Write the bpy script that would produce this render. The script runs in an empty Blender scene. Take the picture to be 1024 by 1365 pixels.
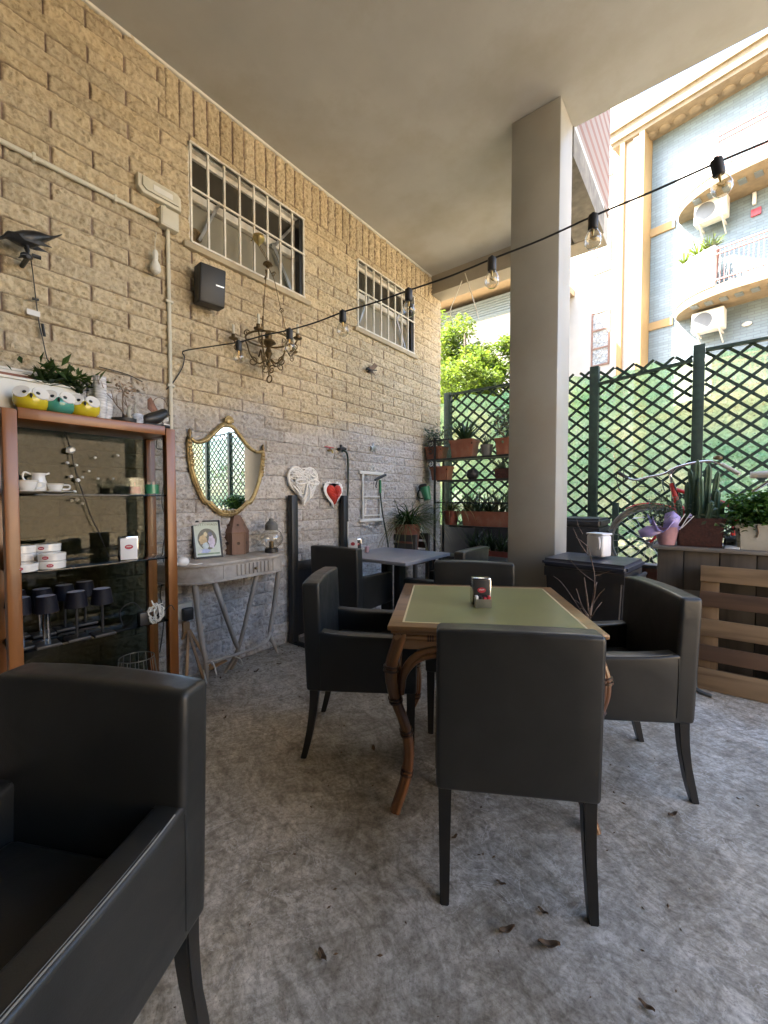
import bpy, bmesh, math, random
import numpy as np
from mathutils import Vector, Matrix, Euler
R = math.radians
PI = math.pi
scene = bpy.context.scene
COL = scene.collection
random.seed(7)
rng = np.random.default_rng(11)

# ------------------------------------------------------------------ camera numbers (measured from the photograph)
FPX, CX, CY = 551.0, 512.0, 682.5
YAW, PITCH, CAMH = R(38.16), R(1.92), 1.25
_F0 = Vector((-math.sin(YAW), math.cos(YAW), 0)); _R = Vector((math.cos(YAW), math.sin(YAW), 0)); _U0 = Vector((0, 0, 1))
_F = _F0 * math.cos(PITCH) - _U0 * math.sin(PITCH)
_U = _U0 * math.cos(PITCH) + _F0 * math.sin(PITCH)
EYE = Vector((0, 0, CAMH))
def ray(x, y):
    return _F + _R * ((x - CX) / FPX) - _U * ((y - CY) / FPX)
def at(x, y, axis, v):
    """point of the plane axis = v seen at pixel (x, y) of the photograph (a measuring aid)"""
    d = ray(x, y)
    return EYE + d * ((v - EYE[axis]) / d[axis])
def deep(x, y, t):
    return EYE + ray(x, y) * t

# ------------------------------------------------------------------ materials
def _new(name):
    m = bpy.data.materials.new(name); m.use_nodes = True
    nt = m.node_tree; nt.nodes.clear()
    out = nt.nodes.new('ShaderNodeOutputMaterial')
    return m, nt, out
def N(nt, kind, **kw):
    n = nt.nodes.new(kind)
    for k, v in kw.items():
        if k.startswith('i_'): n.inputs[k[2:].replace('_', ' ')].default_value = v
        else: setattr(n, k, v)
    return n
def L(nt, a, b): nt.links.new(a, b)
def c4(c): return (c[0], c[1], c[2], 1)
def coords(nt, scale=(1, 1, 1), world=False):
    if world:
        g = N(nt, 'ShaderNodeNewGeometry'); src = g.outputs['Position']
    else:
        g = N(nt, 'ShaderNodeTexCoord'); src = g.outputs['Object']
    mp = N(nt, 'ShaderNodeMapping'); mp.inputs['Scale'].default_value = scale
    L(nt, src, mp.inputs['Vector'])
    return mp.outputs['Vector']
def ramp(nt, fac, stops):
    r = N(nt, 'ShaderNodeValToRGB')
    el = r.color_ramp.elements
    while len(el) < len(stops): el.new(0.5)
    for e, (p, c) in zip(el, stops):
        e.position = p; e.color = c4(c) if len(c) == 3 else c
    L(nt, fac, r.inputs['Fac'])
    return r.outputs['Color']
def noise(nt, vec, scale, detail=4, rough=.55, dist=0):
    n = N(nt, 'ShaderNodeTexNoise'); n.inputs['Scale'].default_value = scale; n.inputs['Detail'].default_value = detail
    n.inputs['Roughness'].default_value = rough; n.inputs['Distortion'].default_value = dist
    L(nt, vec, n.inputs['Vector'])
    return n.outputs['Fac']
def mixc(nt, fac, a, b, mode='MIX'):
    m = N(nt, 'ShaderNodeMix'); m.data_type = 'RGBA'; m.blend_type = mode
    for s, v in (('Factor', fac), ('A', a), ('B', b)):
        sock = [q for q in m.inputs if q.name == s and (q.type == 'RGBA' if s != 'Factor' else q.type == 'VALUE')][0]
        if hasattr(v, 'node'): L(nt, v, sock)
        elif s == 'Factor': sock.default_value = v
        else: sock.default_value = c4(v)
    return [o for o in m.outputs if o.type == 'RGBA'][0]
def mul(c, k): return tuple(min(1, x * k) for x in c)
def mat(name, col, rough=.5, metal=0., var=.25, scale=9, bump=.15, bscale=80, spec=.5, stretch=(1, 1, 1), dirt=None, dscale=3, coat=0, world=False, sheen=0, bdist=.002, rvar=.1):
    m, nt, out = _new(name)
    p = N(nt, 'ShaderNodeBsdfPrincipled')
    v = coords(nt, stretch, world)
    f = noise(nt, v, scale, 5)
    c = ramp(nt, f, [(.3, mul(col, 1 - var)), (.7, mul(col, 1 + var))])
    if dirt:
        d = noise(nt, v, dscale, 6, .65)
        k = ramp(nt, d, [(.48, (0, 0, 0)), (.68, (1, 1, 1))])
        c = mixc(nt, k, c, dirt)
    L(nt, c, p.inputs['Base Color'])
    rr = N(nt, 'ShaderNodeMapRange'); L(nt, f, rr.inputs['Value'])
    rr.inputs['To Min'].default_value = max(0, rough - rvar); rr.inputs['To Max'].default_value = min(1, rough + rvar)
    L(nt, rr.outputs['Result'], p.inputs['Roughness'])
    p.inputs['Metallic'].default_value = metal
    p.inputs['Specular IOR Level'].default_value = spec
    p.inputs['Coat Weight'].default_value = coat
    p.inputs['Sheen Weight'].default_value = sheen
    if bump:
        b = N(nt, 'ShaderNodeBump'); b.inputs['Strength'].default_value = bump; b.inputs['Distance'].default_value = bdist
        L(nt, noise(nt, v, bscale, 3), b.inputs['Height']); L(nt, b.outputs['Normal'], p.inputs['Normal'])
    L(nt, p.outputs['BSDF'], out.inputs['Surface'])
    return m
def wood(name, light, dark, rough=.45, axis=2, grain=26, coat=0, knots=True):
    """streaked along the object's own axis"""
    m, nt, out = _new(name)
    p = N(nt, 'ShaderNodeBsdfPrincipled')
    sc = [1, 1, 1]; sc[axis] = .06
    v = coords(nt, sc)
    f1 = noise(nt, v, grain, 6, .6, .6)
    sc2 = [1, 1, 1]; sc2[axis] = .25
    f2 = noise(nt, coords(nt, sc2), 5, 3)
    c = ramp(nt, f1, [(.25, dark), (.5, mul(light, .85)), (.75, light)])
    c2 = ramp(nt, f2, [(.35, (.62, .6, .58)), (.65, (1, 1, 1))])
    L(nt, mixc(nt, 1.0, c, c2, 'MULTIPLY'), p.inputs['Base Color'])
    p.inputs['Roughness'].default_value = rough
    p.inputs['Coat Weight'].default_value = coat
    b = N(nt, 'ShaderNodeBump'); b.inputs['Strength'].default_value = .25; b.inputs['Distance'].default_value = .002
    L(nt, f1, b.inputs['Height']); L(nt, b.outputs['Normal'], p.inputs['Normal'])
    L(nt, p.outputs['BSDF'], out.inputs['Surface'])
    return m
def glass(name, tint=(.95, .97, .96), refl=1.0, rough=0.0):
    m, nt, out = _new(name)
    t = N(nt, 'ShaderNodeBsdfTransparent'); t.inputs['Color'].default_value = c4(tint)
    g = N(nt, 'ShaderNodeBsdfGlossy'); g.inputs['Roughness'].default_value = rough
    fr = N(nt, 'ShaderNodeLayerWeight'); fr.inputs['Blend'].default_value = .5      # facing, the same from both sides
    pw = N(nt, 'ShaderNodeMath', operation='POWER'); pw.inputs[1].default_value = 4.0; L(nt, fr.outputs['Facing'], pw.inputs[0])
    k = N(nt, 'ShaderNodeMath', operation='MULTIPLY_ADD'); k.inputs[1].default_value = .75 * refl; k.inputs[2].default_value = .035 * refl; k.use_clamp = True
    L(nt, pw.outputs[0], k.inputs[0])
    mx = N(nt, 'ShaderNodeMixShader'); L(nt, k.outputs[0], mx.inputs['Fac']); L(nt, t.outputs[0], mx.inputs[1]); L(nt, g.outputs[0], mx.inputs[2])
    L(nt, mx.outputs[0], out.inputs['Surface'])
    return m
def leafmat(name, a, b, tr=.45, rough=.45, scale=3):
    m, nt, out = _new(name)
    f = noise(nt, coords(nt), scale, 4)
    c = ramp(nt, f, [(.32, a), (.68, b)])
    p = N(nt, 'ShaderNodeBsdfPrincipled'); p.inputs['Roughness'].default_value = rough
    t = N(nt, 'ShaderNodeBsdfTranslucent')
    L(nt, c, p.inputs['Base Color']); L(nt, mixc(nt, 1.0, c, (1.0, 1.0, .55), 'MULTIPLY'), t.inputs['Color'])
    mx = N(nt, 'ShaderNodeMixShader'); mx.inputs['Fac'].default_value = tr
    L(nt, p.outputs[0], mx.inputs[1]); L(nt, t.outputs[0], mx.inputs[2]); L(nt, mx.outputs[0], out.inputs['Surface'])
    return m

# ------------------------------------------------------------------ mesh building
class B:
    def __init__(s, M=None):
        s.bm = bmesh.new(); s.M = M or Matrix()
    def _m(s, M): return s.M @ M if M is not None else s.M
    def box(s, lo, hi, r=0, seg=2, M=None):
        lo, hi = Vector(lo), Vector(hi)
        T = s._m(M) @ Matrix.Translation((lo + hi) / 2) @ Matrix.Diagonal((*(hi - lo), 1))
        t = bmesh.new(); bmesh.ops.create_cube(t, size=1, matrix=Matrix.Diagonal((*(hi - lo), 1)))
        if r: bmesh.ops.bevel(t, geom=t.edges[:], offset=r, segments=seg, profile=.5, affect='EDGES')
        s._add(t, s._m(M) @ Matrix.Translation((lo + hi) / 2)); return s
    def _add(s, t, T):
        mp = {}
        for v in t.verts: mp[v] = s.bm.verts.new(T @ v.co)
        for f in t.faces:
            try: s.bm.faces.new([mp[v] for v in f.verts])
            except ValueError: pass
        t.free()
    def cbox(s, c, size, r=0, M=None, seg=2):
        c = Vector(c); h = Vector(size) / 2
        return s.box(c - h, c + h, r, seg, M)
    def bar(s, p0, p1, w, h, up=(0, 0, 1), r=0):
        """a straight bar of section w x h from p0 to p1"""
        p0, p1 = Vector(p0), Vector(p1); z = (p1 - p0); ln = z.length; z.normalize()
        x = Vector(up).cross(z)
        if x.length < 1e-4: x = Vector((1, 0, 0)).cross(z)
        x.normalize(); y = z.cross(x)
        Mx = Matrix((x, y, z)).transposed().to_4x4(); Mx.translation = (p0 + p1) / 2
        return s.cbox((0, 0, 0), (w, h, ln), r, Mx)
    def cyl(s, p0, p1, r0, r1=None, n=14, caps=True):
        return s.tube([p0, p1], [r0, r0 if r1 is None else r1], n, False, caps)
    def tube(s, pts, r, n=8, closed=False, caps=True):
        pts = [Vector(p) for p in pts]; k = len(pts)
        rr = r if isinstance(r, (list, tuple)) else [r] * k
        rings = []; ref = None
        for i, p in enumerate(pts):
            if closed: d = pts[(i + 1) % k] - pts[i - 1]
            else: d = pts[min(i + 1, k - 1)] - pts[max(i - 1, 0)]
            if d.length < 1e-9: d = Vector((0, 0, 1))
            d.normalize()
            if ref is None:
                ref = Vector((0, 0, 1)) if abs(d.z) < .9 else Vector((1, 0, 0))
            x = ref - d * ref.dot(d)
            if x.length < 1e-5: x = Vector((1, 0, 0)) - d * d.x
            x.normalize(); ref = x; y = d.cross(x)
            rings.append([s.bm.verts.new(s.M @ (p + (x * math.cos(a) + y * math.sin(a)) * rr[i])) for a in [2 * PI * j / n for j in range(n)]])
        for i in range(k if closed else k - 1):
            a, b = rings[i], rings[(i + 1) % k]
            for j in range(n):
                try: s.bm.faces.new((a[j], a[(j + 1) % n], b[(j + 1) % n], b[j]))
                except ValueError: pass
        if caps and not closed:
            s.bm.faces.new(rings[0][::-1]); s.bm.faces.new(rings[-1])
        return s
    def lathe(s, prof, n=24, M=None, cap=True):
        T = s._m(M); rings = []
        for r, z in prof:
            rings.append([s.bm.verts.new(T @ Vector((max(r, 1e-4) * math.cos(2 * PI * j / n), max(r, 1e-4) * math.sin(2 * PI * j / n), z))) for j in range(n)])
        for a, b in zip(rings, rings[1:]):
            for j in range(n): s.bm.faces.new((a[j], a[(j + 1) % n], b[(j + 1) % n], b[j]))
        if cap:
            s.bm.faces.new(rings[0][::-1]); s.bm.faces.new(rings[-1])
        return s
    def ball(s, c, r, u=14, v=9, M=None):
        rad = Vector(r) if not isinstance(r, (int, float)) else Vector((r, r, r))
        t = bmesh.new(); bmesh.ops.create_uvsphere(t, u_segments=u, v_segments=v, radius=1)
        s._add(t, s._m(M) @ Matrix.Translation(Vector(c)) @ Matrix.Diagonal((*rad, 1))); return s
    def prism(s, outline, depth, M=None, r=0, z0=0):
        """outline in local XY, extruded from z0 to z0+depth"""
        t = bmesh.new()
        a = [t.verts.new((x, y, z0)) for x, y in outline]; b = [t.verts.new((x, y, z0 + depth)) for x, y in outline]
        n = len(outline)
        t.faces.new(a[::-1]); top = t.faces.new(b)
        for i in range(n): t.faces.new((a[i], a[(i + 1) % n], b[(i + 1) % n], b[i]))
        bmesh.ops.recalc_face_normals(t, faces=t.faces[:])
        if r:
            bmesh.ops.bevel(t, geom=[e for f in t.faces if len(f.verts) == n and n > 4 for e in f.edges], offset=r, segments=2, profile=.5, affect='EDGES')
        s._add(t, s._m(M)); return s
    def quad(s, a, b, c, d):
        s.bm.faces.new([s.bm.verts.new(s.M @ Vector(p)) for p in (a, b, c, d)]); return s
    def poly(s, pts):
        s.bm.faces.new([s.bm.verts.new(s.M @ Vector(p)) for p in pts]); return s
    def done(s, name, m, parent=None, label=None, angle=29, loc=None):
        bmesh.ops.recalc_face_normals(s.bm, faces=s.bm.faces[:])
        me = bpy.data.meshes.new(name); s.bm.to_mesh(me); s.bm.free()
        return _link(name, me, m, parent, label, angle, loc)
def _link(name, me, m, parent=None, label=None, angle=29, loc=None):
    if angle:
        me.shade_smooth(); me.set_sharp_from_angle(angle=R(angle))
    for q in (m if isinstance(m, (list, tuple)) else [m]): me.materials.append(q)
    o = bpy.data.objects.new(name, me); COL.objects.link(o)
    if parent: o.parent = parent
    if label: o['label'] = label
    if loc: o.location = loc
    return o
def raw(name, verts, faces, m, parent=None, angle=0, label=None):
    me = bpy.data.meshes.new(name); me.from_pydata([tuple(v) for v in verts], [], faces); me.update()
    return _link(name, me, m, parent, label, angle)
def tag(o, label, cat, group=None, kind=None):
    if label: o['label'] = label
    if cat: o['category'] = cat
    if group: o['group'] = group
    if kind: o['kind'] = kind
    return o
def thing(name, label, cat, loc=(0, 0, 0), rotz=0, group=None):
    o = bpy.data.objects.new(name, None); COL.objects.link(o); o.empty_display_size = .1
    o.location = loc; o.rotation_euler = (0, 0, rotz)
    return tag(o, label, cat, group)
def struct(o): o['kind'] = 'structure'; return o
def copy_tree(o, parent=None):
    c = o.copy(); COL.objects.link(c)
    if parent: c.parent = parent
    for ch in list(o.children): copy_tree(ch, c)
    return c
def dup(o, loc, rotz=None, label=None, group=None):
    c = copy_tree(o); c.location = loc
    if rotz is not None: c.rotation_euler = (0, 0, rotz)
    if label: c['label'] = label
    if group: c['group'] = group
    return c
def text_mesh(name, body, size, m, parent, M, depth=.0006, align='CENTER'):
    cu = bpy.data.curves.new(name, 'FONT'); cu.body = body; cu.size = size; cu.extrude = depth; cu.align_x = align; cu.align_y = 'CENTER'
    t = bpy.data.objects.new(name, cu); COL.objects.link(t)
    bpy.context.view_layer.update()
    me = bpy.data.meshes.new_from_object(t.evaluated_get(bpy.context.evaluated_depsgraph_get()))
    bpy.data.objects.remove(t)
    me.transform(M)
    return _link(name, me, m, parent, None, 0)
def yz(x=0, y=0, z=0):
    """frame for something on the block wall: local X runs along +Y, local Y up, local Z out of the wall (+X)"""
    Mx = Matrix(((0, 0, 1), (1, 0, 0), (0, 1, 0))).to_4x4(); Mx.translation = (x, y, z)
    return Mx
def curve(pts, n=8):
    """Catmull-Rom through pts"""
    P = [Vector(p) for p in pts]; P = [P[0] * 2 - P[1]] + P + [P[-1] * 2 - P[-2]]
    out = []
    for i in range(1, len(P) - 2):
        a, b, c, d = P[i - 1:i + 3]
        for k in range(n):
            t = k / n
            out.append(.5 * ((2 * b) + (c - a) * t + (2 * a - 5 * b + 4 * c - d) * t * t + (3 * b - a - 3 * c + d) * t ** 3))
    out.append(P[-2]); return out
def leaf_cloud(name, spots, m, size, parent=None, aspect=.5, droop=0, seed=1, spread=1.0):
    """many small folded leaf faces, one at each spot"""
    g = np.random.default_rng(seed); P = np.array([tuple(p) for p in spots], float); n = len(P)
    a = g.uniform(0, 2 * PI, n); e = g.uniform(-.6, .9, n) * spread - droop
    ax = np.stack([np.cos(a) * np.cos(e), np.sin(a) * np.cos(e), np.sin(e)], 1)
    up = g.normal(size=(n, 3)) * .5 + np.array([0, 0, 1.])
    sd = np.cross(ax, up); sd /= np.linalg.norm(sd, axis=1)[:, None] + 1e-9
    nn = np.cross(sd, ax)
    ln = size * g.uniform(.6, 1.35, n)[:, None]; w = ln * aspect * .5
    v0 = P; v1 = P + ax * ln * .45 + sd * w + nn * w * .35; v2 = P + ax * ln - nn * ln * .12; v3 = P + ax * ln * .45 - sd * w + nn * w * .35
    V = np.stack([v0, v1, v2, v3], 1).reshape(-1, 3)
    i = np.arange(n)[:, None] * 4
    F = np.concatenate([i + [0, 1, 2], i + [0, 2, 3]], 1).reshape(-1, 3)
    return raw(name, V.tolist(), F.tolist(), m, parent)
def blades(name, base, n, length, m, parent, width=.012, arch=.6, seed=1, up=.8, seg=6, jit=.02, stiff=False):
    """long narrow leaves arching out of one base"""
    g = random.Random(seed); V = []; F = []
    for k in range(n):
        a = g.uniform(0, 2 * PI); ln = length * g.uniform(.55, 1.1); el = up + g.uniform(-.35, .35)
        d = Vector((math.cos(a), math.sin(a), 0)); sd = Vector((-d.y, d.x, 0))
        p = Vector(base) + Vector((g.uniform(-jit, jit), g.uniform(-jit, jit), 0)); w = width * g.uniform(.7, 1.2)
        i0 = len(V)
        for j in range(seg + 1):
            t = j / seg
            ww = w * (1 - t) ** .6 * (1 if t > .05 else .8) + .0006
            V += [p + sd * ww * .5 + Vector((0, 0, ww * .2)), p, p - sd * ww * .5 + Vector((0, 0, ww * .2))]
            e = el - arch * t * (1.2 if not stiff else .4)
            p = p + (d * math.cos(e) + Vector((0, 0, math.sin(e)))) * ln / seg
        for j in range(seg):
            q = i0 + j * 3
            F += [(q, q + 1, q + 4, q + 3), (q + 1, q + 2, q + 5, q + 4)]
    return raw(name, V, F, m, parent, 60)
# ================================================================== MATERIALS
WX = -2.86                      # plane of the block wall
CZ = 4.09                       # ceiling height
M = {}
def floor_mat():
    m, nt, out = _new('worn_concrete'); p = N(nt, 'ShaderNodeBsdfPrincipled'); v = coords(nt, world=True)
    big = noise(nt, v, 1.0, 5, .6, .3); mid = noise(nt, v, 9, 10, .74, .5); fine = noise(nt, v, 70, 5, .75); blot = noise(nt, v, 3.4, 7, .7, .6)
    c = ramp(nt, mid, [(.30, (.40, .375, .335)), (.43, (.65, .63, .585)), (.56, (.79, .77, .73)), (.76, (.88, .865, .835))])
    c = mixc(nt, 1.0, c, ramp(nt, big, [(.36, (.58, .55, .50)), (.62, (1, 1, 1))]), 'MULTIPLY')
    c = mixc(nt, 1.0, c, ramp(nt, blot, [(.36, (.74, .72, .69)), (.52, (1, 1, 1))]), 'MULTIPLY')
    c = mixc(nt, 1.0, c, ramp(nt, fine, [(.34, (.60, .58, .56)), (.54, (1, 1, 1))]), 'MULTIPLY')
    med = noise(nt, v, 24, 6, .72, .8); c = mixc(nt, 1.0, c, ramp(nt, med, [(.36, (.68, .66, .63)), (.52, (1, 1, 1))]), 'MULTIPLY')
    warm = ramp(nt, noise(nt, v, .8, 4, .6, .6), [(.42, (0, 0, 0)), (.62, (.6, .6, .6))]); c = mixc(nt, warm, c, mixc(nt, 1.0, c, (1.0, .89, .72), 'MULTIPLY'))
    for k, (sc, rot, den) in enumerate((((1, .14, 1), .5, 40), ((1, .2, 1), -.9, 30), ((1, .12, 1), 1.6, 60))):      # drag and scrape marks in several directions
        g = N(nt, 'ShaderNodeNewGeometry'); mp = N(nt, 'ShaderNodeMapping'); mp.inputs['Rotation'].default_value = (0, 0, rot); mp2 = N(nt, 'ShaderNodeMapping'); mp2.inputs['Scale'].default_value = sc
        wn = N(nt, 'ShaderNodeTexNoise'); wn.inputs['Scale'].default_value = 1.7 + k; wn.inputs['Detail'].default_value = 2; L(nt, g.outputs['Position'], wn.inputs['Vector'])
        vm = N(nt, 'ShaderNodeVectorMath', operation='MULTIPLY_ADD'); vm.inputs[1].default_value = (.3, .3, 0); L(nt, wn.outputs['Color'], vm.inputs[0]); L(nt, g.outputs['Position'], vm.inputs[2])
        L(nt, vm.outputs[0], mp.inputs['Vector']); L(nt, mp.outputs[0], mp2.inputs['Vector'])
        st = noise(nt, mp2.outputs[0], den, 5, .62, .6)
        c = mixc(nt, 1.0, c, ramp(nt, st, [(.36, (.74, .725, .70)), (.56, (1, 1, 1))]), 'MULTIPLY')
    def vein(scale, width, det, seed):           # thin wandering lines where a noise crosses its middle value
        mp3 = N(nt, 'ShaderNodeMapping'); mp3.inputs['Location'].default_value = (seed, seed * 2, 0); L(nt, v, mp3.inputs['Vector'])
        q = noise(nt, mp3.outputs[0], scale, det, .62, .8); a1 = N(nt, 'ShaderNodeMath', operation='SUBTRACT'); a1.inputs[1].default_value = .5; L(nt, q, a1.inputs[0])
        a2 = N(nt, 'ShaderNodeMath', operation='ABSOLUTE'); L(nt, a1.outputs[0], a2.inputs[0]); return ramp(nt, a2.outputs[0], [(width * .3, (1, 1, 1)), (width, (0, 0, 0))])
    for sc, wd, det, seed, colr, amt in ((5, .010, 8, 1, (.20, .175, .145), .5), (9, .013, 7, 5, (.17, .15, .13), .45), (7, .012, 8, 9, (.88, .86, .82), .4), (14, .02, 6, 13, (.24, .21, .18), .35)):
        msk = ramp(nt, noise(nt, v, sc * .22 + seed * .05, 3), [(.46, (0, 0, 0)), (.60, (amt, amt, amt))])
        c = mixc(nt, mixc(nt, 1.0, vein(sc, wd, det, seed), msk, 'MULTIPLY'), c, colr)
    pit = ramp(nt, noise(nt, v, 150, 3, .6), [(.635, (0, 0, 0)), (.68, (.75, .75, .75))]); c = mixc(nt, pit, c, (.13, .115, .10))
    for sc, lo in ((11, .07), (4.5, .055)):
        vo = N(nt, 'ShaderNodeTexVoronoi'); vo.inputs['Scale'].default_value = sc; L(nt, v, vo.inputs['Vector'])
        k = ramp(nt, vo.outputs['Distance'], [(lo * .5, (1, 1, 1)), (lo * 1.8, (0, 0, 0))])
        sp = ramp(nt, noise(nt, v, sc * .31, 3), [(.52, (0, 0, 0)), (.62, (.7, .7, .7))])
        c = mixc(nt, mixc(nt, 1.0, k, sp, 'MULTIPLY'), c, (.10, .088, .075))
    L(nt, c, p.inputs['Base Color'])
    L(nt, ramp(nt, blot, [(.3, (.40, .40, .40)), (.7, (.62, .62, .62))]), p.inputs['Roughness'])
    b = N(nt, 'ShaderNodeBump'); b.inputs['Strength'].default_value = .3; b.inputs['Distance'].default_value = .004
    s = N(nt, 'ShaderNodeMath', operation='ADD'); L(nt, mid, s.inputs[0]); L(nt, fine, s.inputs[1])
    L(nt, s.outputs[0], b.inputs['Height']); L(nt, b.outputs['Normal'], p.inputs['Normal'])
    L(nt, p.outputs[0], out.inputs['Surface']); return m
def block_mat():
    m, nt, out = _new('split_face_block'); p = N(nt, 'ShaderNodeBsdfPrincipled')
    a = N(nt, 'ShaderNodeAttribute'); a.attribute_name = 'tone'
    v = coords(nt, world=True)
    c = mixc(nt, 1.0, a.outputs['Color'], ramp(nt, noise(nt, v, 38, 5, .7), [(.30, (.50, .46, .42)), (.47, (.86, .84, .82)), (.66, (1, 1, 1))]), 'MULTIPLY')
    c = mixc(nt, 1.0, c, ramp(nt, noise(nt, v, 1.6, 5), [(.3, (.84, .82, .8)), (.7, (1, 1, 1))]), 'MULTIPLY')
    L(nt, c, p.inputs['Base Color']); p.inputs['Roughness'].default_value = .9
    b = N(nt, 'ShaderNodeBump'); b.inputs['Strength'].default_value = 1; b.inputs['Distance'].default_value = .012
    L(nt, noise(nt, v, 60, 6, .75), b.inputs['Height']); L(nt, b.outputs['Normal'], p.inputs['Normal'])
    L(nt, p.outputs[0], out.inputs['Surface']); return m
def tile_mat(name, col, grout, w, h, rough=.35, squash=1.0):
    m, nt, out = _new(name); p = N(nt, 'ShaderNodeBsdfPrincipled')
    br = N(nt, 'ShaderNodeTexBrick'); g = N(nt, 'ShaderNodeTexCoord'); mp = N(nt, 'ShaderNodeMapping')
    mp.inputs['Rotation'].default_value = (R(90), 0, 0); L(nt, g.outputs['Object'], mp.inputs['Vector']); L(nt, mp.outputs[0], br.inputs['Vector'])
    br.inputs['Color1'].default_value = c4(mul(col, .88)); br.inputs['Color2'].default_value = c4(mul(col, 1.1)); br.inputs['Mortar'].default_value = c4(grout)
    br.inputs['Scale'].default_value = 1; br.inputs['Brick Width'].default_value = w; br.inputs['Row Height'].default_value = h; br.inputs['Mortar Size'].default_value = h * .09
    L(nt, br.outputs['Color'], p.inputs['Base Color']); p.inputs['Roughness'].default_value = rough
    b = N(nt, 'ShaderNodeBump', invert=True); b.inputs['Strength'].default_value = .5; b.inputs['Distance'].default_value = .006
    L(nt, br.outputs['Fac'], b.inputs['Height']); L(nt, b.outputs['Normal'], p.inputs['Normal'])
    L(nt, p.outputs[0], out.inputs['Surface']); return m
def leather_mat():
    m, nt, out = _new('charcoal_leather'); p = N(nt, 'ShaderNodeBsdfPrincipled'); v = coords(nt)
    c = ramp(nt, noise(nt, v, 7, 4), [(.3, (.018, .0185, .0176)), (.7, (.025, .0257, .0244))])
    L(nt, c, p.inputs['Base Color'])
    L(nt, ramp(nt, noise(nt, v, 14, 5), [(.3, (.30, .30, .30)), (.7, (.44, .44, .44))]), p.inputs['Roughness'])
    p.inputs['Specular IOR Level'].default_value = .42
    vo = N(nt, 'ShaderNodeTexVoronoi'); vo.inputs['Scale'].default_value = 330; L(nt, v, vo.inputs['Vector'])
    b1 = N(nt, 'ShaderNodeBump'); b1.inputs['Strength'].default_value = .12; b1.inputs['Distance'].default_value = .001; L(nt, vo.outputs['Distance'], b1.inputs['Height'])
    b2 = N(nt, 'ShaderNodeBump'); b2.inputs['Strength'].default_value = .35; b2.inputs['Distance'].default_value = .012
    L(nt, noise(nt, v, 5, 3, .5, .5), b2.inputs['Height']); L(nt, b1.outputs['Normal'], b2.inputs['Normal']); L(nt, b2.outputs['Normal'], p.inputs['Normal'])
    L(nt, p.outputs[0], out.inputs['Surface']); return m
def net_mat():
    m, nt, out = _new('green_net'); v = coords(nt, world=True)
    f = noise(nt, v, 1.3, 4, .6, .5); g = noise(nt, v, 34, 5, .7)
    c = ramp(nt, f, [(.34, (.20, .43, .24)), (.50, (.38, .56, .31)), (.66, (.70, .72, .40))])
    c = mixc(nt, 1.0, c, ramp(nt, g, [(.35, (.62, .66, .62)), (.6, (1, 1, 1))]), 'MULTIPLY')
    d = N(nt, 'ShaderNodeBsdfDiffuse'); t = N(nt, 'ShaderNodeBsdfTranslucent'); tr = N(nt, 'ShaderNodeBsdfTransparent')
    b = N(nt, 'ShaderNodeBump'); b.inputs['Strength'].default_value = 1; b.inputs['Distance'].default_value = .03
    L(nt, noise(nt, v, 22, 4, .6), b.inputs['Height']); L(nt, b.outputs['Normal'], d.inputs['Normal']); L(nt, b.outputs['Normal'], t.inputs['Normal'])
    L(nt, c, d.inputs['Color']); L(nt, c, t.inputs['Color'])
    m1 = N(nt, 'ShaderNodeMixShader'); m1.inputs[0].default_value = .8; L(nt, d.outputs[0], m1.inputs[1]); L(nt, t.outputs[0], m1.inputs[2])
    m2 = N(nt, 'ShaderNodeMixShader'); L(nt, m1.outputs[0], m2.inputs[1]); L(nt, tr.outputs[0], m2.inputs[2])
    L(nt, ramp(nt, noise(nt, v, 48, 3, .6), [(.56, (.12, .12, .12)), (.72, (.75, .75, .75))]), m2.inputs[0])
    L(nt, m2.outputs[0], out.inputs['Surface']); return m

M['floor'] = floor_mat(); M['block'] = block_mat(); M['leather'] = leather_mat(); M['net'] = net_mat()
M['ceil'] = mat('painted_ceiling', (.50, .497, .48), .8, var=.07, scale=2.5, bump=.2, bscale=140, dirt=(.43, .415, .37), dscale=1.2, world=True)
M['column'] = mat('painted_column', (.345, .345, .322), .5, var=.10, scale=2.2, bump=.2, bscale=70, dirt=(.34, .32, .28), dscale=1.7)
M['beam'] = mat('painted_beam', (.33, .30, .25), .7, var=.1, scale=4, bump=.12)
M['plaster'] = mat('plaster', (.42, .39, .33), .85, var=.1, scale=3, bump=.2, world=True)
M['whitewall'] = mat('sunlit_white_render', (.56, .54, .50), .85, var=.05, scale=2, bump=.2)
M['orange'] = mat('ochre_render', (.31, .205, .09), .8, var=.08, scale=3)
M['cornice'] = mat('cornice_render', (.20, .158, .10), .8, var=.2, scale=5, bump=.4)
M['bluetile'] = tile_mat('grey_blue_tile', (.165, .205, .21), (.12, .145, .155), .30, .085)
M['pinkbrick'] = tile_mat('pink_brick', (.23, .125, .092), (.27, .22, .19), .25, .07, .8)
M['roughcon'] = mat('rough_concrete', (.33, .31, .28), .9, var=.25, scale=14, bump=.6, bscale=60)
M['white'] = mat('white_paint', (.70, .69, .64), .42, var=.06, scale=9, bump=.1)
M['whitemetal'] = mat('white_painted_bars', (.78, .76, .70), .45, var=.12, scale=15, bump=.08, dirt=(.62, .55, .44), dscale=6)
M['cream'] = mat('cream_plastic', (.60, .57, .47), .4, var=.05, scale=6, bump=.05)
M['black'] = mat('black_metal', (.018, .018, .019), .42, .0, var=.2, scale=12, bump=.08)
M['blackplastic'] = mat('black_plastic', (.02, .02, .022), .5, var=.15, scale=12, bump=.15, bscale=260)
M['legwood'] = mat('ebonised_wood', (.012, .011, .010), .33, var=.25, scale=14, bump=.12)
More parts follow.
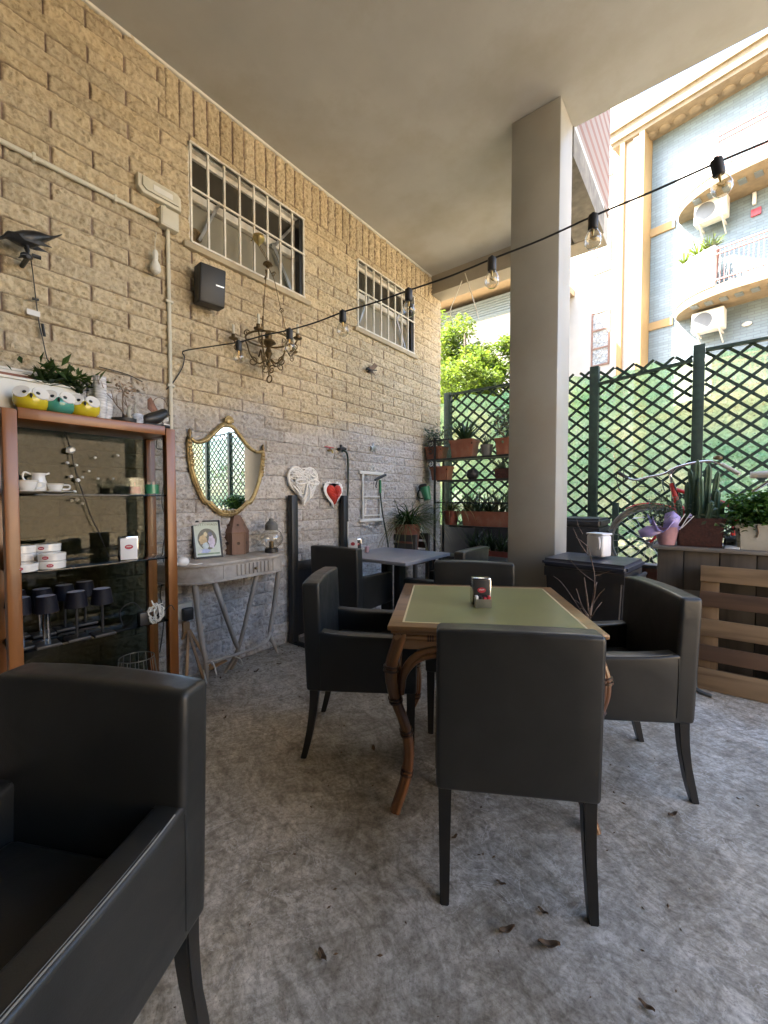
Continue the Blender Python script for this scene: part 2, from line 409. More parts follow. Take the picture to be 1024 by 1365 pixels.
M['chrome'] = mat('chrome', (.72, .72, .72), .14, 1.0, var=.06, scale=9, bump=.02)
M['steel'] = mat('galvanised', (.45, .45, .44), .35, 1.0, var=.15, scale=18, bump=.05)
M['bronze'] = mat('aged_bronze', (.16, .115, .06), .38, .85, var=.45, scale=30, bump=.3, bscale=120)
M['brass'] = mat('brass', (.52, .40, .17), .3, .9, var=.2, scale=20, bump=.1)
M['gold'] = mat('gilt_wood', (.40, .30, .135), .42, .55, var=.3, scale=25, bump=.3, bscale=90, dirt=(.16, .10, .04), dscale=20)
M['mirror'] = mat('mirror_glass', (.90, .92, .90), 0, 1.0, var=.01, bump=0, rvar=0)
M['teak'] = wood('reddish_teak', (.34, .122, .024), (.19, .06, .012), .35, 2, 22, .15)
M['teakx'] = wood('reddish_teak_across', (.32, .112, .024), (.17, .053, .012), .35, 1, 22, .15)
M['bamboo'] = wood('lacquered_rattan', (.21, .088, .028), (.075, .028, .01), .28, 2, 18, .3)
M['bamboox'] = wood('lacquered_rattan_rail', (.36, .18, .065), (.16, .07, .025), .28, 0, 18, .3)
M['node'] = mat('dark_binding', (.05, .022, .01), .35, var=.3, scale=40, bump=.3)
M['inlay'] = mat('pale_inlay', (.62, .50, .28), .35, var=.1)
M['greenleather'] = mat('olive_leather_inset', (.20, .193, .066), .33, rvar=.03, var=.12, scale=4, bump=.12, bscale=190, spec=.6, dirt=(.205, .192, .07), dscale=5)
M['pale'] = wood('whitewashed_wood', (.58, .53, .47), (.36, .32, .275), .6, 0, 20)
M['palez'] = wood('whitewashed_wood_leg', (.56, .51, .45), (.34, .30, .255), .6, 2, 20)
M['copper'] = wood('weathered_red_wood', (.27, .15, .10), (.13, .07, .05), .55, 2, 20)
M['easel'] = wood('beech', (.52, .30, .13), (.33, .17, .07), .5, 2, 18)
M['pallet'] = wood('pallet_pine', (.36, .245, .14), (.14, .085, .042), .75, 0, 14)
M['palletdark'] = wood('pallet_pine_dark', (.15, .085, .05), (.06, .034, .02), .75, 0, 14)
M['palletz'] = wood('pallet_pine_upright', (.25, .16, .085), (.11, .065, .032), .75, 2, 14)
M['greyplank'] = wood('grey_weathered_plank', (.135, .115, .095), (.06, .05, .042), .8, 2, 12)
M['greytop'] = wood('grey_weathered_top', (.33, .30, .27), (.18, .16, .14), .75, 0, 12)
M['fence'] = mat('dark_green_stain', (.016, .036, .026), .6, var=.35, scale=18, bump=.4, bscale=60)
M['terra'] = mat('terracotta_plastic', (.27, .095, .055), .55, var=.2, scale=8, bump=.1, dirt=(.28, .15, .10), dscale=9)
M['terradark'] = mat('brown_red_plastic', (.22, .055, .04), .5, var=.2, scale=8, bump=.1)
M['soil'] = mat('potting_soil', (.05, .035, .024), .95, var=.4, scale=40, bump=.8, bscale=60, bdist=.01)
M['greyplastic'] = mat('grey_pot_plastic', (.12, .125, .125), .5, var=.1)
M['wicker'] = mat('dark_red_wicker', (.05, .015, .011), .5, var=.5, scale=60, bump=.8, bscale=90, bdist=.006)
M['stone'] = mat('pale_planter', (.44, .42, .36), .75, var=.14, scale=12, bump=.25, dirt=(.30, .28, .22), dscale=6)
M['greytable'] = mat('grey_laminate', (.25, .25, .275), .32, var=.06, scale=5, bump=.03)
M['red'] = mat('red_paint', (.42, .022, .022), .35, var=.12, coat=.3)
M['redfelt'] = mat('red_felt', (.52, .035, .02), .8, var=.2, scale=50, bump=.5, bscale=120, sheen=.3)
M['redlogo'] = mat('red_print', (.42, .03, .05), .5, var=.08, bump=0)
M['paper'] = mat('white_paper', (.74, .74, .74), .7, var=.03, bump=.05)
M['porcelain'] = mat('glazed_porcelain', (.76, .75, .72), .14, var=.03, bump=0, coat=.5)
M['yellow'] = mat('yellow_glaze', (.62, .50, .03), .2, var=.08, bump=.03, coat=.4)
M['teal'] = mat('teal_glaze', (.07, .30, .23), .2, var=.08, bump=.03, coat=.4)
M['tyre'] = mat('tyre_rubber', (.16, .145, .12), .75, var=.3, scale=25, bump=.3)
M['cane'] = mat('white_wicker', (.84, .835, .82), .7, var=.06, scale=40, bump=.4)
M['purple'] = mat('lilac_wrap', (.42, .34, .66), .3, var=.15, scale=12, bump=.3, bscale=25, spec=.6)
M['pinkwrap'] = mat('pink_wrap', (.52, .30, .34), .35, var=.2, scale=12, bump=.3, bscale=25)
M['jug'] = mat('white_jug_plastic', (.72, .74, .78), .38, var=.03, bump=.05)
M['hosegreen'] = mat('dark_green_hose', (.012, .03, .02), .4, var=.2)
M['spraygreen'] = mat('green_plastic', (.04, .22, .10), .4, var=.15)
M['twig'] = mat('dry_twig', (.17, .12, .085), .85, var=.35, scale=40, bump=.4)
M['deadleaf'] = mat('dead_leaf', (.12, .07, .035), .8, var=.4, scale=30, bump=.4)
M['glass'] = glass('clear_glass'); M['bulbglass'] = glass('bulb_glass', (.95, .94, .90), 3.2, .03)
M['darkglass'] = glass('smoked_glass', (.40, .41, .33), .5)
M['shelfglass'] = glass('smoked_shelf_glass', (.16, .18, .18), 1.3)
def cup_mat():
    m, nt, out = _new('clear_cup_plastic'); t = N(nt, 'ShaderNodeBsdfTransparent'); p = N(nt, 'ShaderNodeBsdfPrincipled'); p.inputs['Base Color'].default_value = (.84, .85, .88, 1); p.inputs['Roughness'].default_value = .2
    mx = N(nt, 'ShaderNodeMixShader'); L(nt, t.outputs[0], mx.inputs[1]); L(nt, p.outputs[0], mx.inputs[2])
    L(nt, ramp(nt, noise(nt, coords(nt, (1, 1, 6)), 20, 2), [(.35, (.42, .42, .42)), (.65, (.78, .78, .78))]), mx.inputs[0]); L(nt, mx.outputs[0], out.inputs['Surface']); return m
M['cupplastic'] = cup_mat()
M['panedark'] = mat('dark_pane', (.05, .046, .038), .08, var=.1, bump=0, spec=.35)
M['panegrey'] = mat('frosted_pane', (.24, .225, .18), .3, var=.12, scale=3, bump=.03)
M['leafbright'] = leafmat('sunlit_leaf', (.085, .145, .022), (.20, .26, .055), .5)
M['leafmid'] = leafmat('mid_leaf', (.035, .075, .018), (.08, .14, .035), .35)
M['leafdark'] = leafmat('dark_leaf', (.018, .04, .015), (.045, .08, .028), .25)
M['leafgrey'] = leafmat('grey_green_leaf', (.06, .085, .055), (.14, .17, .11), .25)
M['leafstraw'] = leafmat('straw_leaf', (.10, .11, .035), (.26, .24, .12), .3)
M['leafpars'] = leafmat('fresh_green_leaf', (.035, .10, .015), (.10, .20, .04), .35)
M['cactus'] = mat('cactus_skin', (.045, .085, .045), .6, var=.25, scale=30, bump=.5, bscale=90)
M['bark'] = mat('bark', (.10, .075, .05), .95, var=.4, scale=20, bump=.9, bscale=30, bdist=.02)

# ================================================================== GROUND, FLOOR
b = B(); b.quad((-60, -60, -.05), (60, -60, -.05), (60, 60, -.05), (-60, 60, -.05))
struct(b.done('ground', mat('pale_paving', (.52, .42, .28), .9, var=.2, scale=1.5, bump=.3, world=True)))
b = B(); b.quad((-2.95, -3.2, 0), (3.4, -3.2, 0), (3.4, 5.16, 0), (-2.95, 5.16, 0))
struct(b.done('floor', M['floor']))
b = B(); b.box((3.0, -3.45, 0), (3.2, .1, CZ + .3)); tag(b.done('light_block_wall', mat('dark_plaster_side', (.16, .15, .13), .8, var=.1, world=True)), 'unseen plastered wall added on the right to block light from the rear', 'wall')  # unseen wall added to cut fill light from the right rear
b = B(); b.prism([(-2.98, -3.2), (3.0, -3.2), (3.0, 3.47), (-.87, 3.47), (-.87, 4.62), (-2.98, 4.62)], .05, Matrix.Translation((0, 0, CZ)))
struct(b.done('ceiling', M['ceil']))
# a thin painted bead where ceiling meets the blocks
b = B(); b.box((WX - .01, -3, CZ - .022), (WX + .022, 4.6, CZ - .001), .006)
tag(b.done('ceiling_trim', M['white']), 'thin white bead running along the top of the block wall under the ceiling', 'trim')

# ================================================================== BLOCK WALL (split-face blocks as real relief)
def vnoise(ny, nz, sy, sz, g):
    """smooth value noise on a grid, cell size sy x sz samples"""
    gy, gz = int(ny / sy) + 3, int(nz / sz) + 3
    q = g.random((gy, gz)); y = np.arange(ny) / sy; z = np.arange(nz) / sz
    iy, iz = y.astype(int), z.astype(int); fy = (y - iy)[:, None]; fz = (z - iz)[None, :]
    fy = fy * fy * (3 - 2 * fy); fz = fz * fz * (3 - 2 * fz)
    a = q[np.ix_(iy, iz)]; b_ = q[np.ix_(iy + 1, iz)]; c = q[np.ix_(iy, iz + 1)]; d = q[np.ix_(iy + 1, iz + 1)]
    return (a * (1 - fy) + b_ * fy) * (1 - fz) + (c * (1 - fy) + d * fy) * fz
WIN = [(1.46, 2.49, 3.005, 3.70), (3.18, 4.22, 2.985, 3.68)]
WEND = 4.86
def block_wall():
    st = .0072; y = np.arange(-1.5, WEND + st / 2, st); z = np.linspace(0, CZ + .02, int((CZ + .02) / st) + 1)
    ny, nz = len(y), len(z); Y, Z = np.meshgrid(y, z, indexing='ij')
    ch, bl, mo = .0965, .392, .0055
    row = np.floor((3.75 - Z) / ch); dz = (3.75 - Z) - row * ch
    off = np.where(row % 2 == 0, .683, .683 + bl / 2) + .012 * np.sin(row * 12.9) + .006
    cell = np.floor((Y - off) / bl); dy = (Y - off) - cell * bl
    sol = (Z > 3.75) & (Y > 1.31)
    sw = .0985
    cell = np.where(sol, np.floor((Y - 1.31) / sw) + 500, cell); dy = np.where(sol, (Y - 1.31) % sw, dy)
    row = np.where(sol, 900, row); dz = np.where(sol, Z - 3.75, dz); hh = np.where(sol, CZ + .02 - 3.75, ch); ww = np.where(sol, sw, bl)
    ev = np.minimum(dy, ww - dy); eh = np.minimum(dz, np.where(sol, .3, hh - dz)); e = np.minimum(ev, eh)
    k = np.minimum(np.clip((ev - .0026) / .005, 0, 1), np.clip((eh - .0006) / .0048, 0, 1)); calm = .3 + .7 * np.clip(e / .02, 0, 1)
    h1 = np.sin(cell * 127.1 + row * 311.7) * 43758.5453; h1 = h1 - np.floor(h1)
    h2 = np.sin(cell * 269.5 + row * 183.3) * 43758.5453; h2 = h2 - np.floor(h2)
    g = np.random.default_rng(3)
    n = (vnoise(ny, nz, 8, 5.5, g) - .5) * .009 + (vnoise(ny, nz, 3.4, 2.8, g) - .5) * .020 + (vnoise(ny, nz, 1.8, 1.6, g) - .5) * .022
    pill = np.clip(e / .03, 0, 1) ** .5 * .005
    rel = k * (.012 + n * calm * .8 + pill + (h1 - .5) * .004) - .006
    X = WX - .004 + rel
    low = np.clip((2.06 + (vnoise(ny, nz, 60, 30, g) - .5) * .22 - Z) / .22, 0, 1)
    up_b = np.stack([np.full_like(Z, .74), np.full_like(Z, .635), np.full_like(Z, .445)], -1)
    lo_b = np.array([.63, .61, .59]); up_m = np.array([.30, .215, .19]); lo_m = np.array([.68, .66, .64])  # lower courses: paler mortar, with cool skylight also mixed into the block colour
    tone = (.91 + .18 * h2)[..., None]; warm = (h1 - .5)[..., None] * np.array([.02, 0, -.03])
    br = (up_b * (1 - low[..., None]) + lo_b * low[..., None]) * tone + warm
    um = np.where((ev < eh)[..., None], np.array([.27, .19, .175]), np.array([.45, .36, .275]))
    mr = um * (1 - low[..., None]) + lo_m * low[..., None]
    # a few light mortar smears on the upper joints
    sm = np.clip((vnoise(ny, nz, 26, 16, g) - .72) * 6, 0, 1)[..., None]
    mr = mr * (1 - sm * .6) + np.array([.34, .25, .2]) * sm * .6
    c = br * k[..., None] + mr * (1 - k[..., None])
    V = np.stack([X, Y, Z], -1).reshape(-1, 3)
    i = np.arange(ny - 1)[:, None] * nz + np.arange(nz - 1)[None, :]
    yc = (Y[:-1, :-1] + Y[1:, 1:]) / 2; zc = (Z[:-1, :-1] + Z[1:, 1:]) / 2
    keep = np.ones_like(yc, bool)
    for (a, b2, c2, d) in WIN: keep &= ~((yc > a) & (yc < b2) & (zc > c2) & (zc < d))
    i = i[keep]
    F = np.stack([i, i + nz, i + nz + 1, i + 1], -1).reshape(-1, 4)
    me = bpy.data.meshes.new('blocks')
    me.vertices.add(len(V)); me.vertices.foreach_set('co', V.ravel())
    me.loops.add(F.size); me.loops.foreach_set('vertex_index', F.ravel().astype(np.int32))
    me.polygons.add(len(F)); me.polygons.foreach_set('loop_start', np.arange(0, F.size, 4, dtype=np.int32))
    me.update(); me.validate()
    at_ = me.color_attributes.new('tone', 'FLOAT_COLOR', 'POINT')
    at_.data.foreach_set('color', np.concatenate([c.reshape(-1, 3), np.ones((len(V), 1))], 1).ravel())
    return me
wall = thing('block_wall', 'tall wall of rough split-face beige blocks with a course of upright blocks on top', 'wall', (0, 0, 0))
me = block_wall(); o = _link('blocks', me, M['block'], wall, None, 60)
b = B()      # solid core behind the blocks, leaving the window holes, and the wall's free end
core = WX - .03
ys = [-3.2, WIN[0][0], WIN[0][1], WIN[1][0], WIN[1][1], WEND]
for k in range(5):
    if k in (1, 3):
        w = WIN[0 if k == 1 else 1]
        b.box((core - .22, ys[k], 0), (core, ys[k + 1], w[2] - .002)); b.box((core - .22, ys[k], w[3] + .002), (core, ys[k + 1], CZ))
    else: b.box((core - .22, ys[k], 0), (core, ys[k + 1], CZ))
b.box((core, WEND - .06, 0), (WX - .006, WEND - .002, CZ - .03)); b.box((core, -3.2, 0), (WX, -1.5, CZ))
b.done('wall_core', M['plaster'], wall)
def grille_window(w, seed):
    y0, y1, z0, z1 = w; mid = z0 + (z1 - z0) * .56
    b = B(); t = .035
    xr0, xr1 = core - .24, core - .001
    # lining of the opening and the frame
    for (lo, hi) in (((xr0, y0, z0), (xr1, y0 + .012, z1)), ((xr0, y1 - .012, z0), (xr1, y1, z1)), ((xr0, y0 + .012, z1 - .012), (xr1, y1 - .012, z1)), ((xr0, y0 + .012, z0), (xr1, y1 - .012, z0 + .012))): b.box(lo, hi)
    xf = WX - .055
    for (lo, hi) in (((xf - .05, y0 + .013, z0 + .013), (xf, y0 + .05, z1 - .013)), ((xf - .05, y1 - .05, z0 + .013), (xf, y1 - .013, z1 - .013)), ((xf - .048, y0 + .05, z1 - .05), (xf - .002, y1 - .05, z1 - .013)), ((xf - .048, y0 + .05, z0 + .013), (xf - .002, y1 - .05, z0 + .045)), ((xf - .048, y0 + .05, mid - .03), (xf - .002, y1 - .05, mid + .025))): b.box(lo, hi, .004)
    fr = b.done('window_frame', M['whitemetal'], wall)
    b = B(); b.box((xf - .03, y0 + .05, mid + .025), (xf - .022, y1 - .05, z1 - .05)); b.done('upper_pane', M['panedark'], fr)
    b = B(); b.quad((xf - .026, y0 + .05, z0 + .045), (xf - .026, y1 - .05, z0 + .045), (xf - .05, y1 - .05, mid - .03), (xf - .05, y0 + .05, mid - .03)); b.done('lower_pane', M['panegrey'], fr)
    b = B()
    b.bar((xf + .01, y0 + .26, mid + .05), (xf + .005, y0 + .1, z0 + .09), .012, .02); b.bar((xf + .012, y1 - .08, z1 - .08), (xf + .005, y1 - .3, mid - .06), .012, .02)
    b.bar((xf + .008, y1 - .3, mid - .02), (xf + .002, y1 - .1, z0 + .07), .014, .03)
    b.done('window_stay', M['steel'], fr)
    # black reveal to the right
    b = B(); b.box((xf + .002, y1 - .052, z0 + .02), (xf + .06, y1 - .018, z1 - .02)); b.done('sash_edge', M['black'], fr)
    g = B(); r = .0075; xg = WX + .012
    for q in range(9):
        yy = y0 + .012 + (y1 - y0 - .024) * q / 8
        g.bar((xg, yy, z0 + .012), (xg, yy, z1 - .012), .013, .015)
    for zz in (z0 + .012, mid - .01, z1 - .012): g.bar((xg + .010, y0 + .005, zz), (xg + .010, y1 - .005, zz), .012, .013)
    g.done('grille', M['whitemetal'], fr)
    b = B(); b.box((WX - .1, y0 - .05, z0 - .045), (WX + .04, y1 + .05, z0 - .002), .006); b.done('sill', mat('stone_sill', (.44, .37, .26), .8, var=.15), fr)
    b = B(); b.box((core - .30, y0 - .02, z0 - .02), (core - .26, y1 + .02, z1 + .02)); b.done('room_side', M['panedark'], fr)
    return fr
fr1 = grille_window(WIN[0], 1); grille_window(WIN[1], 2)
b = B(); pp = at(262, 313, 0, WX - .06); b.tube([(WX - .074, pp.y + .045 * math.cos(a), pp.z + .045 * math.sin(a)) for a in [2 * PI * i / 20 for i in range(20)]], .006, 6, True)
b.lathe([(.042, 0), (.042, .004)], 20, yz(WX - .077, pp.y, pp.z)); b.done('round_vent', M['bronze'], fr1)

# ================================================================== COLUMN, BEAMS, BUILDING ABOVE
b = B(); b.box((-1.235, 3.135, 0), (-.875, 3.45, CZ - .001), .012, 2)
col = b.done('column', M['column']); tag(col, 'square painted concrete column standing behind the green-topped table', 'column')
b = B(); b.box((-2.97, 4.621, 3.86), (-.88, 4.86, CZ + .049))
tag(b.done('edge_beam', M['beam']), 'beige concrete beam dropping below the ceiling edge from the column to the wall corner', 'beam')
b = B(); b.box((-1.14, 3.452, 3.865), (-.869, 4.619, CZ - .001)); tag(b.done('edge_beam', mat('stained_concrete', (.20, .185, .16), .85, var=.3, scale=12, bump=.5, dirt=(.13, .12, .10), dscale=4)), 'rough grey concrete beam running from the column under the pink brick wall', 'beam')
up = thing('upper_building', 'tall building above the terrace with pink brick side wall beside the column', 'building', (0, 0, 0))
b = B(); b.box((-3.2, -6, CZ + .052), (1.0, 3.43, 9.6)); b.box((-9, -6, -.04), (-3.42, 3.43, 9.6)); b.box((1.002, -3.2, CZ + .052), (2.99, 3.465, CZ + .32))
b.done('upper_walls', M['plaster'], up)
b = B(); b.box((-3.2, 3.432, CZ + .052), (-.872, 4.87, 9.6)); b.done('brick_wall', M['pinkbrick'], up)
b = B(); b.box((-3.2, -3.45, 0), (3.0, -3.21, CZ - .002)); tag(b.done('back_wall', mat('dark_plaster', (.13, .12, .105), .8, var=.1, world=True)), 'plain plastered wall closing the terrace behind the viewer', 'wall')

# ================================================================== RAISED BED AND FENCE
b = B(); b.box((-1.6, 4.38, 0.001), (3.4, 5.16, .50), .01); b.box((-3.6, 5.165, -.04), (6.0, 5.42, .47), .01)
struct(b.done('raised_bed', M['roughcon']))
FY = 5.2
px = [-2.93, -1.97, -1.045, -.105, .87, 1.85, 2.83, 3.8, 4.78, 5.76]
for i, x in enumerate(px):
    b = B(); b.box((x - .047, FY - .045, .47), (x + .047, FY + .045, 2.735 + (.03 if i % 2 else 0)), .006)
    lab = {0: 'dark green fence post at the end beside the block wall corner', 1: 'dark green fence post hidden mostly behind the concrete column', 2: 'dark green fence post just right of the concrete column above the black bin', 3: 'dark green fence post rising behind the cactus and bicycle handlebar', 4: 'dark green fence post beyond the parsley planter to the right'}.get(i, 'dark green fence post further along the trellis to the right')
    tag(b.done('fence_post', M['fence']), lab, 'fence post', 'posts of the trellis fence')
def lattice(x0, x1, z0, z1, pitch, label, rail, rail_z, ragged):
    t = thing('trellis', label, 'trellis', ((x0 + x1) / 2, FY, 0), 0, 'trellis panels of the fence')
    w = (x1 - x0) / 2; sw = .027
    b = B()
    for s, yy in ((1, -.006), (-1, .006)):
        k = -60
        while k < 60:
            c = k * pitch; k += 1      # line  z - z0 = s*x*1.05 + c, clipped to the panel
            sl = .84
            pts = []
            xa, xb = -w, w
            za, zb = s * sl * xa + c, s * sl * xb + c
            lo, hi = 0, z1 - z0 + (rng.uniform(-.012, .014) if ragged else 0)
            def clip(xa, xb):
                q = []
                for zz in (lo, hi):
                    xx = (zz - c) / (s * sl)
                    q.append(xx)
                a, b_ = min(q), max(q)
                return max(xa, a), min(xb, b_)
            xa, xb = clip(xa, xb)
            if xb - xa < .02: continue
            j = rng.uniform(-.004, .004)
            b.bar((xa, yy, z0 + s * sl * xa + c + j), (xb, yy, z0 + s * sl * xb + c + j), .009, sw, (0, 1, 0)) if False else b.bar((xa, yy, z0 + s * sl * xa + c + j), (xb, yy, z0 + s * sl * xb + c + j), sw, .010, (0, 1, 0))
    b.done('lattice', M['fence'], t)
    if rail:
        b = B()
        za, zb = rail_z
        b.bar((-w, -.026, za), (w, -.026, zb), .028, .05, (0, 1, 0)); b.done('rail', M['fence'], t)
        b = B(); b.bar((-w, -.026, z0 + .02), (w, -.026, z0 + .02), .028, .045, (0, 1, 0)); b.done('rail', M['fence'], t)
    return t
lattice(-2.88, -2.02, .52, 2.70, .152, 'trellis panel behind the flower pot shelves in the corner', True, (2.70, 2.70), False)
lattice(-1.92, -1.095, .52, 2.70, .152, 'trellis panel half hidden behind the concrete column', False, (0, 0), True)
lattice(-.995, -.155, .52, 2.69, .150, 'trellis panel with a crooked top rail behind the bicycle wheel', True, (2.53, 2.62), True)
lattice(-.055, .82, .52, 2.70, .150, 'trellis panel to the right of the cactus behind the bicycle', True, (2.70, 2.715), False)
lattice(.92, 1.80, .52, 2.70, .150, 'trellis panel beyond the parsley planter', True, (2.70, 2.70), False)
lattice(1.90, 2.78, .52, 2.70, .150, 'trellis panel second beyond the parsley planter', True, (2.70, 2.70), False)
lattice(2.88, 3.75, .52, 2.70, .150, 'trellis panel third beyond the parsley planter', True, (2.70, 2.70), False)
lattice(3.88, 4.73, .52, 2.70, .150, 'trellis panel fourth beyond the parsley planter', True, (2.70, 2.70), False)
lattice(4.83, 5.71, .52, 2.70, .150, 'trellis panel at the far right end of the fence', True, (2.70, 2.70), False)
for k, (xx, z1, lab) in enumerate([(-.80, 1.20, 'short dark green stake standing beside the bicycle wheel'), (-.27, 1.34, 'short dark green stake standing behind the cactus')]):
    b = B(); b.box((xx - .03, FY - .12, .50), (xx + .03, FY - .06, z1), .004); tag(b.done('stake', M['fence']), lab, 'stake')
# green net behind the trellis
V = []; F = []; nx, nz_ = 120, 30
for i in range(nx + 1):
    for j in range(nz_ + 1):
        x = -3.35 + 9.2 * i / nx; z = .42 + (2.23) * j / nz_
        V.append((x, FY + .07 + .02 * math.sin(x * 7 + z * 3) * math.sin(z * 5 + x), z + (.03 * math.sin(x * 9) + .02 * math.sin(x * 23) if j == nz_ else 0)))
for i in range(nx):
    for j in range(nz_): F.append((i * (nz_ + 1) + j, (i + 1) * (nz_ + 1) + j, (i + 1) * (nz_ + 1) + j + 1, i * (nz_ + 1) + j + 1))
tag(raw('privacy_net', V, F, M['net'], None, 60), 'pale green privacy net stretched behind the trellis fence', 'net')

# ================================================================== BUILDINGS AND TREES BEYOND
FM = Matrix(((.978, .208, 0), (-.208, .978, 0), (0, 0, 1))).to_4x4(); FM.translation = (-.7, 16.4, 0)   # local x along the facade, y into it
ap = thing('apartment_building', 'sunlit apartment building with ochre fins and round-ended balconies beyond the fence', 'building', (0, 0, 0))
ap.matrix_world = FM
b = B(); b.box((-9, .02, -.04), (-1.78, 9, 15.8)); b.done('white_wall', M['whitewall'], ap)
b = B(); b.box((-1.03, 0, -.04), (9, 9, 13.4)); b.box((-1.77, .3, -.04), (-1.032, 9, 13.4)); b.done('tiled_wall', M['bluetile'], ap)
b = B(); b.box((-1.77, -.72, -.04), (-1.63, .28, 13.07)); b.box((-1.19, -.72, -.04), (-1.035, -.002, 13.07)); b.done('fin', M['orange'], ap)
b = B(); b.box((-1.625, -.58, -.04), (-1.195, .28, 13.07)); b.done('recess', mat('pinkish_render', (.46, .38, .32), .85, var=.06), ap)
b = B(); b.box((-1.40, -.64, -.04), (-1.20, -.583, 13.06)); b.done('fin', M['whitewall'], ap, 'white fin between the two ochre ones')
for z in (9.94, 6.86, 3.8): b = B(); b.box((-1.03, -.06, z), (-.34, -.003, z + .25)); b.done('band', M['orange'], ap)
b = B(); b.box((-2.0, -.72, 13.08), (9, .5, 13.2)); b.box((-2.06, -.80, 13.2), (9, .5, 13.5)); b.box((-2.12, -.88, 13.5), (9, .5, 13.62))
for k in range(24): b.lathe([(.001, 0), (.10, 0), (.16, .03), (.17, .07)], 16, Matrix.Translation((-1.0 + k * .40, -.30, 13.01)))
b.done('cornice', M['cornice'], ap)
for z0 in (12.75, 9.45, 6.1, 2.8):
    b = B(); x0, x1, z1 = -2.92, -2.28, z0 + 1.98
    for lo, hi in (((x0, -.03, z0), (x0 + .05, .015, z1)), ((x1 - .05, -.03, z0), (x1, .015, z1)), ((x0 + .05, -.03, z1 - .05), (x1 - .05, .015, z1)), ((x0 + .05, -.03, z0), (x1 - .05, .015, z0 + .06)), ((x0 + .05, -.028, z0 + .62), (x1 - .05, .014, z0 + .67)), ((x0 + .05, -.028, z0 + 1.28), (x1 - .05, .014, z0 + 1.33))): b.box(lo, hi)
    w = b.done('window_frame', mat('brown_frame', (.28, .17, .13), .6), ap)
    b = B(); b.quad((x0 + .05, .01, z0 + .05), (x1 - .05, .01, z0 + .05), (x1 - .05, .01, z1 - .05), (x0 + .05, .01, z1 - .05))
    b.done('pane', mat('leaded_pane', (.42, .46, .48), .25, var=.6, scale=14, bump=.4, bscale=12, bdist=.02), w)
    b = B()
    for zc in (z0 + .34, z0 + .97, z0 + 1.63):
        for s in (-1, 1):
            for c in range(3): b.bar((x0 + .06, -.005, zc + s * (.26 - c * .26)), (x1 - .06, -.005, zc - s * (.26 + c * .02)), .012, .012, (0, 1, 0))
    b.done('ornate_grille', M['whitewall'], w)
def ell(u0, u1, dep, grow=0, n=26):
    return [(u0 - grow + (u1 - u0 + grow) * (1 - math.cos(t)), -(dep + grow) * math.sin(t)) for t in [PI / 2 * i / n for i in range(n + 1)]]
for bi, zs in enumerate((6.92, 9.98, 3.87)):
    b = B(); o_ = ell(-.22, 1.5, 1.35) + [(8.5, -1.35), (8.5, -.003)]
    b.prism([(-.20, -.003)] + o_[1:], .26, Matrix.Translation((0, 0, zs))); sl = b.done('balcony_slab', M['cornice'], ap)
    b = B(); oo = ell(-.24, 1.5, 1.38)[1:22]; ii = ell(-.14, 1.5, 1.27)[1:22]
    b.prism(oo + ii[::-1], 1.1, Matrix.Translation((0, 0, zs + .262))); b.done('parapet', M['whitewall'], sl)
    b = B(); xr = oo[-1][0] + .02
    for k in range(60): b.cyl((xr + .1 * k, -1.3, zs + .27), (xr + .1 * k, -1.3, zs + 1.24), .009, None, 6)
    for z in (zs + .4, zs + 1.24, zs + 1.1): b.bar((xr - .03, -1.3, z), (8.4, -1.3, z), .04, .035)
    b.done('railing', mat('rusty_red_rail', (.33, .14, .12), .6), sl)
    if bi < 2:
        b = B()
        for k in range(9): b.box((.35 + k * .34, -.98, zs - .035), (.52 + k * .34, -.72, zs - .002))
        b.done('soffit_slot', M['bluetile'], sl)
for z0 in (9.35, 6.15):
    b = B(); b.box((.30, -.62, z0 + .08), (1.08, -.24, z0 + .66), .03); a = b.done('air_conditioner', M['white'], ap)
    b = B(); b.lathe([(.235, 0), (.235, .012), (.05, .02)], 26, Matrix.Translation((.58, -.622, z0 + .37)) @ Matrix.Rotation(R(90), 4, 'X')); b.done('fan_grille', M['greyplastic'], a)
    for xx in (.42, .96): b = B(); b.bar((xx, -.55, z0 + .06), (xx, -.003, z0 + .06), .04, .04); b.bar((xx, -.5, z0 + .045), (xx, -.01, z0 - .22), .03, .03); b.done('bracket', M['white'], a)
b = B(); b.box((1.52, -.06, 9.3), (1.74, -.003, 9.5), .01); b.done('red_box', mat('faded_red', (.42, .07, .09), .5), ap)
b = B(); b.box((1.55, -.1, 9.62), (1.63, -.003, 9.95), .01); b.done('lamp_bracket', M['white'], ap)
b = B(); b.ball((1.5, -.04, 6.30), (.12, .06, .07)); b.done('wall_lamp', M['white'], ap)
for x0 in (2.3, 5.2):
    for z0 in (7.2, 10.26, 4.1):
        b = B(); b.box((x0, -.06, z0), (x0 + 1.3, -.004, z0 + 2.15), .02); d = b.done('balcony_door', mat('russet_shutter', (.34, .17, .10), .6), ap)
        b = B()
        for k in range(24): b.box((x0 + .08, -.075, z0 + .1 + k * .084), (x0 + 1.22, -.062, z0 + .15 + k * .084))
        b.done('shutter_slat', mat('russet_slat', (.30, .15, .09), .6), d)
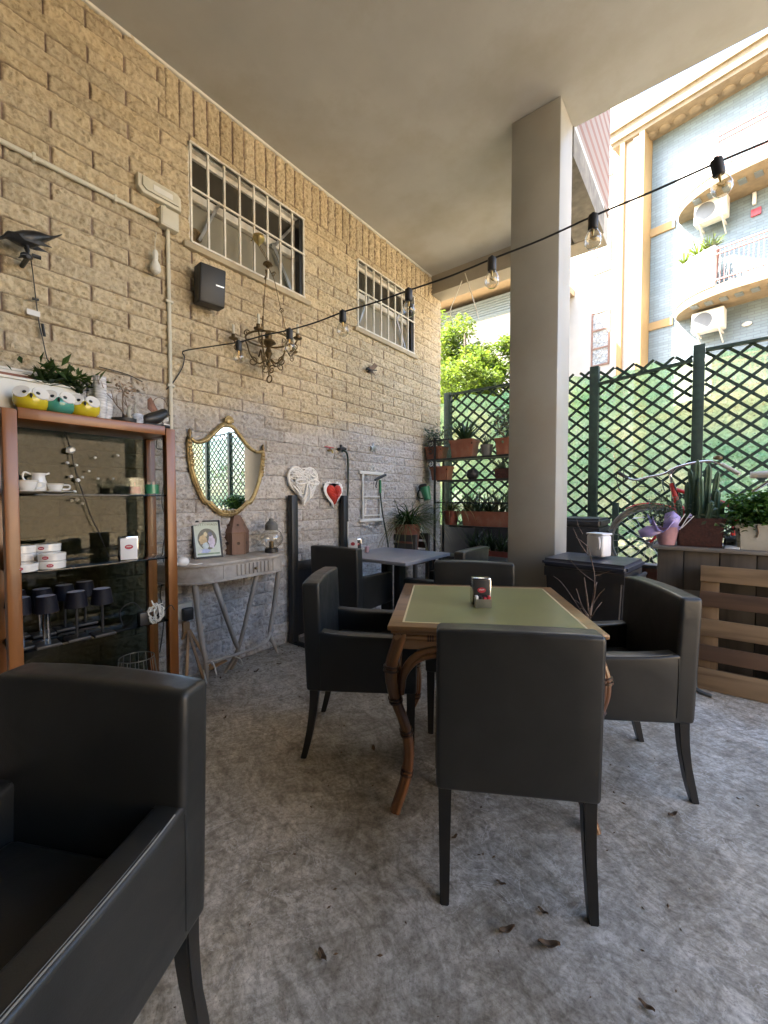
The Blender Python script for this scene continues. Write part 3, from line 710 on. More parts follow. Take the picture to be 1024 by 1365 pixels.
for k, (u, ln, n) in enumerate([(.05, .55, 26), (.42, .6, 34), (.70, .55, 34), (.84, .45, 22)]):
    p = FM @ Vector((u, -.42 - .13 * k, 8.30))
    t = thing('spiky_plant', ['small trailing spiky plant at the rounded tip of the lower balcony', 'tall spiky yucca nearest the tip of the lower balcony', 'spiky yucca in the middle of the plants on the lower balcony', 'thin grey spiky plant beside the lower balcony railing'][k], 'plant', p, 0, 'plants on the balcony')
    blades('leaves', (0, 0, .15), n, ln, M['leafbright'] if k < 3 else M['leafgrey'], t, .05, .5, k + 40, .9)
    b = B(); b.lathe([(.10, -.8), (.14, 0), (.14, .12), (.11, .15)], 14); b.done('pot', M['terra'], t)
cb = thing('bounce_building', 'unseen ochre building added on the right to bounce warm sunlight into the terrace', 'building', (12, 0, 0))  # added out of view as a warm reflector for the terrace
b = B(); b.box((0, -14, -.04), (7, 9.5, 5.0)); b.done('wall', mat('peach_render', (.52, .43, .31), .9, var=.06, scale=1), cb)
# house with wide eaves behind the trees
ho = thing('eaved_house', 'house with wide sunlit eaves and pale blue slatted band behind the trees', 'house', (-8, 14, 0))
b = B(); b.box((-6, 0, -.04), (3.4, 6, 7.62)); b.done('wall', mat('grey_render', (.40, .39, .37), .85, var=.06), ho)
b = B(); b.box((-6, -.05, 7.62), (3.42, 6, 8.3)); 
for k in range(7): b.box((-6.05, -.09, 7.66 + k * .09), (3.46, -.052, 7.71 + k * .09))
b.done('slatted_band', mat('pale_blue_slats', (.17, .215, .24), .5, var=.1), ho)
b = B(); b.prism([(-1.6, 8.3), (6.4, 9.4), (6.4, 9.65), (-1.7, 8.52)], 10.4, Matrix(((0, 0, 1, -6.6), (1, 0, 0, 0), (0, 1, 0, 0), (0, 0, 0, 1)))); b.done('roof', mat('warm_eave', (.26, .195, .12), .8, var=.1), ho)
def tree(x, y, h, rad, n, label, seed, zlow=.3):
    g = random.Random(seed)
    t = thing('tree', label, 'tree', (x, y, -.04), 0, 'trees beyond the fence')
    b = B(); top = Vector((g.uniform(-.2, .2), g.uniform(-.2, .2), h * .8)); trunk = curve([(0, 0, 0), (.05, .03, h * .25), (-.04, .05, h * .5), top], 5)
    b.tube(trunk, [.13 * (1 - .8 * i / (len(trunk) - 1)) for i in range(len(trunk))], 9)
    tips = []
    for k in range(16):
        p0 = trunk[int(len(trunk) * g.uniform(.3, .95)) - 1]; a = g.uniform(0, 2 * PI); el = g.uniform(.1, 1.1); ln = rad * g.uniform(.6, 1.05)
        d = Vector((math.cos(a) * math.cos(el), math.sin(a) * math.cos(el), math.sin(el)))
        e = p0 + d * ln; b.tube(curve([p0, p0 + d * ln * .5 + Vector((0, 0, .1)), e], 3), [.035, .03, .026, .022, .018, .013, .008], 6); tips += [e, p0 + d * ln * .6]
    b.done('trunk', M['bark'], t)
    pts = []
    for k in range(46):
        c = tips[k % len(tips)] + Vector((g.gauss(0, rad * .25), g.gauss(0, rad * .25), g.gauss(0, rad * .3)))
        r = rad * g.uniform(.18, .4)
        for q in range(n // 46):
            d = Vector((g.gauss(0, 1), g.gauss(0, 1), g.gauss(0, 1))).normalized()
            pts.append(c + Vector((d.x, d.y, d.z * .9)) * r * g.random() ** .45)
    pts = [p for p in pts if p.z > zlow]
    leaf_cloud('crown', pts, M['leafbright'], .105, t, .5, .2, seed)
    return t
tree(-4.35, 8.6, 6.3, 1.35, 21000, 'bright yellow-green leafy tree nearest the corner of the block wall', 1)
tree(-3.4, 8.9, 5.7, 1.2, 17000, 'bright yellow-green leafy tree partly hidden by the concrete column', 2)
tree(-5.6, 9.4, 6.4, 1.3, 17000, 'bright yellow-green leafy tree behind the block wall corner', 3)
# hedge plants close behind the net
g = random.Random(5); pts = []
for k in range(60):
    c = Vector((g.uniform(-3.4, 4.5), g.uniform(6.0, 7.2), g.uniform(.2, 1.9)))
    for q in range(130):
        d = Vector((g.gauss(0, 1), g.gauss(0, 1), g.gauss(0, 1))).normalized(); pts.append(c + d * .38 * g.random() ** .5)
h = leaf_cloud('hedge', [p for p in pts if p.z > 0], M['leafmid'], .1, None, .55, .1, 9)
tag(h, 'loose green hedge growing behind the privacy net', 'hedge', None, 'stuff')
# ================================================================== ARMCHAIRS
def soft_panel(b, w, h, d, r, M_, nx=6, nz=6, puff=.008):
    """upholstered slab: width w (x), depth d (y), height h (z) centred, softly bulged"""
    t = bmesh.new(); bmesh.ops.create_cube(t, size=1, matrix=Matrix.Diagonal((w, d, h, 1)))
    bmesh.ops.bevel(t, geom=t.edges[:], offset=r, segments=3, profile=.55, affect='EDGES')
    long_ = [e for e in t.edges if e.calc_length() > .06]
    bmesh.ops.subdivide_edges(t, edges=long_, cuts=5, use_grid_fill=True)
    for v in t.verts:
        k = max(0, 1 - (2 * v.co.x / w) ** 2) * max(0, 1 - (2 * v.co.z / h) ** 2)
        s = 1 if v.co.y > 0 else -1
        if abs(v.co.y) > d * .5 - r * 1.01: v.co.y += s * puff * k
    b._add(t, b._m(M_))
T = Matrix.Translation
def make_chair():
    t = thing('armchair', 'x', 'armchair', (0, 0, 0), 0, 'charcoal leather armchairs around the tables')
    W, zb, zt, za = .49, .335, .85, .605
    b = B()
    # back shell: full-height rear slab, slightly raked, with a gently arched top
    t2 = bmesh.new(); bmesh.ops.create_cube(t2, size=1, matrix=Matrix.Diagonal((W, .085, zt - zb, 1)))
    bmesh.ops.bevel(t2, geom=t2.edges[:], offset=.015, segments=4, profile=.5, affect='EDGES')
    bmesh.ops.subdivide_edges(t2, edges=[e for e in t2.edges if e.calc_length() > .05], cuts=6, use_grid_fill=True)
    for v in t2.verts:
        zz = v.co.z + (zt + zb) / 2; u = 2 * v.co.x / W; q = (zz - zb) / (zt - zb)
        if zz > zt - .07: v.co.z += .006 * (1 - u * u)
        v.co.y += -.03 * q + .01 * u * u * q + (.008 * (1 - u * u) * math.sin(PI * q) if v.co.y > 0 else -.004 * (1 - u * u) * math.sin(PI * q))
    b._add(t2, T((0, -.215, (zt + zb) / 2)))
    back = b.done('backrest', M['leather'], t, None, 60)
    b = B()     # piping round the rear edge of the back
    def rim(x, z): 
        q = (z - zb) / (zt - zb); u = 2 * x / W
        return (x, -.252 - .03 * q + .01 * u * u * q, z)
    pts = [rim(-W / 2 + .006, zb + .02 + k * .03) for k in range(16)] + [rim(-W / 2 + .014 + k * .0462, zt - .006 + .006 * (1 - (2 * k / 10 - 1) ** 2)) for k in range(11)] + [rim(W / 2 - .006, zb + .02 + k * .03) for k in range(15, -1, -1)]
    b.tube(pts, .0028, 6); b.done('piping', M['leather'], back)
    for s in (-1, 1):
        b = B(); x0, x1 = (s * W / 2, s * (W / 2 - .068)) if s > 0 else (s * W / 2, s * (W / 2 - .068))
        lo, hi = min(x0, x1), max(x0, x1)
        t3 = bmesh.new(); bmesh.ops.create_cube(t3, size=1, matrix=Matrix.Diagonal((hi - lo, .47, za - zb - .001, 1)))
        bmesh.ops.bevel(t3, geom=t3.edges[:], offset=.014, segments=4, profile=.5, affect='EDGES')
        bmesh.ops.subdivide_edges(t3, edges=[e for e in t3.edges if e.calc_length() > .05], cuts=5, use_grid_fill=True)
        for v in t3.verts:
            p = v.co.y / .235
            v.co.z += (-.008 * p) * (v.co.z > 0) + .012 * max(0, -p) ** 3 * (v.co.z > 0)
            v.co.x += .004 * (1 - p * p) * (1 if v.co.x > 0 else -1)
        b._add(t3, T(((lo + hi) / 2, .03, (za + zb) / 2 - .001)))
        arm = b.done('arm', M['leather'], t, None, 60)
        b = B()
        for xx in (s * (W / 2 - .0085), s * (W / 2 - .0135)):
            b.tube([(xx + s * .004 * (1 - ((y - .03) / .235) ** 2), y, za - .003 - .008 * (y - .03) / .235 + .012 * max(0, -(y - .03) / .235) ** 3) for y in [-.17 + .035 * k for k in range(13)]], .0019, 5)
        b.done('stitching', mat('seam_thread', (.20, .20, .185), .45, var=.1), arm)
        b = B(); b.tube([(s * (W / 2 - .066), -.176, za + .011), (s * (W / 2 - .03), -.180, za + .012), (s * (W / 2 - .006), -.186, za + .010), (s * (W / 2 + .0005), -.190, za - .004), (s * (W / 2 + .001), -.190, .50), (s * (W / 2 + .0005), -.187, .36)], .0022, 6); b.done('seam', M['leather'], arm)
    b = B(); soft_panel(b, W - .138, .115, .43, .02, T((0, .035, .40))) ; b.done('seat', M['leather'], t, None, 60)
    b = B()
    t4 = bmesh.new(); bmesh.ops.create_cube(t4, size=1, matrix=Matrix.Diagonal((W - .14, .42, .06, 1))); bmesh.ops.bevel(t4, geom=t4.edges[:], offset=.022, segments=4, profile=.5, affect='EDGES'); b._add(t4, T((0, .035, .475)))
    b.done('seat_cushion', M['leather'], t, None, 60)
    for sx in (-1, 1):
        for fr in (0, 1):
            b = B(); x = sx * (W / 2 - .028)
            n = 7; rings = []
            for k in range(n + 1):
                q = k / n; z = zb + .01 - (zb + .01) * q; w = .021 - .007 * q
                y = (.238 if fr else -.222 - .055 * q ** 1.8) 
                rings.append([b.bm.verts.new((x + i * w, y + j * w, z)) for i, j in ((-1, -1), (1, -1), (1, 1), (-1, 1))])
            for a, c in zip(rings, rings[1:]):
                for j in range(4): b.bm.faces.new((a[j], a[(j + 1) % 4], c[(j + 1) % 4], c[j]))
            b.bm.faces.new(rings[-1]); b.bm.faces.new(rings[0][::-1])
            bmesh.ops.bevel(b.bm, geom=[e for e in b.bm.edges if abs((e.verts[0].co - e.verts[1].co).z) > .02], offset=.0035, segments=2, affect='EDGES')
            b.done('leg', M['legwood'], t)
    return t
ch = make_chair()
CH = [((-.57, 1.44), 30, 'charcoal leather armchair tucked under the near side of the green table, back to the viewer'),
      ((-1.405, 1.635), -56, 'charcoal leather armchair at the green table on the side towards the mirror'),
      ((-.372, 2.132), 122, 'charcoal leather armchair at the green table on the side towards the wooden pallet'),
      ((-1.05, 2.165), 206, 'charcoal leather armchair at the far side of the green table, mostly hidden by it'),
      ((-2.42, 2.645), 5, 'charcoal leather armchair at the grey table nearest the open black metal frame'),
      ((-1.70, 2.99), 92, 'charcoal leather armchair at the grey table seen edge-on near the red flower trough'),
      ((-.962, .116), 207, 'large foreground charcoal leather armchair cut by the picture edge beside the shelving unit')]
for i, ((x, y), a, lab) in enumerate(CH):
    if i == 0: ch.location = (x, y, 0); ch.rotation_euler = (0, 0, R(a)); ch['label'] = lab
    else: dup(ch, (x, y, 0), R(a), lab)

# ================================================================== GREEN-TOPPED RATTAN TABLE
tb = thing('rattan_table', 'square card table with olive leather top and curved lacquered rattan legs', 'table', (-.823, 1.805, 0), R(30.4))
H_ = .405
b = B(); b.box((-H_, -H_, .738), (H_, H_, .757), .005, 2); b.box((-H_ + .012, -H_ + .012, .722), (H_ - .012, H_ - .012, .738), .004)
top = b.done('table_top', M['bamboox'], tb)
b = B()
i0, i1 = H_ - .062, H_ - .054
for lo, hi in (((-i1, -i1), (i1, -i0)), ((-i1, i0), (i1, i1)), ((-i1, -i0), (-i0, i0)), ((i0, -i0), (i1, i0))): b.box((*lo, .7572), (*hi, .7586))
b.done('inlay_line', M['inlay'], top)
b = B(); b.box((-i0, -i0, .7571), (i0, i0, .7582)); b.done('leather_inset', M['greenleather'], top)
b = B()
for s in (-1, 1):
    b.box((-H_ + .05, s * (H_ - .055) - .012, .655), (H_ - .05, s * (H_ - .055) + .012, .721)); b.box((s * (H_ - .055) - .012, -H_ + .068, .655), (s * (H_ - .055) + .012, H_ - .068, .721))
ap_ = b.done('apron', M['bamboox'], tb)
for s in (-1, 1):
    for ax in (0, 1):
        b = B(); q = H_ - .040
        p0, p1 = ((-H_ + .02, s * q, .706), (H_ - .02, s * q, .706)) if ax == 0 else ((s * q, -H_ + .02, .706), (s * q, H_ - .02, .706))
        b.tube([p0, p1], .0155, 10); rl = b.done('apron_rail', M['bamboox'], ap_)
        for u in (-.62, -.2, .2, .62):
            b = B(); c = Vector(p0).lerp(Vector(p1), .5 + u / 2)
            d = (Vector(p1) - Vector(p0)).normalized()
            for k in (-1, 0, 1): b.tube([c + d * (k * .009 - .003), c + d * (k * .009 + .003)], .0172, 10)
            b.done('binding', M['node'], rl)
def table_leg(sx, sy):
    o2 = Vector((sx, sy, 0)) / math.sqrt(2); c = Vector((sx * (H_ - .05), sy * (H_ - .05), 0))
    P = [(.0, .72), (.026, .66), (.050, .60), (.050, .53), (.022, .44), (-.022, .33), (-.040, .22), (-.026, .12), (.014, .04), (.032, .002)]
    pts = curve([c + o2 * q + Vector((0, 0, z)) for q, z in P], 5); n = len(pts)
    b = B(); per = o2.cross(Vector((0, 0, 1)))
    for off, rr in ((per * .013, .0175), (per * -.013, .0175), (o2 * .008, .0175)):
        b.tube([p + off * (1 - .35 * i / n) for i, p in enumerate(pts)], [rr * (1 - .15 * i / n) for i in range(n)], 9)
    lg = b.done('leg', M['bamboo'], tb, None, 70)
    for i in (11, 19, 26, 34):
        b = B(); p = pts[i]; d = (pts[i + 1] - pts[i - 1]).normalized()
        for k in (-1, 1): b.tube([p + d * (k * .008 - .004), p + d * (k * .008 + .004)], .0315 * (1 - .22 * i / n), 14)
        b.done('binding', M['node'], lg)
    # curved brackets running from the leg up into both aprons
    for ax in (0, 1):
        e = Vector((-sx, 0, 0)) if ax == 0 else Vector((0, -sy, 0))
        base = c + e * .018 + o2 * .02
        for dz, rr in ((0, .014), (-.024, .0105)):
            b = B(); b.tube(curve([base + Vector((0, 0, .50 + dz)) , base + e * .012 + Vector((0, 0, .575 + dz)), base + e * .06 + Vector((0, 0, .635 + dz)), base + e * .14 + Vector((0, 0, .662 + dz)), base + e * .25 + Vector((0, 0, .668 + dz))], 5), rr, 8)
            b.done('bracket', M['bamboo'], lg, None, 70)
for sx in (-1, 1):
    for sy in (-1, 1): table_leg(sx, sy)
def dispenser(name, label, loc, rz, w=.085, h=.125, d=.05, face='black', tray=True):
    t = thing(name, label, 'napkin holder', loc, rz)
    b = B(); b.box((-w / 2, -d / 2, 0), (w / 2, d / 2, h), .004); b.box((-w / 2 - .0015, -d / 2 + .004, .004), (w / 2 + .0015, d / 2 - .004, h - .012), .001); b.done('case', M['chrome'], t)
    b = B(); b.box((-w / 2 + .004, -d / 2 - .003, .004), (w / 2 - .004, -d / 2 - .0003, h - .008), .001); fp = b.done('face_plate', M['blackplastic'] if face == 'black' else M['paper'], t)
    b = B(); Ms = T((0, -d / 2 - .0032, h * .56)) @ Matrix.Rotation(R(90), 4, 'X')
    b.prism([(.019 * math.cos(a), .012 * math.sin(a)) for a in [2 * PI * k / 24 for k in range(24)]], .0007, Ms); lg = b.done('logo', M['redlogo'], fp)
    b = B()
    b.tube([(x, -d / 2 - .0042, h * .56 + .003 * math.sin(x * 900) + .002) for x in [-.011 + .001 * k for k in range(23)]], .0011, 5)
    b.done('lettering', M['paper'], lg)
    if tray:
        b = B(); tw, tz, td = w * .82, .038, .045; y0 = -d / 2 - .004
        for lo, hi in (((-tw / 2, y0 - td, 0), (tw / 2, y0 - td + .002, tz)), ((-tw / 2, y0 - td + .002, 0), (-tw / 2 + .002, y0, tz)), ((tw / 2 - .002, y0 - td + .002, 0), (tw / 2, y0, tz)), ((-tw / 2 + .002, y0 - td + .002, 0), (tw / 2 - .002, y0, .002))): b.box(lo, hi)
        tr = b.done('tray', M['steel'], t)
        for k in range(4):
            b = B(); b.box((-.032 + .0165 * k, y0 - td + .008 + .003 * (k % 2), .004), (-.019 + .0165 * k, y0 - .010, .052 - .004 * (k % 3)), .002, 2, T((0, 0, 0)) @ Matrix.Rotation(R(3 * (k - 1)), 4, 'Y'))
            b.done('sugar_packet', [M['paper'], M['blackplastic'], M['redlogo'], M['redlogo']][k], tr)
    return t
p = at(638, 806, 2, .7585)
dispenser('napkin_dispenser', 'chrome and black napkin holder with sugar tray standing on the green table', (p.x, p.y + .02, .7587), R(36))

# ================================================================== GREY TABLE
gt = thing('grey_table', 'square grey laminate cafe table in the corner by the block wall', 'table', (-2.215, 2.955, 0), R(2))
b = B(); b.box((-.375, -.375, .722), (.375, .375, .75), .004); b.done('table_top', M['greytable'], gt)
b = B(); b.box((-.10, -.05, .03), (-.04, .05, .721), .004); b.box((.04, -.05, .03), (.10, .05, .721), .004); b.done('pedestal', M['black'], gt)
b = B(); b.box((-.30, -.06, .004), (.30, .06, .028), .006); b.box((-.058, -.30, .005), (.058, -.062, .027), .006); b.box((-.058, .062, .005), (.058, .30, .027), .006); b.box((-.2, -.2, .708), (.2, .2, .7215)); b.done('foot', M['black'], gt)
p = at(476, 734, 2, .75)
dispenser('napkin_dispenser', 'small chrome napkin holder standing on the grey corner table', (p.x, p.y, .751), R(52), .075, .115, .05, 'black', False)
q = at(468, 735, 2, .75)
t = thing('menu_card', 'white folded card with a red emblem on the grey corner table', 'card', (q.x + .01, q.y + .02, .751), R(30))
b = B(); b.box((-.04, -.012, 0), (.04, -.010, .12), 0, 2, Matrix.Rotation(R(-6), 4, 'X')); b.box((-.04, .010, 0), (.04, .012, .12), 0, 2, Matrix.Rotation(R(6), 4, 'X')); b.done('card', M['paper'], t)
b = B(); b.prism([(.02 * math.cos(a), .016 * math.sin(a)) for a in [2 * PI * k / 24 for k in range(24)]], .001, T((0, -.0125, .07)) @ Matrix.Rotation(R(84), 4, 'X')); b.done('emblem', M['redlogo'], t)
q = at(489, 737, 2, .75)
t = thing('candle_jar', 'small glass jar with pink and white packets on the grey corner table', 'jar', (q.x, q.y, .751))
b = B(); b.lathe([(.024, 0), (.027, .004), (.027, .05), (.024, .052)], 18); b.done('jar', M['glass'], t)
b = B()
for k in range(5): b.box((-.012 + .006 * k, -.014, .004), (-.008 + .006 * k, .014, .058 - .004 * (k % 2)), .001)
b.done('packet', M['pinkwrap'], t)
# ================================================================== ON THE BLOCK WALL
def circ(r, n=24, ry=None): return [(r * math.cos(2 * PI * k / n), (ry or r) * math.sin(2 * PI * k / n)) for k in range(n)]
# conduit: horizontal run, junction box, vertical run
xs = WX + .022
jb = at(224, 294, 0, WX + .03)
t = thing('conduit', 'cream plastic conduit running along the wall to a junction box and down behind the shelves', 'conduit', (0, 0, 0))
zc = at(150, 263, 0, xs).z
b = B(); b.tube([(xs, -1.5, zc), (xs, jb.y - .055, zc)], .0135, 12); b.done('horizontal_pipe', M['cream'], t)
b = B(); b.tube([(xs, jb.y, jb.z - .06), (xs, jb.y + .004, .75)], .0125, 12); b.done('vertical_pipe', M['cream'], t)
for z in (2.55, 2.0, 1.45, .9): b = B(); b.box((WX - .005, jb.y - .022, z - .008), (xs + .0145, jb.y + .026, z + .008), .003); b.done('pipe_clip', M['cream'], t)
for y in (.62, 1.0): b = B(); b.box((WX - .005, y - .008, zc - .021), (xs + .0152, y + .008, zc + .021), .003); b.done('pipe_clip', M['cream'], t)
b = B(); b.box((WX, jb.y - .058, jb.z - .06), (WX + .062, jb.y + .058, jb.z + .06), .006); b.box((WX + .0621, jb.y - .05, jb.z - .052), (WX + .066, jb.y + .05, jb.z + .052), .003); b.done('junction_box', M['cream'], t)
p = at(214, 256, 0, WX + .05)
t = thing('emergency_light', 'oblong cream emergency light fixture mounted above the junction box', 'light fixture', (WX, p.y, p.z))
ol = [(-.135 + .0, .052), (-.135, -.03), (-.105, -.058), (.135, -.058), (.135, .03), (.105, .052)]
b = B(yz()); b.prism(ol, .052, None, .012); b.done('housing', M['cream'], t)
b = B(yz()); b.prism([(x * .82, y * .66) for x, y in ol], .012, None, .004, .053); b.done('diffuser', mat('ribbed_diffuser', (.60, .57, .46), .25, var=.05, bump=.5, bscale=40), t)
b = B(yz()); b.box((-.05, -.022, .0652), (.07, .014, .068), .001); b.done('lamp_tray', M['white'], t)
b = B(); b.tube([(xs - WX, .035, -.058), (xs - WX, .035, -.12)], .012, 10); b.done('pipe_stub', M['cream'], t)
# bare bulb hanging from a cord by the junction box
p = at(207, 337, 0, WX + .06)
t = thing('hanging_bulb', 'bare white light bulb hanging on a cord beside the vertical conduit', 'light bulb', (p.x, p.y, p.z))
b = B(); b.lathe([(.012, .015), (.016, .0), (.016, -.035), (.014, -.042)], 16); b.done('socket', M['white'], t)
b = B(); b.lathe([(.013, -.040), (.016, -.05), (.026, -.072), (.031, -.095), (.026, -.118), (.012, -.130), (.001, -.132)], 20); b.done('globe', M['white'], t)
b = B(); b.tube(curve([(0, 0, .012), (-.01, .004, .07), (-.03, .02, .12), (-.05, .03, .16)], 5), .0025, 6); b.done('cord', M['cream'], t)
# loudspeaker
p = at(280, 384, 0, WX + .115)
t = thing('loudspeaker', 'small black box loudspeaker fixed on the wall below the first window', 'loudspeaker', (WX, p.y, p.z + .005))
b = B(T((.11, 0, 0)) @ Matrix.Rotation(R(-9), 4, 'Z') @ Matrix.Rotation(R(7), 4, 'Y')); b.box((-.06, -.088, -.125), (.06, .088, .125), .010, 3); b.box((.0601, -.08, -.117), (.063, .08, .117), .001); b.done('cabinet', M['blackplastic'], t)
b = B(T((.11, 0, 0)) @ Matrix.Rotation(R(-9), 4, 'Z') @ Matrix.Rotation(R(7), 4, 'Y')); b.box((.0631, .02, .004), (.0645, .075, .012)); b.done('badge', M['steel'], t)
b = B(); b.cyl((.0, 0, 0), (.06, 0, 0), .018, None, 12); b.box((-.008, -.03, -.05), (.006, .03, .05), .002); b.done('bracket', M['black'], t)
# raven figure with cord
p = at(40, 322, 0, WX + .13)
t = thing('raven_lamp', 'black raven figure perched on the wall with a cord hanging below it', 'figurine', (p.x, p.y, p.z))
K = lambda x, y: (at(x, y, 0, p.x) - p)
body = [K(1, 318), K(9, 313), K(18, 316), K(30, 318), K(44, 319), K(58, 318), K(70, 317), K(82, 313)]
rad = [.004, .019, .026, .040, .042, .030, .018, .010]
b = B()
n = 16; rings = []
pts = curve(body, 4)
for i, q in enumerate(pts):
    u = i / 4; k = min(int(u), 6); r = rad[k] + (rad[min(k + 1, 7)] - rad[k]) * (u - k)
    fl = 1 if u < 4.5 else max(.35, 1 - (u - 4.5) * .4)
    rings.append([b.bm.verts.new(q + Vector((r * 1.05 * math.cos(a), 0, r * fl * math.sin(a)))) for a in [2 * PI * j / n for j in range(n)]])
for a, c in zip(rings, rings[1:]):
    for j in range(n): b.bm.faces.new((a[j], a[(j + 1) % n], c[(j + 1) % n], c[j]))
b.bm.faces.new(rings[0]); b.bm.faces.new(rings[-1][::-1])
feather = mat('black_feather', (.016, .016, .018), .35, var=.5, scale=40, bump=.8, bscale=60, bdist=.004)
bd = b.done('body', feather, t, None, 70)
b = B(); b.tube([K(6, 315), K(1, 317.5), K(-5, 320)], [.009, .006, .001], 8); b.done('beak', M['black'], t)
for s in (-1, 1):
    b = B(); b.prism([(K(22, 318).y, .0), (K(30, 316).y, .012), (K(48, 318).y, .006), (K(66, 320).y, -.006), (K(50, 324).y, -.018), (K(30, 325).y, -.02)], .006, Matrix(((0, 0, 1, s * .034), (1, 0, 0, 0), (0, 1, 0, 0), (0, 0, 0, 1)))); b.done('wing', feather, t)
    b = B(); q = K(35, 331); f = K(36, 343); b.tube([q + Vector((s * .012, 0, .01)), q + Vector((s * .014, .006, -.012)), f + Vector((s * .015, 0, .006))], [.009, .006, .004], 8)
    for a in (-.5, 0, .5): b.tube([f + Vector((s * .015, 0, .006)), f + Vector((s * .015 + .01 * a, -.022, -.002 + .0 * a)), f + Vector((s * .015 + .014 * a, -.03, -.008))], [.004, .003, .001], 6)
    b.done('leg', M['black'], t)
b = B(); f = K(37, 342); b.cyl((-.13, f.y, f.z - .006), (.02, f.y, f.z - .006), .011, None, 10); b.ball((.0, f.y - .004, f.z), (.022, .026, .016)); b.tube([(-.012, f.y + .02, f.z + .02), (-.012, f.y + .055, f.z + .022)], .010, 10); b.done('perch', M['black'], t)
cp = [at(*q, 0, WX + (.1 if k == 0 else .03)) - p for k, q in enumerate([(41, 344), (44, 365), (48, 400), (52, 430), (57, 452), (62, 475), (68, 492), (80, 545), (92, 600), (106, 640)])]
b = B(); b.tube(curve(cp, 5), .0028, 6); b.done('cord', M['black'], t)
q = at(48, 399, 0, WX + .033) - p; b = B(); b.box((q.x - .007, q.y - .016, q.z - .006), (q.x + .007, q.y + .012, q.z + .006), .003); b.done('inline_switch', M['black'], t)
q = at(58, 440, 0, WX + .033) - p; b = B(); b.cyl(q + Vector((0, -.004, .032)), q + Vector((0, .004, -.032)), .0065, None, 10); b.done('cord_joint', M['black'], t)
q = at(45, 417, 0, WX + .036) - p; b = B(); b.box((q.x, q.y - .028, q.z - .014), (q.x + .0012, q.y + .026, q.z + .014)); b.done('tag', M['paper'], t)
# chandelier hanging from the window bars
c0 = at(358, 458, 0, WX + .21)
t = thing('chandelier', 'small old bronze scrollwork chandelier hanging in front of the first window', 'chandelier', (c0.x, c0.y, c0.z))
hk = at(345, 318, 0, WX + .12) - c0; cap = at(347, 349, 0, WX + .19) - c0
cap = Vector((0, 0, cap.z))
b = B(); b.tube([(hk.x - .10, hk.y, hk.z + .02), (hk.x - .02, hk.y, hk.z + .035), (hk.x + .01, hk.y, hk.z + .02)], .004, 7); b.lathe([(.004, .045), (.018, .035), (.042, .02), (.046, .0), (.035, -.022), (.014, -.04), (.006, -.055)], 18, T(hk)); b.done('ceiling_cup', M['brass'], t)
b = B(); k0 = hk + Vector((0, 0, -.05))
for k in range(9):
    a = k0.lerp(cap + Vector((0, 0, .03)), (k + .5) / 9); d = (cap - k0).length / 9 * .62
    e = Vector((1, 0, 0)) if k % 2 else Vector((0, 1, 0))
    b.tube([a + e * .006 * math.cos(q) + Vector((0, 0, 1)) * d * math.sin(q) for q in [2 * PI * j / 10 for j in range(10)]], .0016, 5, True)
b.done('chain', M['bronze'], t)
b = B(); b.lathe([(.006, .03), (.014, .02), (.034, .004), (.036, -.006), (.02, -.014), (.006, -.03)], 16, T(cap)); b.done('crown_cap', M['bronze'], t)
RR = .165
b = B(); b.tube([(RR * math.cos(a), RR * math.sin(a), .03) for a in [2 * PI * k / 40 for k in range(40)]], .0075, 8, True); b.done('ring', M['bronze'], t)
b = B(); b.lathe([(.004, .085), (.022, .08), (.030, .06), (.022, .035), (.048, .02), (.056, .004), (.030, -.012), (.014, -.03), (.020, -.05), (.030, -.075), (.018, -.10), (.007, -.13), (.016, -.15), (.010, -.175), (.002, -.19)], 20); b.done('stem', M['bronze'], t)
def spiral(c, e, r0, turns, s=1, n=20, a0=0):
    return [c + e * (r0 * (1 - .72 * k / n)) * math.cos(a0 + s * turns * 2 * PI * k / n) + Vector((0, 0, 1)) * (r0 * (1 - .72 * k / n)) * math.sin(a0 + s * turns * 2 * PI * k / n) for k in range(n + 1)]
for k in range(5):
    a = 2 * PI * k / 5 + .35; e = Vector((math.cos(a), math.sin(a), 0)); z = Vector((0, 0, 1))
    b = B()
    b.tube(curve([e * .02 - z * .12, e * .07 - z * .155, e * .13 - z * .10, e * RR + z * .0, e * .215 - z * .035, e * .25 + z * .0], 6), .0058, 7)
    b.tube(spiral(e * .115 - z * .145, e, .036, 1.3, 1, 18, 1.2), .0045, 6); b.tube(spiral(e * .225 - z * .055, e, .024, 1.2, -1, 16, 1.5), .004, 6)
    b.tube(spiral(e * .15 + z * .065, e, .026, 1.25, 1, 16, -1.3), .004, 6)
    b.lathe([(.004, -.01), (.030, .0), (.033, .008), (.016, .012), (.014, .034), (.015, .036)], 14, T(e * .25 + z * .005))
    ar = b.done('arm', M['bronze'], t)
    b = B(); b.lathe([(.0095, .04), (.0095, .105), (.003, .108)], 12, T(e * .25 + z * .005)); b.done('candle_sleeve', M['cream'], ar)
    if k in (0, 2, 4):
        b = B(); kk = 10
        up_ = cap + Vector((0, 0, -.02)); dn = e * RR + z * .03
        b.tube(curve([up_, up_.lerp(dn, .18) + e * .022, up_.lerp(dn, .5) + e * .012, dn], 6), .0026, 6)
        b.tube(spiral(up_.lerp(dn, .12) + e * .03, e, .020, 1.2, 1, 14), .003, 6); b.tube(spiral(up_.lerp(dn, .62) + e * .012, e, .02, 1.3, -1, 14), .003, 6)
        b.done('hanger_rod', M['bronze'], t)
for k in range(3):
    a = 2 * PI * k / 3 + .2; e = Vector((math.cos(a), math.sin(a), 0)); b = B(); b.tube(spiral(e * .03 - Vector((0, 0, .20)), e, .036, 1.2, 1, 16, .5), .005, 6); b.done('bottom_scroll', M['bronze'], t)
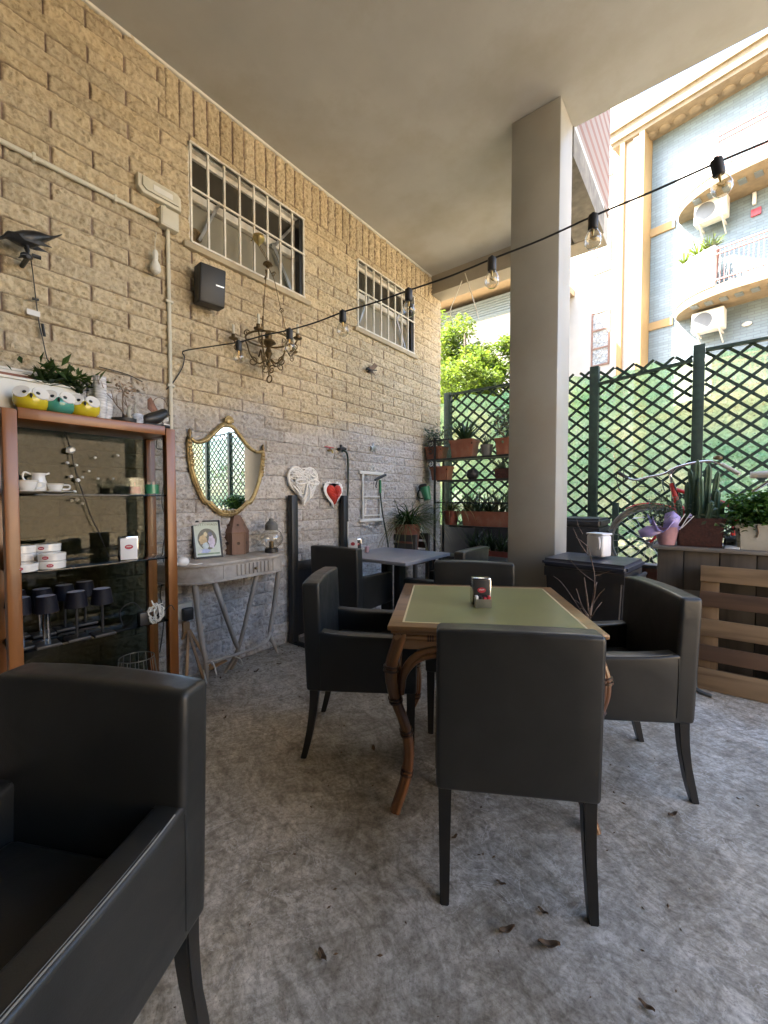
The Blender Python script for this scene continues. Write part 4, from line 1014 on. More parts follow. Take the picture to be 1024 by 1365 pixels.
b = B(); b.tube([(0, 0, -.18), (0, 0, -.24)], .006, 8); b.tube([(.03 * math.cos(a), .006, -.265 + .026 * math.sin(a)) for a in [2 * PI * k / 18 for k in range(18)]], .0055, 7, True); b.done('bottom_ring', M['bronze'], t)
# mirror: shield outline measured on the wall
mp = at(303, 622, 0, WX + .03)
PM = [(-.29, .205), (-.24, .175), (-.17, .20), (-.10, .27), (-.045, .325), (0, .335), (.045, .325), (.11, .255), (.18, .18), (.25, .145), (.305, .15), (.30, .06), (.28, -.06), (.24, -.18), (.19, -.275), (.155, -.285), (.09, -.345), (.03, -.372), (-.03, -.372), (-.09, -.345), (-.15, -.285), (-.185, -.272), (-.235, -.17), (-.275, -.04), (-.29, .08)]
PM = [(x - .005, y * .93 - .005) for x, y in PM]
t = thing('wall_mirror', 'shield-shaped mirror in a carved gilt frame above the console table', 'mirror', (WX + .012, mp.y + .015, mp.z))
sm = [(q.x, q.y) for q in curve([(x, y, 0) for x, y in PM + PM[:1]], 5)][:-1]
b = B(yz()); b.prism([(x * .985, y * .985) for x, y in sm], .012, None, 0, .004); b.done('mirror_glass', M['mirror'], t)
b = B()
for sc, off, r in ((1.0, .018, .013), (1.035, .012, .010), (.965, .020, .006)):
    b.tube([(off, x * sc, y * sc) for x, y in sm], r, 8, True)
fr = b.done('frame', M['gold'], t, None, 70)
b = B(yz(.02, 0, .325))
for k in range(9):
    a = PI * (k / 8); b.ball((.030 * math.cos(a), .012 + .032 * math.sin(a), .006), (.011, .011, .009), 10, 6)
b.ball((0, .012, .006), (.027, .026, .012)); b.done('shell_crest', M['gold'], fr)
for s, q in ((-1, PM[0]), (1, PM[10])):
    b = B(T((.02, q[0], q[1]))); b.lathe([(.012, -.01), (.008, .01), (.013, .03), (.011, .05), (.003, .062)], 12); b.done('finial', M['bronze'], fr)
    b = B(); 
    for k in range(7): b.ball((.024, q[0] + s * .004 - s * .006 * k * .5, q[1] - .03 - k * .026), (.012, .014 + .005 * (k % 2), .015), 10, 6)
    b.done('carved_drop', M['gold'], fr)
b = B()
for k in (-2, -1, 0, 1, 2): b.ball((.026, .022 * k - .005, PM[17][1] + .012 - abs(k) * -.004), (.012, .013, .014), 10, 6)
b.done('carved_foot', M['gold'], fr)
# wicker heart and red heart
def heart(w, h, n=40):
    P = []
    for k in range(n):
        a = 2 * PI * k / n; P.append((16 * math.sin(a) ** 3, 13 * math.cos(a) - 5 * math.cos(2 * a) - 2 * math.cos(3 * a) - math.cos(4 * a)))
    return [(x / 32 * w, (y + 2.5) / 29 * h) for x, y in P]
p = at(405, 648, 0, WX + .05)
t = thing('wicker_heart', 'large white wicker heart with a bow hanging above the open black frame', 'decoration', (WX + .045, p.y, p.z), 0)
hp = heart(.33, .33); b = B()
b.tube([(0, x, y) for x, y in hp], .010, 7, True)
g = random.Random(3)
for k in range(150):
    i, j = g.randrange(40), g.randrange(40)
    if abs(i - j) < 6: continue
    a, c = hp[i], hp[j]; mid = ((a[0] + c[0]) / 2, (a[1] + c[1]) / 2)
    if mid[1] > .11 and abs(mid[0]) < .03: continue
    q = g.uniform(.012, .05)
    b.tube(curve([(0, *a), (q, *mid), (0, *c)], 4), .0046, 5)
b.done('woven_cane', M['cane'], t)
b = B()
for s in (-1, 1):
    b.tube(curve([(.055, 0, .03), (.075, s * .05, .055), (.06, s * .13, .04), (.06, s * .10, .015), (.058, 0, .03)], 6), .007, 6)
    b.tube(curve([(.055, 0, .03), (.065, s * .02, -.03), (.05, s * .035, -.10)], 6), .008, 6)
b.ball((.06, 0, .03), (.014, .02, .018)); b.done('bow', M['cane'], t)
p = at(445, 660, 0, WX + .05)
t = thing('red_heart', 'red pleated heart with white scalloped lace edge hanging beside the white wicker heart', 'decoration', (WX + .04, p.y, p.z), 0)
hp = heart(.255, .255, 60); b = B(yz(.0)); b.prism([(x * (1 + .035 * math.cos(k * PI)), y * (1 + .035 * math.cos(k * PI))) for k, (x, y) in enumerate(hp)], .010, None, .003); b.done('lace_edge', M['cane'], t)
b = B(yz(.0)); n = len(hp)
for k in range(9):
    s0, s1 = 1 - .0 * k, 1
base = [(x * .74, y * .74 + .004) for x, y in hp]
NR = 8; rings = []
for q in range(NR):
    u = q / (NR - 1); s = math.cos(u * PI / 2 * .96); zz = .012 + .045 * math.sin(u * PI / 2)
    rings.append([b.bm.verts.new(b.M @ Vector((x * s, y * s, zz * (1 + .10 * math.cos(x * 420)) if q else zz))) for x, y in base])
for a, c in zip(rings, rings[1:]):
    for j in range(n): b.bm.faces.new((a[j], a[(j + 1) % n], c[(j + 1) % n], c[j]))
b.bm.faces.new(rings[-1]); b.bm.faces.new(rings[0][::-1]); b.done('pleated_heart', M['redfelt'], t, None, 60)
# open black metal frame standing against the wall
fy0, fy1 = 2.30, 2.93
t = thing('metal_frame', 'open black metal frame standing against the wall below the hearts', 'frame', (WX + .06, 0, 0))
for s, y in enumerate((fy0, fy1)): b = B(); b.box((-.03, y - .032, .012), (.03, y + .032, 1.275), .004); b.done('upright', M['black'], t)
b = B(); b.box((-.025, fy0 + .033, .63), (.025, fy1 - .033, .70), .004); b.done('crossbar', M['black'], t)
for y in (fy0, fy1): b = B(); b.box((-.03, y - .034, .0), (.20, y + .034, .0115), .002); b.done('foot', M['black'], t)
b = B(); b.box((-.012, fy0 + .033, .05), (-.004, fy1 - .033, .625)); b.done('lower_panel', M['blackplastic'], t)
b = B(); b.tube([(.034, fy1 + .02, 1.02), (.034, fy1 + .02, .72)], .008, 8); b.done('white_tube', M['white'], t)
# garden tap with hose
q0 = at(438, 600, 0, WX + .04); q1 = at(458, 599, 0, WX + .05)
t = thing('garden_tap', 'small garden tap with red handle on the wall above the red heart', 'tap', (WX, q0.y, q0.z))
b = B(); b.cyl((-.01, .02, 0), (.055, .02, 0), .011, None, 12); b.tube([(.05, .02, 0), (.07, .02, -.004), (.075, .02, -.03)], .010, 10); b.done('spout', M['brass'], t)
b = B(); b.cyl((.04, .02, .0), (.04, .02, .028), .006, None, 8); b.box((.034, -.05, .024), (.046, .07, .032), .003); b.done('handle', M['red'], t)
t = thing('black_hose', 'black hose with a tap connector hanging straight down the wall right of the red heart', 'hose', (WX, q1.y, q1.z))
kk = lambda x, y, d=.04: at(x, y, 0, WX + d) - Vector((WX, q1.y, q1.z))
b = B(); b.tube(curve([kk(455, 602), kk(459, 601, .06), kk(463, 606, .06), kk(464, 620), kk(464, 650), kk(462, 690), kk(461, 725), kk(461, 790), kk(460, 840)], 6), .0095, 8); b.done('tube', M['hosegreen'], t)
b = B(); b.cyl((.0, -.03, .0), (.055, -.03, .0), .016, None, 12); b.tube([(.045, -.03, 0), (.05, .0, .012), (.05, .03, .006)], .014, 10); b.box((.03, -.036, .0), (.05, -.012, .045), .004); b.done('connector', M['black'], t)
# star ornament
p = at(497, 597, 0, WX + .03)
t = tag(B(yz(WX + .028, p.y, p.z)).prism([((.055 if k % 2 == 0 else .022) * math.sin(k * PI / 5), (.055 if k % 2 == 0 else .022) * math.cos(k * PI / 5)) for k in range(10)], .014, None, .004).done('star_ornament', M['steel']), 'small dark metal star ornament on the wall above the white ladder frame', 'ornament')
# little white ornamental ladder frame
p = at(496, 662, 0, WX + .03)
t = thing('trellis_ornament', 'white painted metal ornamental frame with two rungs hanging on the wall', 'ornament', (WX + .025, p.y, p.z))
for s in (-1, 1): b = B(); b.box((-.006, s * .145 - .011, -.235), (.008, s * .145 + .011, .235), .003); b.done('stile', M['white'], t)
for z in (.0, -.2): b = B(); b.box((-.005, -.133, z - .007), (.007, .133, z + .007), .002); b.done('rung', M['white'], t)
for z, nm in ((.25, 'top_rail'), (-.25, 'bottom_rail')): b = B(); b.box((-.008, -.2, z - .016), (.014, .2, z + .016), .005); b.done(nm, M['white'], t)
b = B(); X0 = Vector((.004, 0, -.27)); Y1 = Vector((0, 1, 0))
for k in range(-3, 4): b.tube(spiral(X0 + Y1 * k * .05 + Vector((0, 0, -.02 - .012 * (3 - abs(k)))), Y1, .024, 1.2, 1 if k > 0 else -1, 14, .8), .004, 6)
b.tube(curve([(.004, -.18, -.27), (.004, -.09, -.30), (.004, 0, -.36), (.004, .09, -.30), (.004, .18, -.27)], 6), .004, 6); b.done('scrollwork', M['steel'], t)
b = B(); 
for s in (-1, 1): b.tube(spiral(Vector((.004, s * .03, .30)), Y1, .03, 1.2, s, 14, .6), .004, 6)
b.tube([(.004, 0, .26), (.004, 0, .40)], .003, 6); b.done('top_scroll', M['white'], t)
b = B(); b.tube([(.004, -.06, .23), (.006, -.12, -.22)], .002, 5); b.tube([(.004, .08, .2), (.006, .0, -.23)], .002, 5); b.done('string', M['steel'], t)
# green hose with spray gun
t = thing('garden_hose', 'thin green hose with a black spray gun leaning up from the plants', 'hose', (0, 0, 0))
S = lambda x, y, d=.22: at(x, y, 0, WX + d)
b = B(); b.tube(curve([S(507, 655), S(508, 668), S(511, 690), S(515, 712), S(518, 735), S(520, 790)], 6), .0075, 8); b.done('tube', M['hosegreen'], t)
b = B(); b.tube([S(507, 657), S(507, 640)], .013, 10); b.done('grip', M['spraygreen'], t)
b = B(); b.tube([S(500, 640), S(505, 637), S(514, 633)], [.010, .018, .013], 10); b.tube([S(503, 640), S(501, 648), S(502, 650)], .006, 8); b.done('nozzle', M['black'], t)
# small dark insect/bird ornament below the second window
p = at(494, 493, 0, WX + .05)
t = thing('bird_ornament', 'tiny dark bird ornament with spread wings on the wall below the second window', 'ornament', (WX + .05, p.y, p.z))
b = B(); b.tube(curve([(0, -.07, -.012), (0, -.04, .004), (0, 0, .0), (0, .06, .012), (0, .11, .02)], 4), [.004, .009, .013, .015, .016, .016, .016, .016, .014, .012, .010, .008, .007, .006, .006, .005, .004], 9); b.done('body', M['black'], t)
for s in (-1, 1): b = B(); b.prism([(-.03, 0), (.05, .075 * (1 if s > 0 else .5)), (.10, .05), (.04, 0)], .004, Matrix(((0, 0, 1, .01 * s), (1, 0, 0, 0), (0, s, .0, .008), (0, 0, 0, 1)))); b.done('wing', M['twig'], t)
b = B(); b.box((-.055, -.02, -.02), (.0, .05, -.010), .003); b.done('ledge', M['black'], t)
# sockets low on the wall
p = at(246, 815, 0, WX + .02)
t = thing('wall_socket', 'grey wall socket box with a black plug behind the small easel', 'socket', (WX, p.y, p.z))
b = B(); b.box((-.01, -.07, -.05), (.035, .05, .06), .006); b.done('box', M['cream'], t)
b = B(); b.box((.0355, -.03, -.055), (.075, .04, .03), .008); b.box((.0752, -.02, -.045), (.077, .03, .02), .002); b.done('plug', M['black'], t)
# wire slack from the light string down into the cabinet
# ================================================================== TEAK AND GLASS SHELVING UNIT
XF, XB, YA, YB = -2.35, -2.655, .383, 1.105
ZT, Z1, Z2, Z3 = 1.645, 1.268, .922, .572
t = thing('display_cabinet', 'tall reddish teak display cabinet with smoked glass shelves against the wall', 'cabinet', (0, 0, 0))
pw = .05
for x in (XF - pw, XB):
    for y in (YA, YB - pw): b = B(); b.box((x, y, 0), (x + pw, y + pw, ZT - .012), .004); b.done('post', M['teak'], t)
b = B(); b.box((XB + .002, YA + .052, ZT - .05), (XF - .002, YB - .052, ZT - .001), .004); b.box((XB + .051, YA + .003, ZT - .05), (XF - .051, YA + .051, ZT - .002), .002); b.box((XB + .051, YB - .051, ZT - .05), (XF - .051, YB - .003, ZT - .002), .002)
b.done('top_board', M['teakx'], t)
b = B(); b.box((XB + .052, YA + .01, .10), (XF - .052, YB - .01, .13), .003); b.box((XB + .012, YA + .051, .08), (XB + .04, YB - .051, .13)); b.box((XF - .04, YA + .051, .08), (XF - .012, YB - .051, .13)); b.done('bottom_board', M['teakx'], t)
for z in (Z1, Z2, Z3): b = B(); b.box((XB + .03, YA + .02, z - .008), (XF - .012, YB - .012, z), .001); b.done('glass_shelf', M['shelfglass'], t)
b = B(); b.box((XB + .012, YA + .051, .131), (XB + .017, YB - .051, ZT - .051)); b.done('back_glass', M['darkglass'], t)
b = B(); b.box((XB + .051, YB - .028, .131), (XF - .051, YB - .024, ZT - .051)); b.done('side_glass', M['glass'], t)
# ---- on the top board
def onX(x, y, X=-2.45): return at(x, y, 0, X)
zt = ZT
t = thing('planter_box', 'long white wooden planter box with reddish lining on top of the cabinet', 'planter', (-2.535, .40, zt))
b = B()
for lo, hi in (((-.06, -.30, .004), (.06, .30, .014)), ((.048, -.30, .014), (.06, .30, .142)), ((-.06, -.30, .014), (-.048, .30, .205)), ((-.048, .288, .014), (.048, .30, .142)), ((-.048, -.30, .014), (.048, -.288, .142))): b.box(lo, hi, .002)
b.box((-.068, -.31, .2055), (-.046, .31, .217), .002); b.box((.046, -.31, .1425), (.068, .31, .154), .002); b.done('box', M['white'], t)
b = B(); b.box((-.047, -.287, .06), (.047, .287, .096)); b.box((-.0475, -.287, .097), (-.044, .287, .19)); b.done('lining', M['terra'], t)
b = B(); b.box((.0602, .075, .055), (.0635, .115, .085)); b.done('stencil', M['black'], t)
sp = thing('succulent', 'green rosette succulents with pointed leaves growing in the white planter box on the cabinet', 'plant', (-2.50, .60, zt + .125))
for k, (dx, dy, n, ln) in enumerate([(0, -.03, 46, .13), (.015, .09, 42, .115)]): blades('rosette', (dx, dy, 0), n, ln, M['leafdark'], sp, .026, .7, 60 + k, .85, 5, .012)
g = random.Random(15); leaf_cloud('leaves', [(g.gauss(0, .03), g.gauss(.04, .055), .035 + abs(g.gauss(0, .03))) for k in range(190)], M['leafmid'], .06, sp, .32, -.3, 71)
def owl(px, col, lab):
    p = at(px[0], px[1], 0, -2.412); t = thing('owl_pot', lab, 'pot', (p.x, p.y, zt), R(-12), 'owl-faced pots along the cabinet top')
    b = B(); b.lathe([(.03, .0), (.048, .004), (.062, .022), (.067, .044), (.063, .064), (.057, .070), (.052, .064), (.02, .05)], 28); bd = b.done('bowl', M[col], t, None, 60)
    for s in (-1, 1):
        Me = T((.045, s * .033, .073)) @ Matrix.Rotation(R(s * 20), 4, 'Z') @ Matrix.Rotation(R(62), 4, 'Y')
        b = B(Me); b.lathe([(.030, -.003), (.032, 0), (.030, .0035)], 24); e = b.done('eye', M['porcelain'], t)
        b = B(Me); b.ball((.004, -s * .012, .004), (.008, .008, .003)); b.done('pupil', M['black'], e)
    b = B(); b.lathe([(.001, -.012), (.006, 0), (.004, .008)], 10, T((.071, 0, .056))); b.done('beak', M['black'], t)
    p_ = B(); p_.lathe([(.045, .048), (.001, .05)], 20, None, False); p_.done('soil', M['soil'], t)
owl((42, 528), 'yellow', 'yellow owl-faced bowl pot nearest the left post on the cabinet top')
owl((78, 536), 'teal', 'teal green owl-faced bowl pot between two yellow ones on the cabinet')
owl((112, 544), 'yellow', 'yellow owl-faced bowl pot beside the plastic cups on the cabinet')
for k, (x, dx, n, lab) in enumerate([(124, -.06, 9, 'stack of clear plastic cups at the back of the cup stacks'), (134, 0, 11, 'tallest stack of clear plastic cups on the cabinet top'), (142, -.035, 6, 'shortest stack of clear plastic cups beside the twig pot')]):
    p = at(x, 545, 0, -2.44 + dx); t = thing('cup_stack', lab, 'cups', (p.x, p.y, zt), 0, 'stacks of plastic cups on the cabinet')
    b = B()
    for q in range(n):
        z = .014 * q * 1.05; b.lathe([(.021, z), (.0215, z + .002), (.028, z + .068), (.0295, z + .069), (.0295, z + .072), (.027, z + .071), (.0205, z + .004)], 18, None, False)
    b.done('cups', M['cupplastic'], t, None, 60)
p = at(166, 552, 0, -2.46); t = thing('twig_pot', 'dry twisted twig standing in a flat black dish on the cabinet', 'plant', (p.x, p.y, zt))
b = B(); b.lathe([(.05, 0), (.062, .01), (.064, .026), (.058, .026), (.05, .018), (.001, .018)], 26); b.done('dish', M['blackplastic'], t)
def twigs(name, base, h, n, m, parent, seed, r=.004, spread=.5, side=3):
    g = random.Random(seed); b = B()
    for k in range(n):
        a = g.uniform(0, 2 * PI); p = Vector(base); d = Vector((math.cos(a) * spread * g.random(), math.sin(a) * spread * g.random(), 1)).normalized(); pts = [p.copy()]; L_ = h * g.uniform(.6, 1.05)
        for j in range(7):
            d = (d + Vector((g.gauss(0, .25), g.gauss(0, .25), g.gauss(0, .12)))).normalized(); p = p + d * L_ / 7; pts.append(p.copy())
            if j > 1 and g.random() < side / 6:
                e = (d + Vector((g.gauss(0, .8), g.gauss(0, .8), .2))).normalized(); q = p + e * L_ * .16; b.tube([p, q, q + (e + Vector((0, 0, .5))).normalized() * L_ * .1], [r * .45, r * .35, r * .15], 5)
        b.tube(pts, [r * (1 - .85 * j / 7) for j in range(8)], 6)
    return b.done(name, m, parent, None, 60)
twigs('twig', (0, 0, .016), .20, 3, M['twig'], t, 4, .005, .5, 4)
g = random.Random(8); leaf_cloud('dry_flower', [(g.gauss(0, .035), g.gauss(0, .045), .185 + g.gauss(0, .02)) for k in range(60)], mat('dry_flower_mat', (.40, .29, .20), .9, var=.3), .022, t, .6, 0, 5)
p = at(184, 560, 0, -2.44); t = thing('jug_ornament', 'small blue and white patterned jug ornament beside the black bird', 'ornament', (p.x, p.y, zt))
b = B(); b.lathe([(.02, 0), (.03, .006), (.036, .03), (.028, .055), (.016, .062)], 20); b.done('body', mat('blue_white_glaze', (.50, .54, .62), .2, var=.55, scale=45, bump=0), t)
b = B(); b.tube(curve([(0, -.028, .02), (.0, -.044, .04), (0, -.044, .075), (0, -.036, .10)], 5), [.012] * 5 + [.010] * 5 + [.008] * 6, 8); b.tube([(0, -.012, .06), (.0, -.014, .10), (0, -.008, .115)], [.006, .005, .004], 8); b.done('neck', M['stone'], t)
p = at(206, 558, 0, -2.43); t = thing('bird_figurine', 'dark glazed bird figurine with raised tail at the cabinet corner', 'figurine', (p.x, p.y, zt), R(8))
b = B(); pts = [(0, -.062, .012), (0, -.05, .03), (0, -.02, .042), (0, .015, .056), (0, .045, .075), (0, .06, .088), (0, .075, .084), (0, .092, .078)]
b.tube(curve(pts, 4), [.008 + .026 * math.sin(min(1, i / 22) * PI) ** .7 + .006 * math.exp(-((i - 20) / 3) ** 2) if i < 25 else max(.002, .012 - .003 * (i - 24)) for i in range(29)], 14)
b.box((-.03, -.07, .0), (.03, .075, .014), .005); b.done('body', M['black'], t, None, 60)
b = B(); b.tube([(.03, .03, .03), (.036, .05, .045), (.03, .06, .06)], [.004, .012, .003], 8); b.box((-.025, .03, .0142), (.033, .072, .022), .004); b.done('white_marking', M['porcelain'], t)
p = at(206, 520, 0, -2.55); t = thing('dried_leaf', 'curled reddish dried leaf and twig sticking up behind the bird figurine', 'leaf', (p.x, p.y, zt + .0))
b = B(); b.tube(curve([(0, .05, .0), (0, .045, .05), (0, .0, .10), (0, -.035, .16)], 5), .003, 6); b.tube([(0, .03 + .04 * math.cos(a), .15 + .045 * math.sin(a)) for a in [.2 * k for k in range(18)]], .0022, 5); b.done('stem', M['twig'], t)
b = B(); V = [(.0, .02, .06), (.012, -.01, .09), (.004, -.04, .12), (.014, -.045, .17), (.0, -.02, .19), (-.012, .0, .16), (.01, .012, .12)]; b.poly(V); g_ = b.done('blade', mat('russet_leaf', (.30, .15, .10), .8, var=.4), t)
sm_ = g_.modifiers.new('thick', 'SOLIDIFY'); sm_.thickness = .002
# ---- first glass shelf
def cup(px, r, h, lab, X=-2.45, plain=False):
    p = at(*px, 0, X); t = thing('teacup', lab, 'cup', (p.x, p.y, Z1 + .001), 0, 'porcelain cups on the upper glass shelf')
    b = B(); b.lathe([(.022, 0), (.03, .003), (.07, .012), (.072, .015), (.03, .008), (.001, .006)], 28); b.done('saucer', M['porcelain'], t)
    b = B(); b.lathe([(.018, .008), (.022, .012), (r * .8, .012 + h * .45), (r, .012 + h), (r - .003, .012 + h), (r * .75, .012 + h * .45), (.001, .016)], 26); c = b.done('bowl', M['porcelain'], t, None, 60)
    b = B(); b.tube(curve([(0, r * .8, .012 + h * .3), (0, r + .02, .012 + h * .35), (0, r + .022, .012 + h * .8), (0, r * .95, .012 + h * .85)], 5), .0035, 7); b.done('handle', M['porcelain'], c)
    b = B(); b.tube([((r * .97) * math.cos(a), (r * .97) * math.sin(a), .012 + h * .92) for a in [2 * PI * k / 26 for k in range(26)]], .0012, 5, True); b.done('gilt_rim', M['brass'], c)
cup((36, 660), .042, .05, 'white porcelain teacup on a saucer by the left cabinet post', -2.42)
cup((74, 662), .034, .038, 'smaller porcelain teacup on a saucer right of the milk jug', -2.44)
p = at(52, 655, 0, -2.47); t = thing('milk_jug', 'white porcelain milk jug with looped handle behind the teacups', 'jug', (p.x, p.y, Z1 + .001))
b = B(); b.lathe([(.018, 0), (.03, .02), (.034, .045), (.026, .07), (.024, .085), (.030, .098), (.027, .097), (.02, .08), (.001, .075)], 22); b.done('body', M['porcelain'], t, None, 60)
b = B(); b.tube(curve([(0, -.028, .05), (.0, -.055, .07), (0, -.052, .10), (0, -.026, .092)], 5), .004, 7); b.prism([(-.012, 0), (.012, 0), (0, .022)], .008, T((0, .022, .088)) @ Matrix.Rotation(R(20), 4, 'X')); b.done('handle', M['porcelain'], t)
for k, (px, col, lab) in enumerate([((180, 655), (.25, .03, .05), 'red candle in a square glass holder on the upper glass shelf'), ((202, 652), (.04, .25, .13), 'green candle in a round glass jar on the upper glass shelf')]):
    p = at(*px, 0, -2.42); t = thing('glass_candle', lab, 'candle', (p.x, p.y, Z1 + .001))
    b = B()
    if k == 0: b.box((-.034, -.034, 0), (.034, .034, .004)); [b.box(lo, hi) for lo, hi in (((-.034, -.034, .004), (.034, -.030, .09)), ((-.034, .030, .004), (.034, .034, .09)), ((.030, -.03, .004), (.034, .03, .09)), ((-.034, -.03, .004), (-.030, .03, .09)))]
    else: b.lathe([(.036, 0), (.041, .004), (.041, .075), (.037, .077)], 24)
    b.done('glass', M['glass'], t)
    b = B(); b.lathe([(.027 if k == 0 else .036, .005), (.027 if k == 0 else .036, .042 if k == 0 else .055)], 22); b.cyl((0, 0, .04), (0, 0, .066), .0012, None, 6); b.done('wax', mat('wax_%s' % ('red', 'green')[k], col, .45, var=.1, bump=0), t)
# ---- second shelf: white tins and a napkin holder
def tin(x, y, z, lab, r=.052, h=.036):
    t = thing('tin', lab, 'tin', (x, y, z), R(rng.uniform(-12, 12)), 'white tins with red emblem on the middle shelf')
    b = B(); b.lathe([(r - .003, 0), (r, .003), (r, h * .62)], 30); b.done('body', M['porcelain'], t)
    b = B(); b.lathe([(r + .0012, h * .62 + .0005), (r + .0012, h - .003), (r - .002, h)], 30); b.done('lid', M['porcelain'], t)
    b = B(Matrix.Rotation(R(-28), 4, 'Z') @ T((r + .0016, 0, h * .5)) @ Matrix.Rotation(R(90), 4, 'Y') @ Matrix.Rotation(R(90), 4, 'Z')); b.prism(circ(.013, 20, .0075), .0008); e = b.done('emblem', M['redlogo'], t)
    b = B(Matrix.Rotation(R(-28), 4, 'Z') @ T((r + .0028, 0, h * .5))); b.tube([(0, -.008 + .001 * k, .0016 * math.sin(k * 1.9)) for k in range(17)], .0008, 4); b.done('lettering', M['paper'], e)
zt2 = Z2 + .001; hh = .0365
spots = [(at(31, 764, 0, -2.40), 1, 'front by the left cabinet post'), (at(30, 758, 0, -2.50), 3, 'back left'), (at(63, 750, 0, -2.50), 3, 'back right'), (at(70, 759, 0, -2.41), 2, 'front right')]
lb = ['bottom', 'middle', 'top']
for p, n, w in spots:
    for k in range(n):
        lv = 'single tin' if n == 1 else ('%s tin of the %s stack' % ((['lower', 'upper'] if n == 2 else lb)[k], w))
        tin(p.x + rng.uniform(-.003, .003), p.y + rng.uniform(-.003, .003), zt2 + k * hh, 'white round tin with red emblem, %s%s' % (lv, ' ' + w if n == 1 else ''))
p = at(171, 746, 0, -2.43); dispenser('napkin_dispenser', 'chrome napkin holder with white napkins and red emblem on the middle glass shelf', (p.x, p.y, zt2), R(78), .085, .125, .055, 'white', False)
# ---- third shelf: table lamps
def lamp(px, top, kind, lab):
    p = at(*px, 2, Z3 + .004); t = thing('table_lamp', lab, 'lamp', (p.x, p.y, Z3 + .001), 0, 'small black table lamps on the lower glass shelf')
    h = .232
    b = B(); b.box((-.045, -.045, 0), (.045, .045, .014), .003); b.done('base', M['black'], t)
    b = B()
    if kind: b.cyl((0, -.008, .014), (0, -.008, h - .055), .0055, None, 10); b.cyl((0, .008, .014), (0, .008, h - .055), .0055, None, 10)
    else: b.cyl((0, 0, .014), (0, 0, h - .05), .006, None, 10)
    b.done('stem', M['chrome'] if kind else M['black'], t)
    b = B(); b.lathe([(.048, h - .075), (.038, h - .002), (.036, h), (.035, h - .003), (.046, h - .074)], 26); sh = b.done('shade', mat('navy_black_shade', (.007, .007, .012), .6, var=.1, spec=.2), t)
    b = B(); b.lathe([(.0345, h - .004), (.0345, h - .001), (.001, h - .001)], 24, None, False); b.done('shade_cap', mat('pale_cap', (.40, .41, .50), .35, var=.05), sh)
lamp((28, 864), 0, 1, 'black table lamp with chrome twin stem half hidden by the left cabinet post')
lamp((22, 850), 0, 0, 'black table lamp at the back left of the shelf behind the post')
lamp((63, 860), 0, 1, 'black table lamp with chrome twin stem in the front row')
lamp((57, 846), 0, 1, 'black table lamp with chrome twin stem just behind the other chrome one')
lamp((103, 851), 0, 0, 'black-stemmed table lamp in the middle of the front row')
lamp((137, 845), 0, 0, 'black-stemmed table lamp at the right end of the front row')
lamp((87, 838), 0, 0, 'black-stemmed table lamp in the middle of the back row')
lamp((114, 831), 0, 0, 'black-stemmed table lamp at the right end of the back row')
p = at(208, 832, 2, Z3); g = random.Random(12); t = thing('cable_bundle', 'tangled bundle of white cables with a black adapter on the lower glass shelf', 'cables', (p.x, p.y, Z3 + .002))
b = B()
for k in range(9):
    a = g.uniform(0, PI); pts = []
    for j in range(14):
        q = 2 * PI * j / 13; r = g.uniform(.03, .05)
        pts.append((r * math.cos(q) * math.cos(a) * .8, r * math.cos(q) * math.sin(a) * .9 + g.gauss(0, .004), .045 + g.uniform(-.01, .05) * .5 + .042 * math.sin(q)))
    b.tube(curve([(x, y, max(.003, z)) for x, y, z in pts], 3), .0028, 5)
b.tube(curve([(0, .0, .08), (0, -.02, .13), (.01, -.01, .10), (.02, .03, .11)], 6), .003, 5); b.done('cable', M['white'], t)
b = B(); b.box((-.05, -.075, .001), (-.01, -.02, .07), .005); b.tube(curve([(-.03, -.05, .07), (-.03, -.10, .13), (-.03, -.16, .10), (-.03, -.15, .02)], 5), .003, 5); b.done('adapter', M['black'], t)
b = B(); b.tube(curve([(0, .03, .05), (.02, .07, .09), (.02, .09, .06)], 5), .003, 5); b.done('black_lead', M['black'], t)
p = at(190, 880, 2, .131); t = thing('wire_basket', 'dark wire basket on the bottom board of the cabinet', 'basket', (-2.47, .93, .131))
b = B()
for k in range(14):
    a = 2 * PI * k / 14; e = Vector((math.cos(a), math.sin(a), 0)); f = Vector((math.cos(a + .45), math.sin(a + .45), 0)); f2 = Vector((math.cos(a - .45), math.sin(a - .45), 0))
    b.tube([e * .07, f * .10 + Vector((0, 0, .12)), f * .085 + Vector((0, 0, .24))], .002, 5); b.tube([e * .07, f2 * .10 + Vector((0, 0, .12)), f2 * .085 + Vector((0, 0, .24))], .002, 5)
for r, z in ((.07, .002), (.085, .24)): b.tube([(r * math.cos(a), r * math.sin(a), z) for a in [2 * PI * k / 24 for k in range(24)]], .003, 6, True)
b.done('wire', M['steel'], t)
t = thing('folded_stand', 'folded pale metal stand lying on the bottom board of the cabinet', 'stand', (-2.45, .66, .131))
b = B(); b.bar((0, -.16, .02), (.02, .15, .17), .03, .03, (0, 0, 1), .003); b.bar((-.03, -.05, .05), (.03, .2, .02), .02, .03); b.bar((.02, .15, .17), (.05, .22, .02), .02, .02); b.done('bars', M['whitemetal'], t)
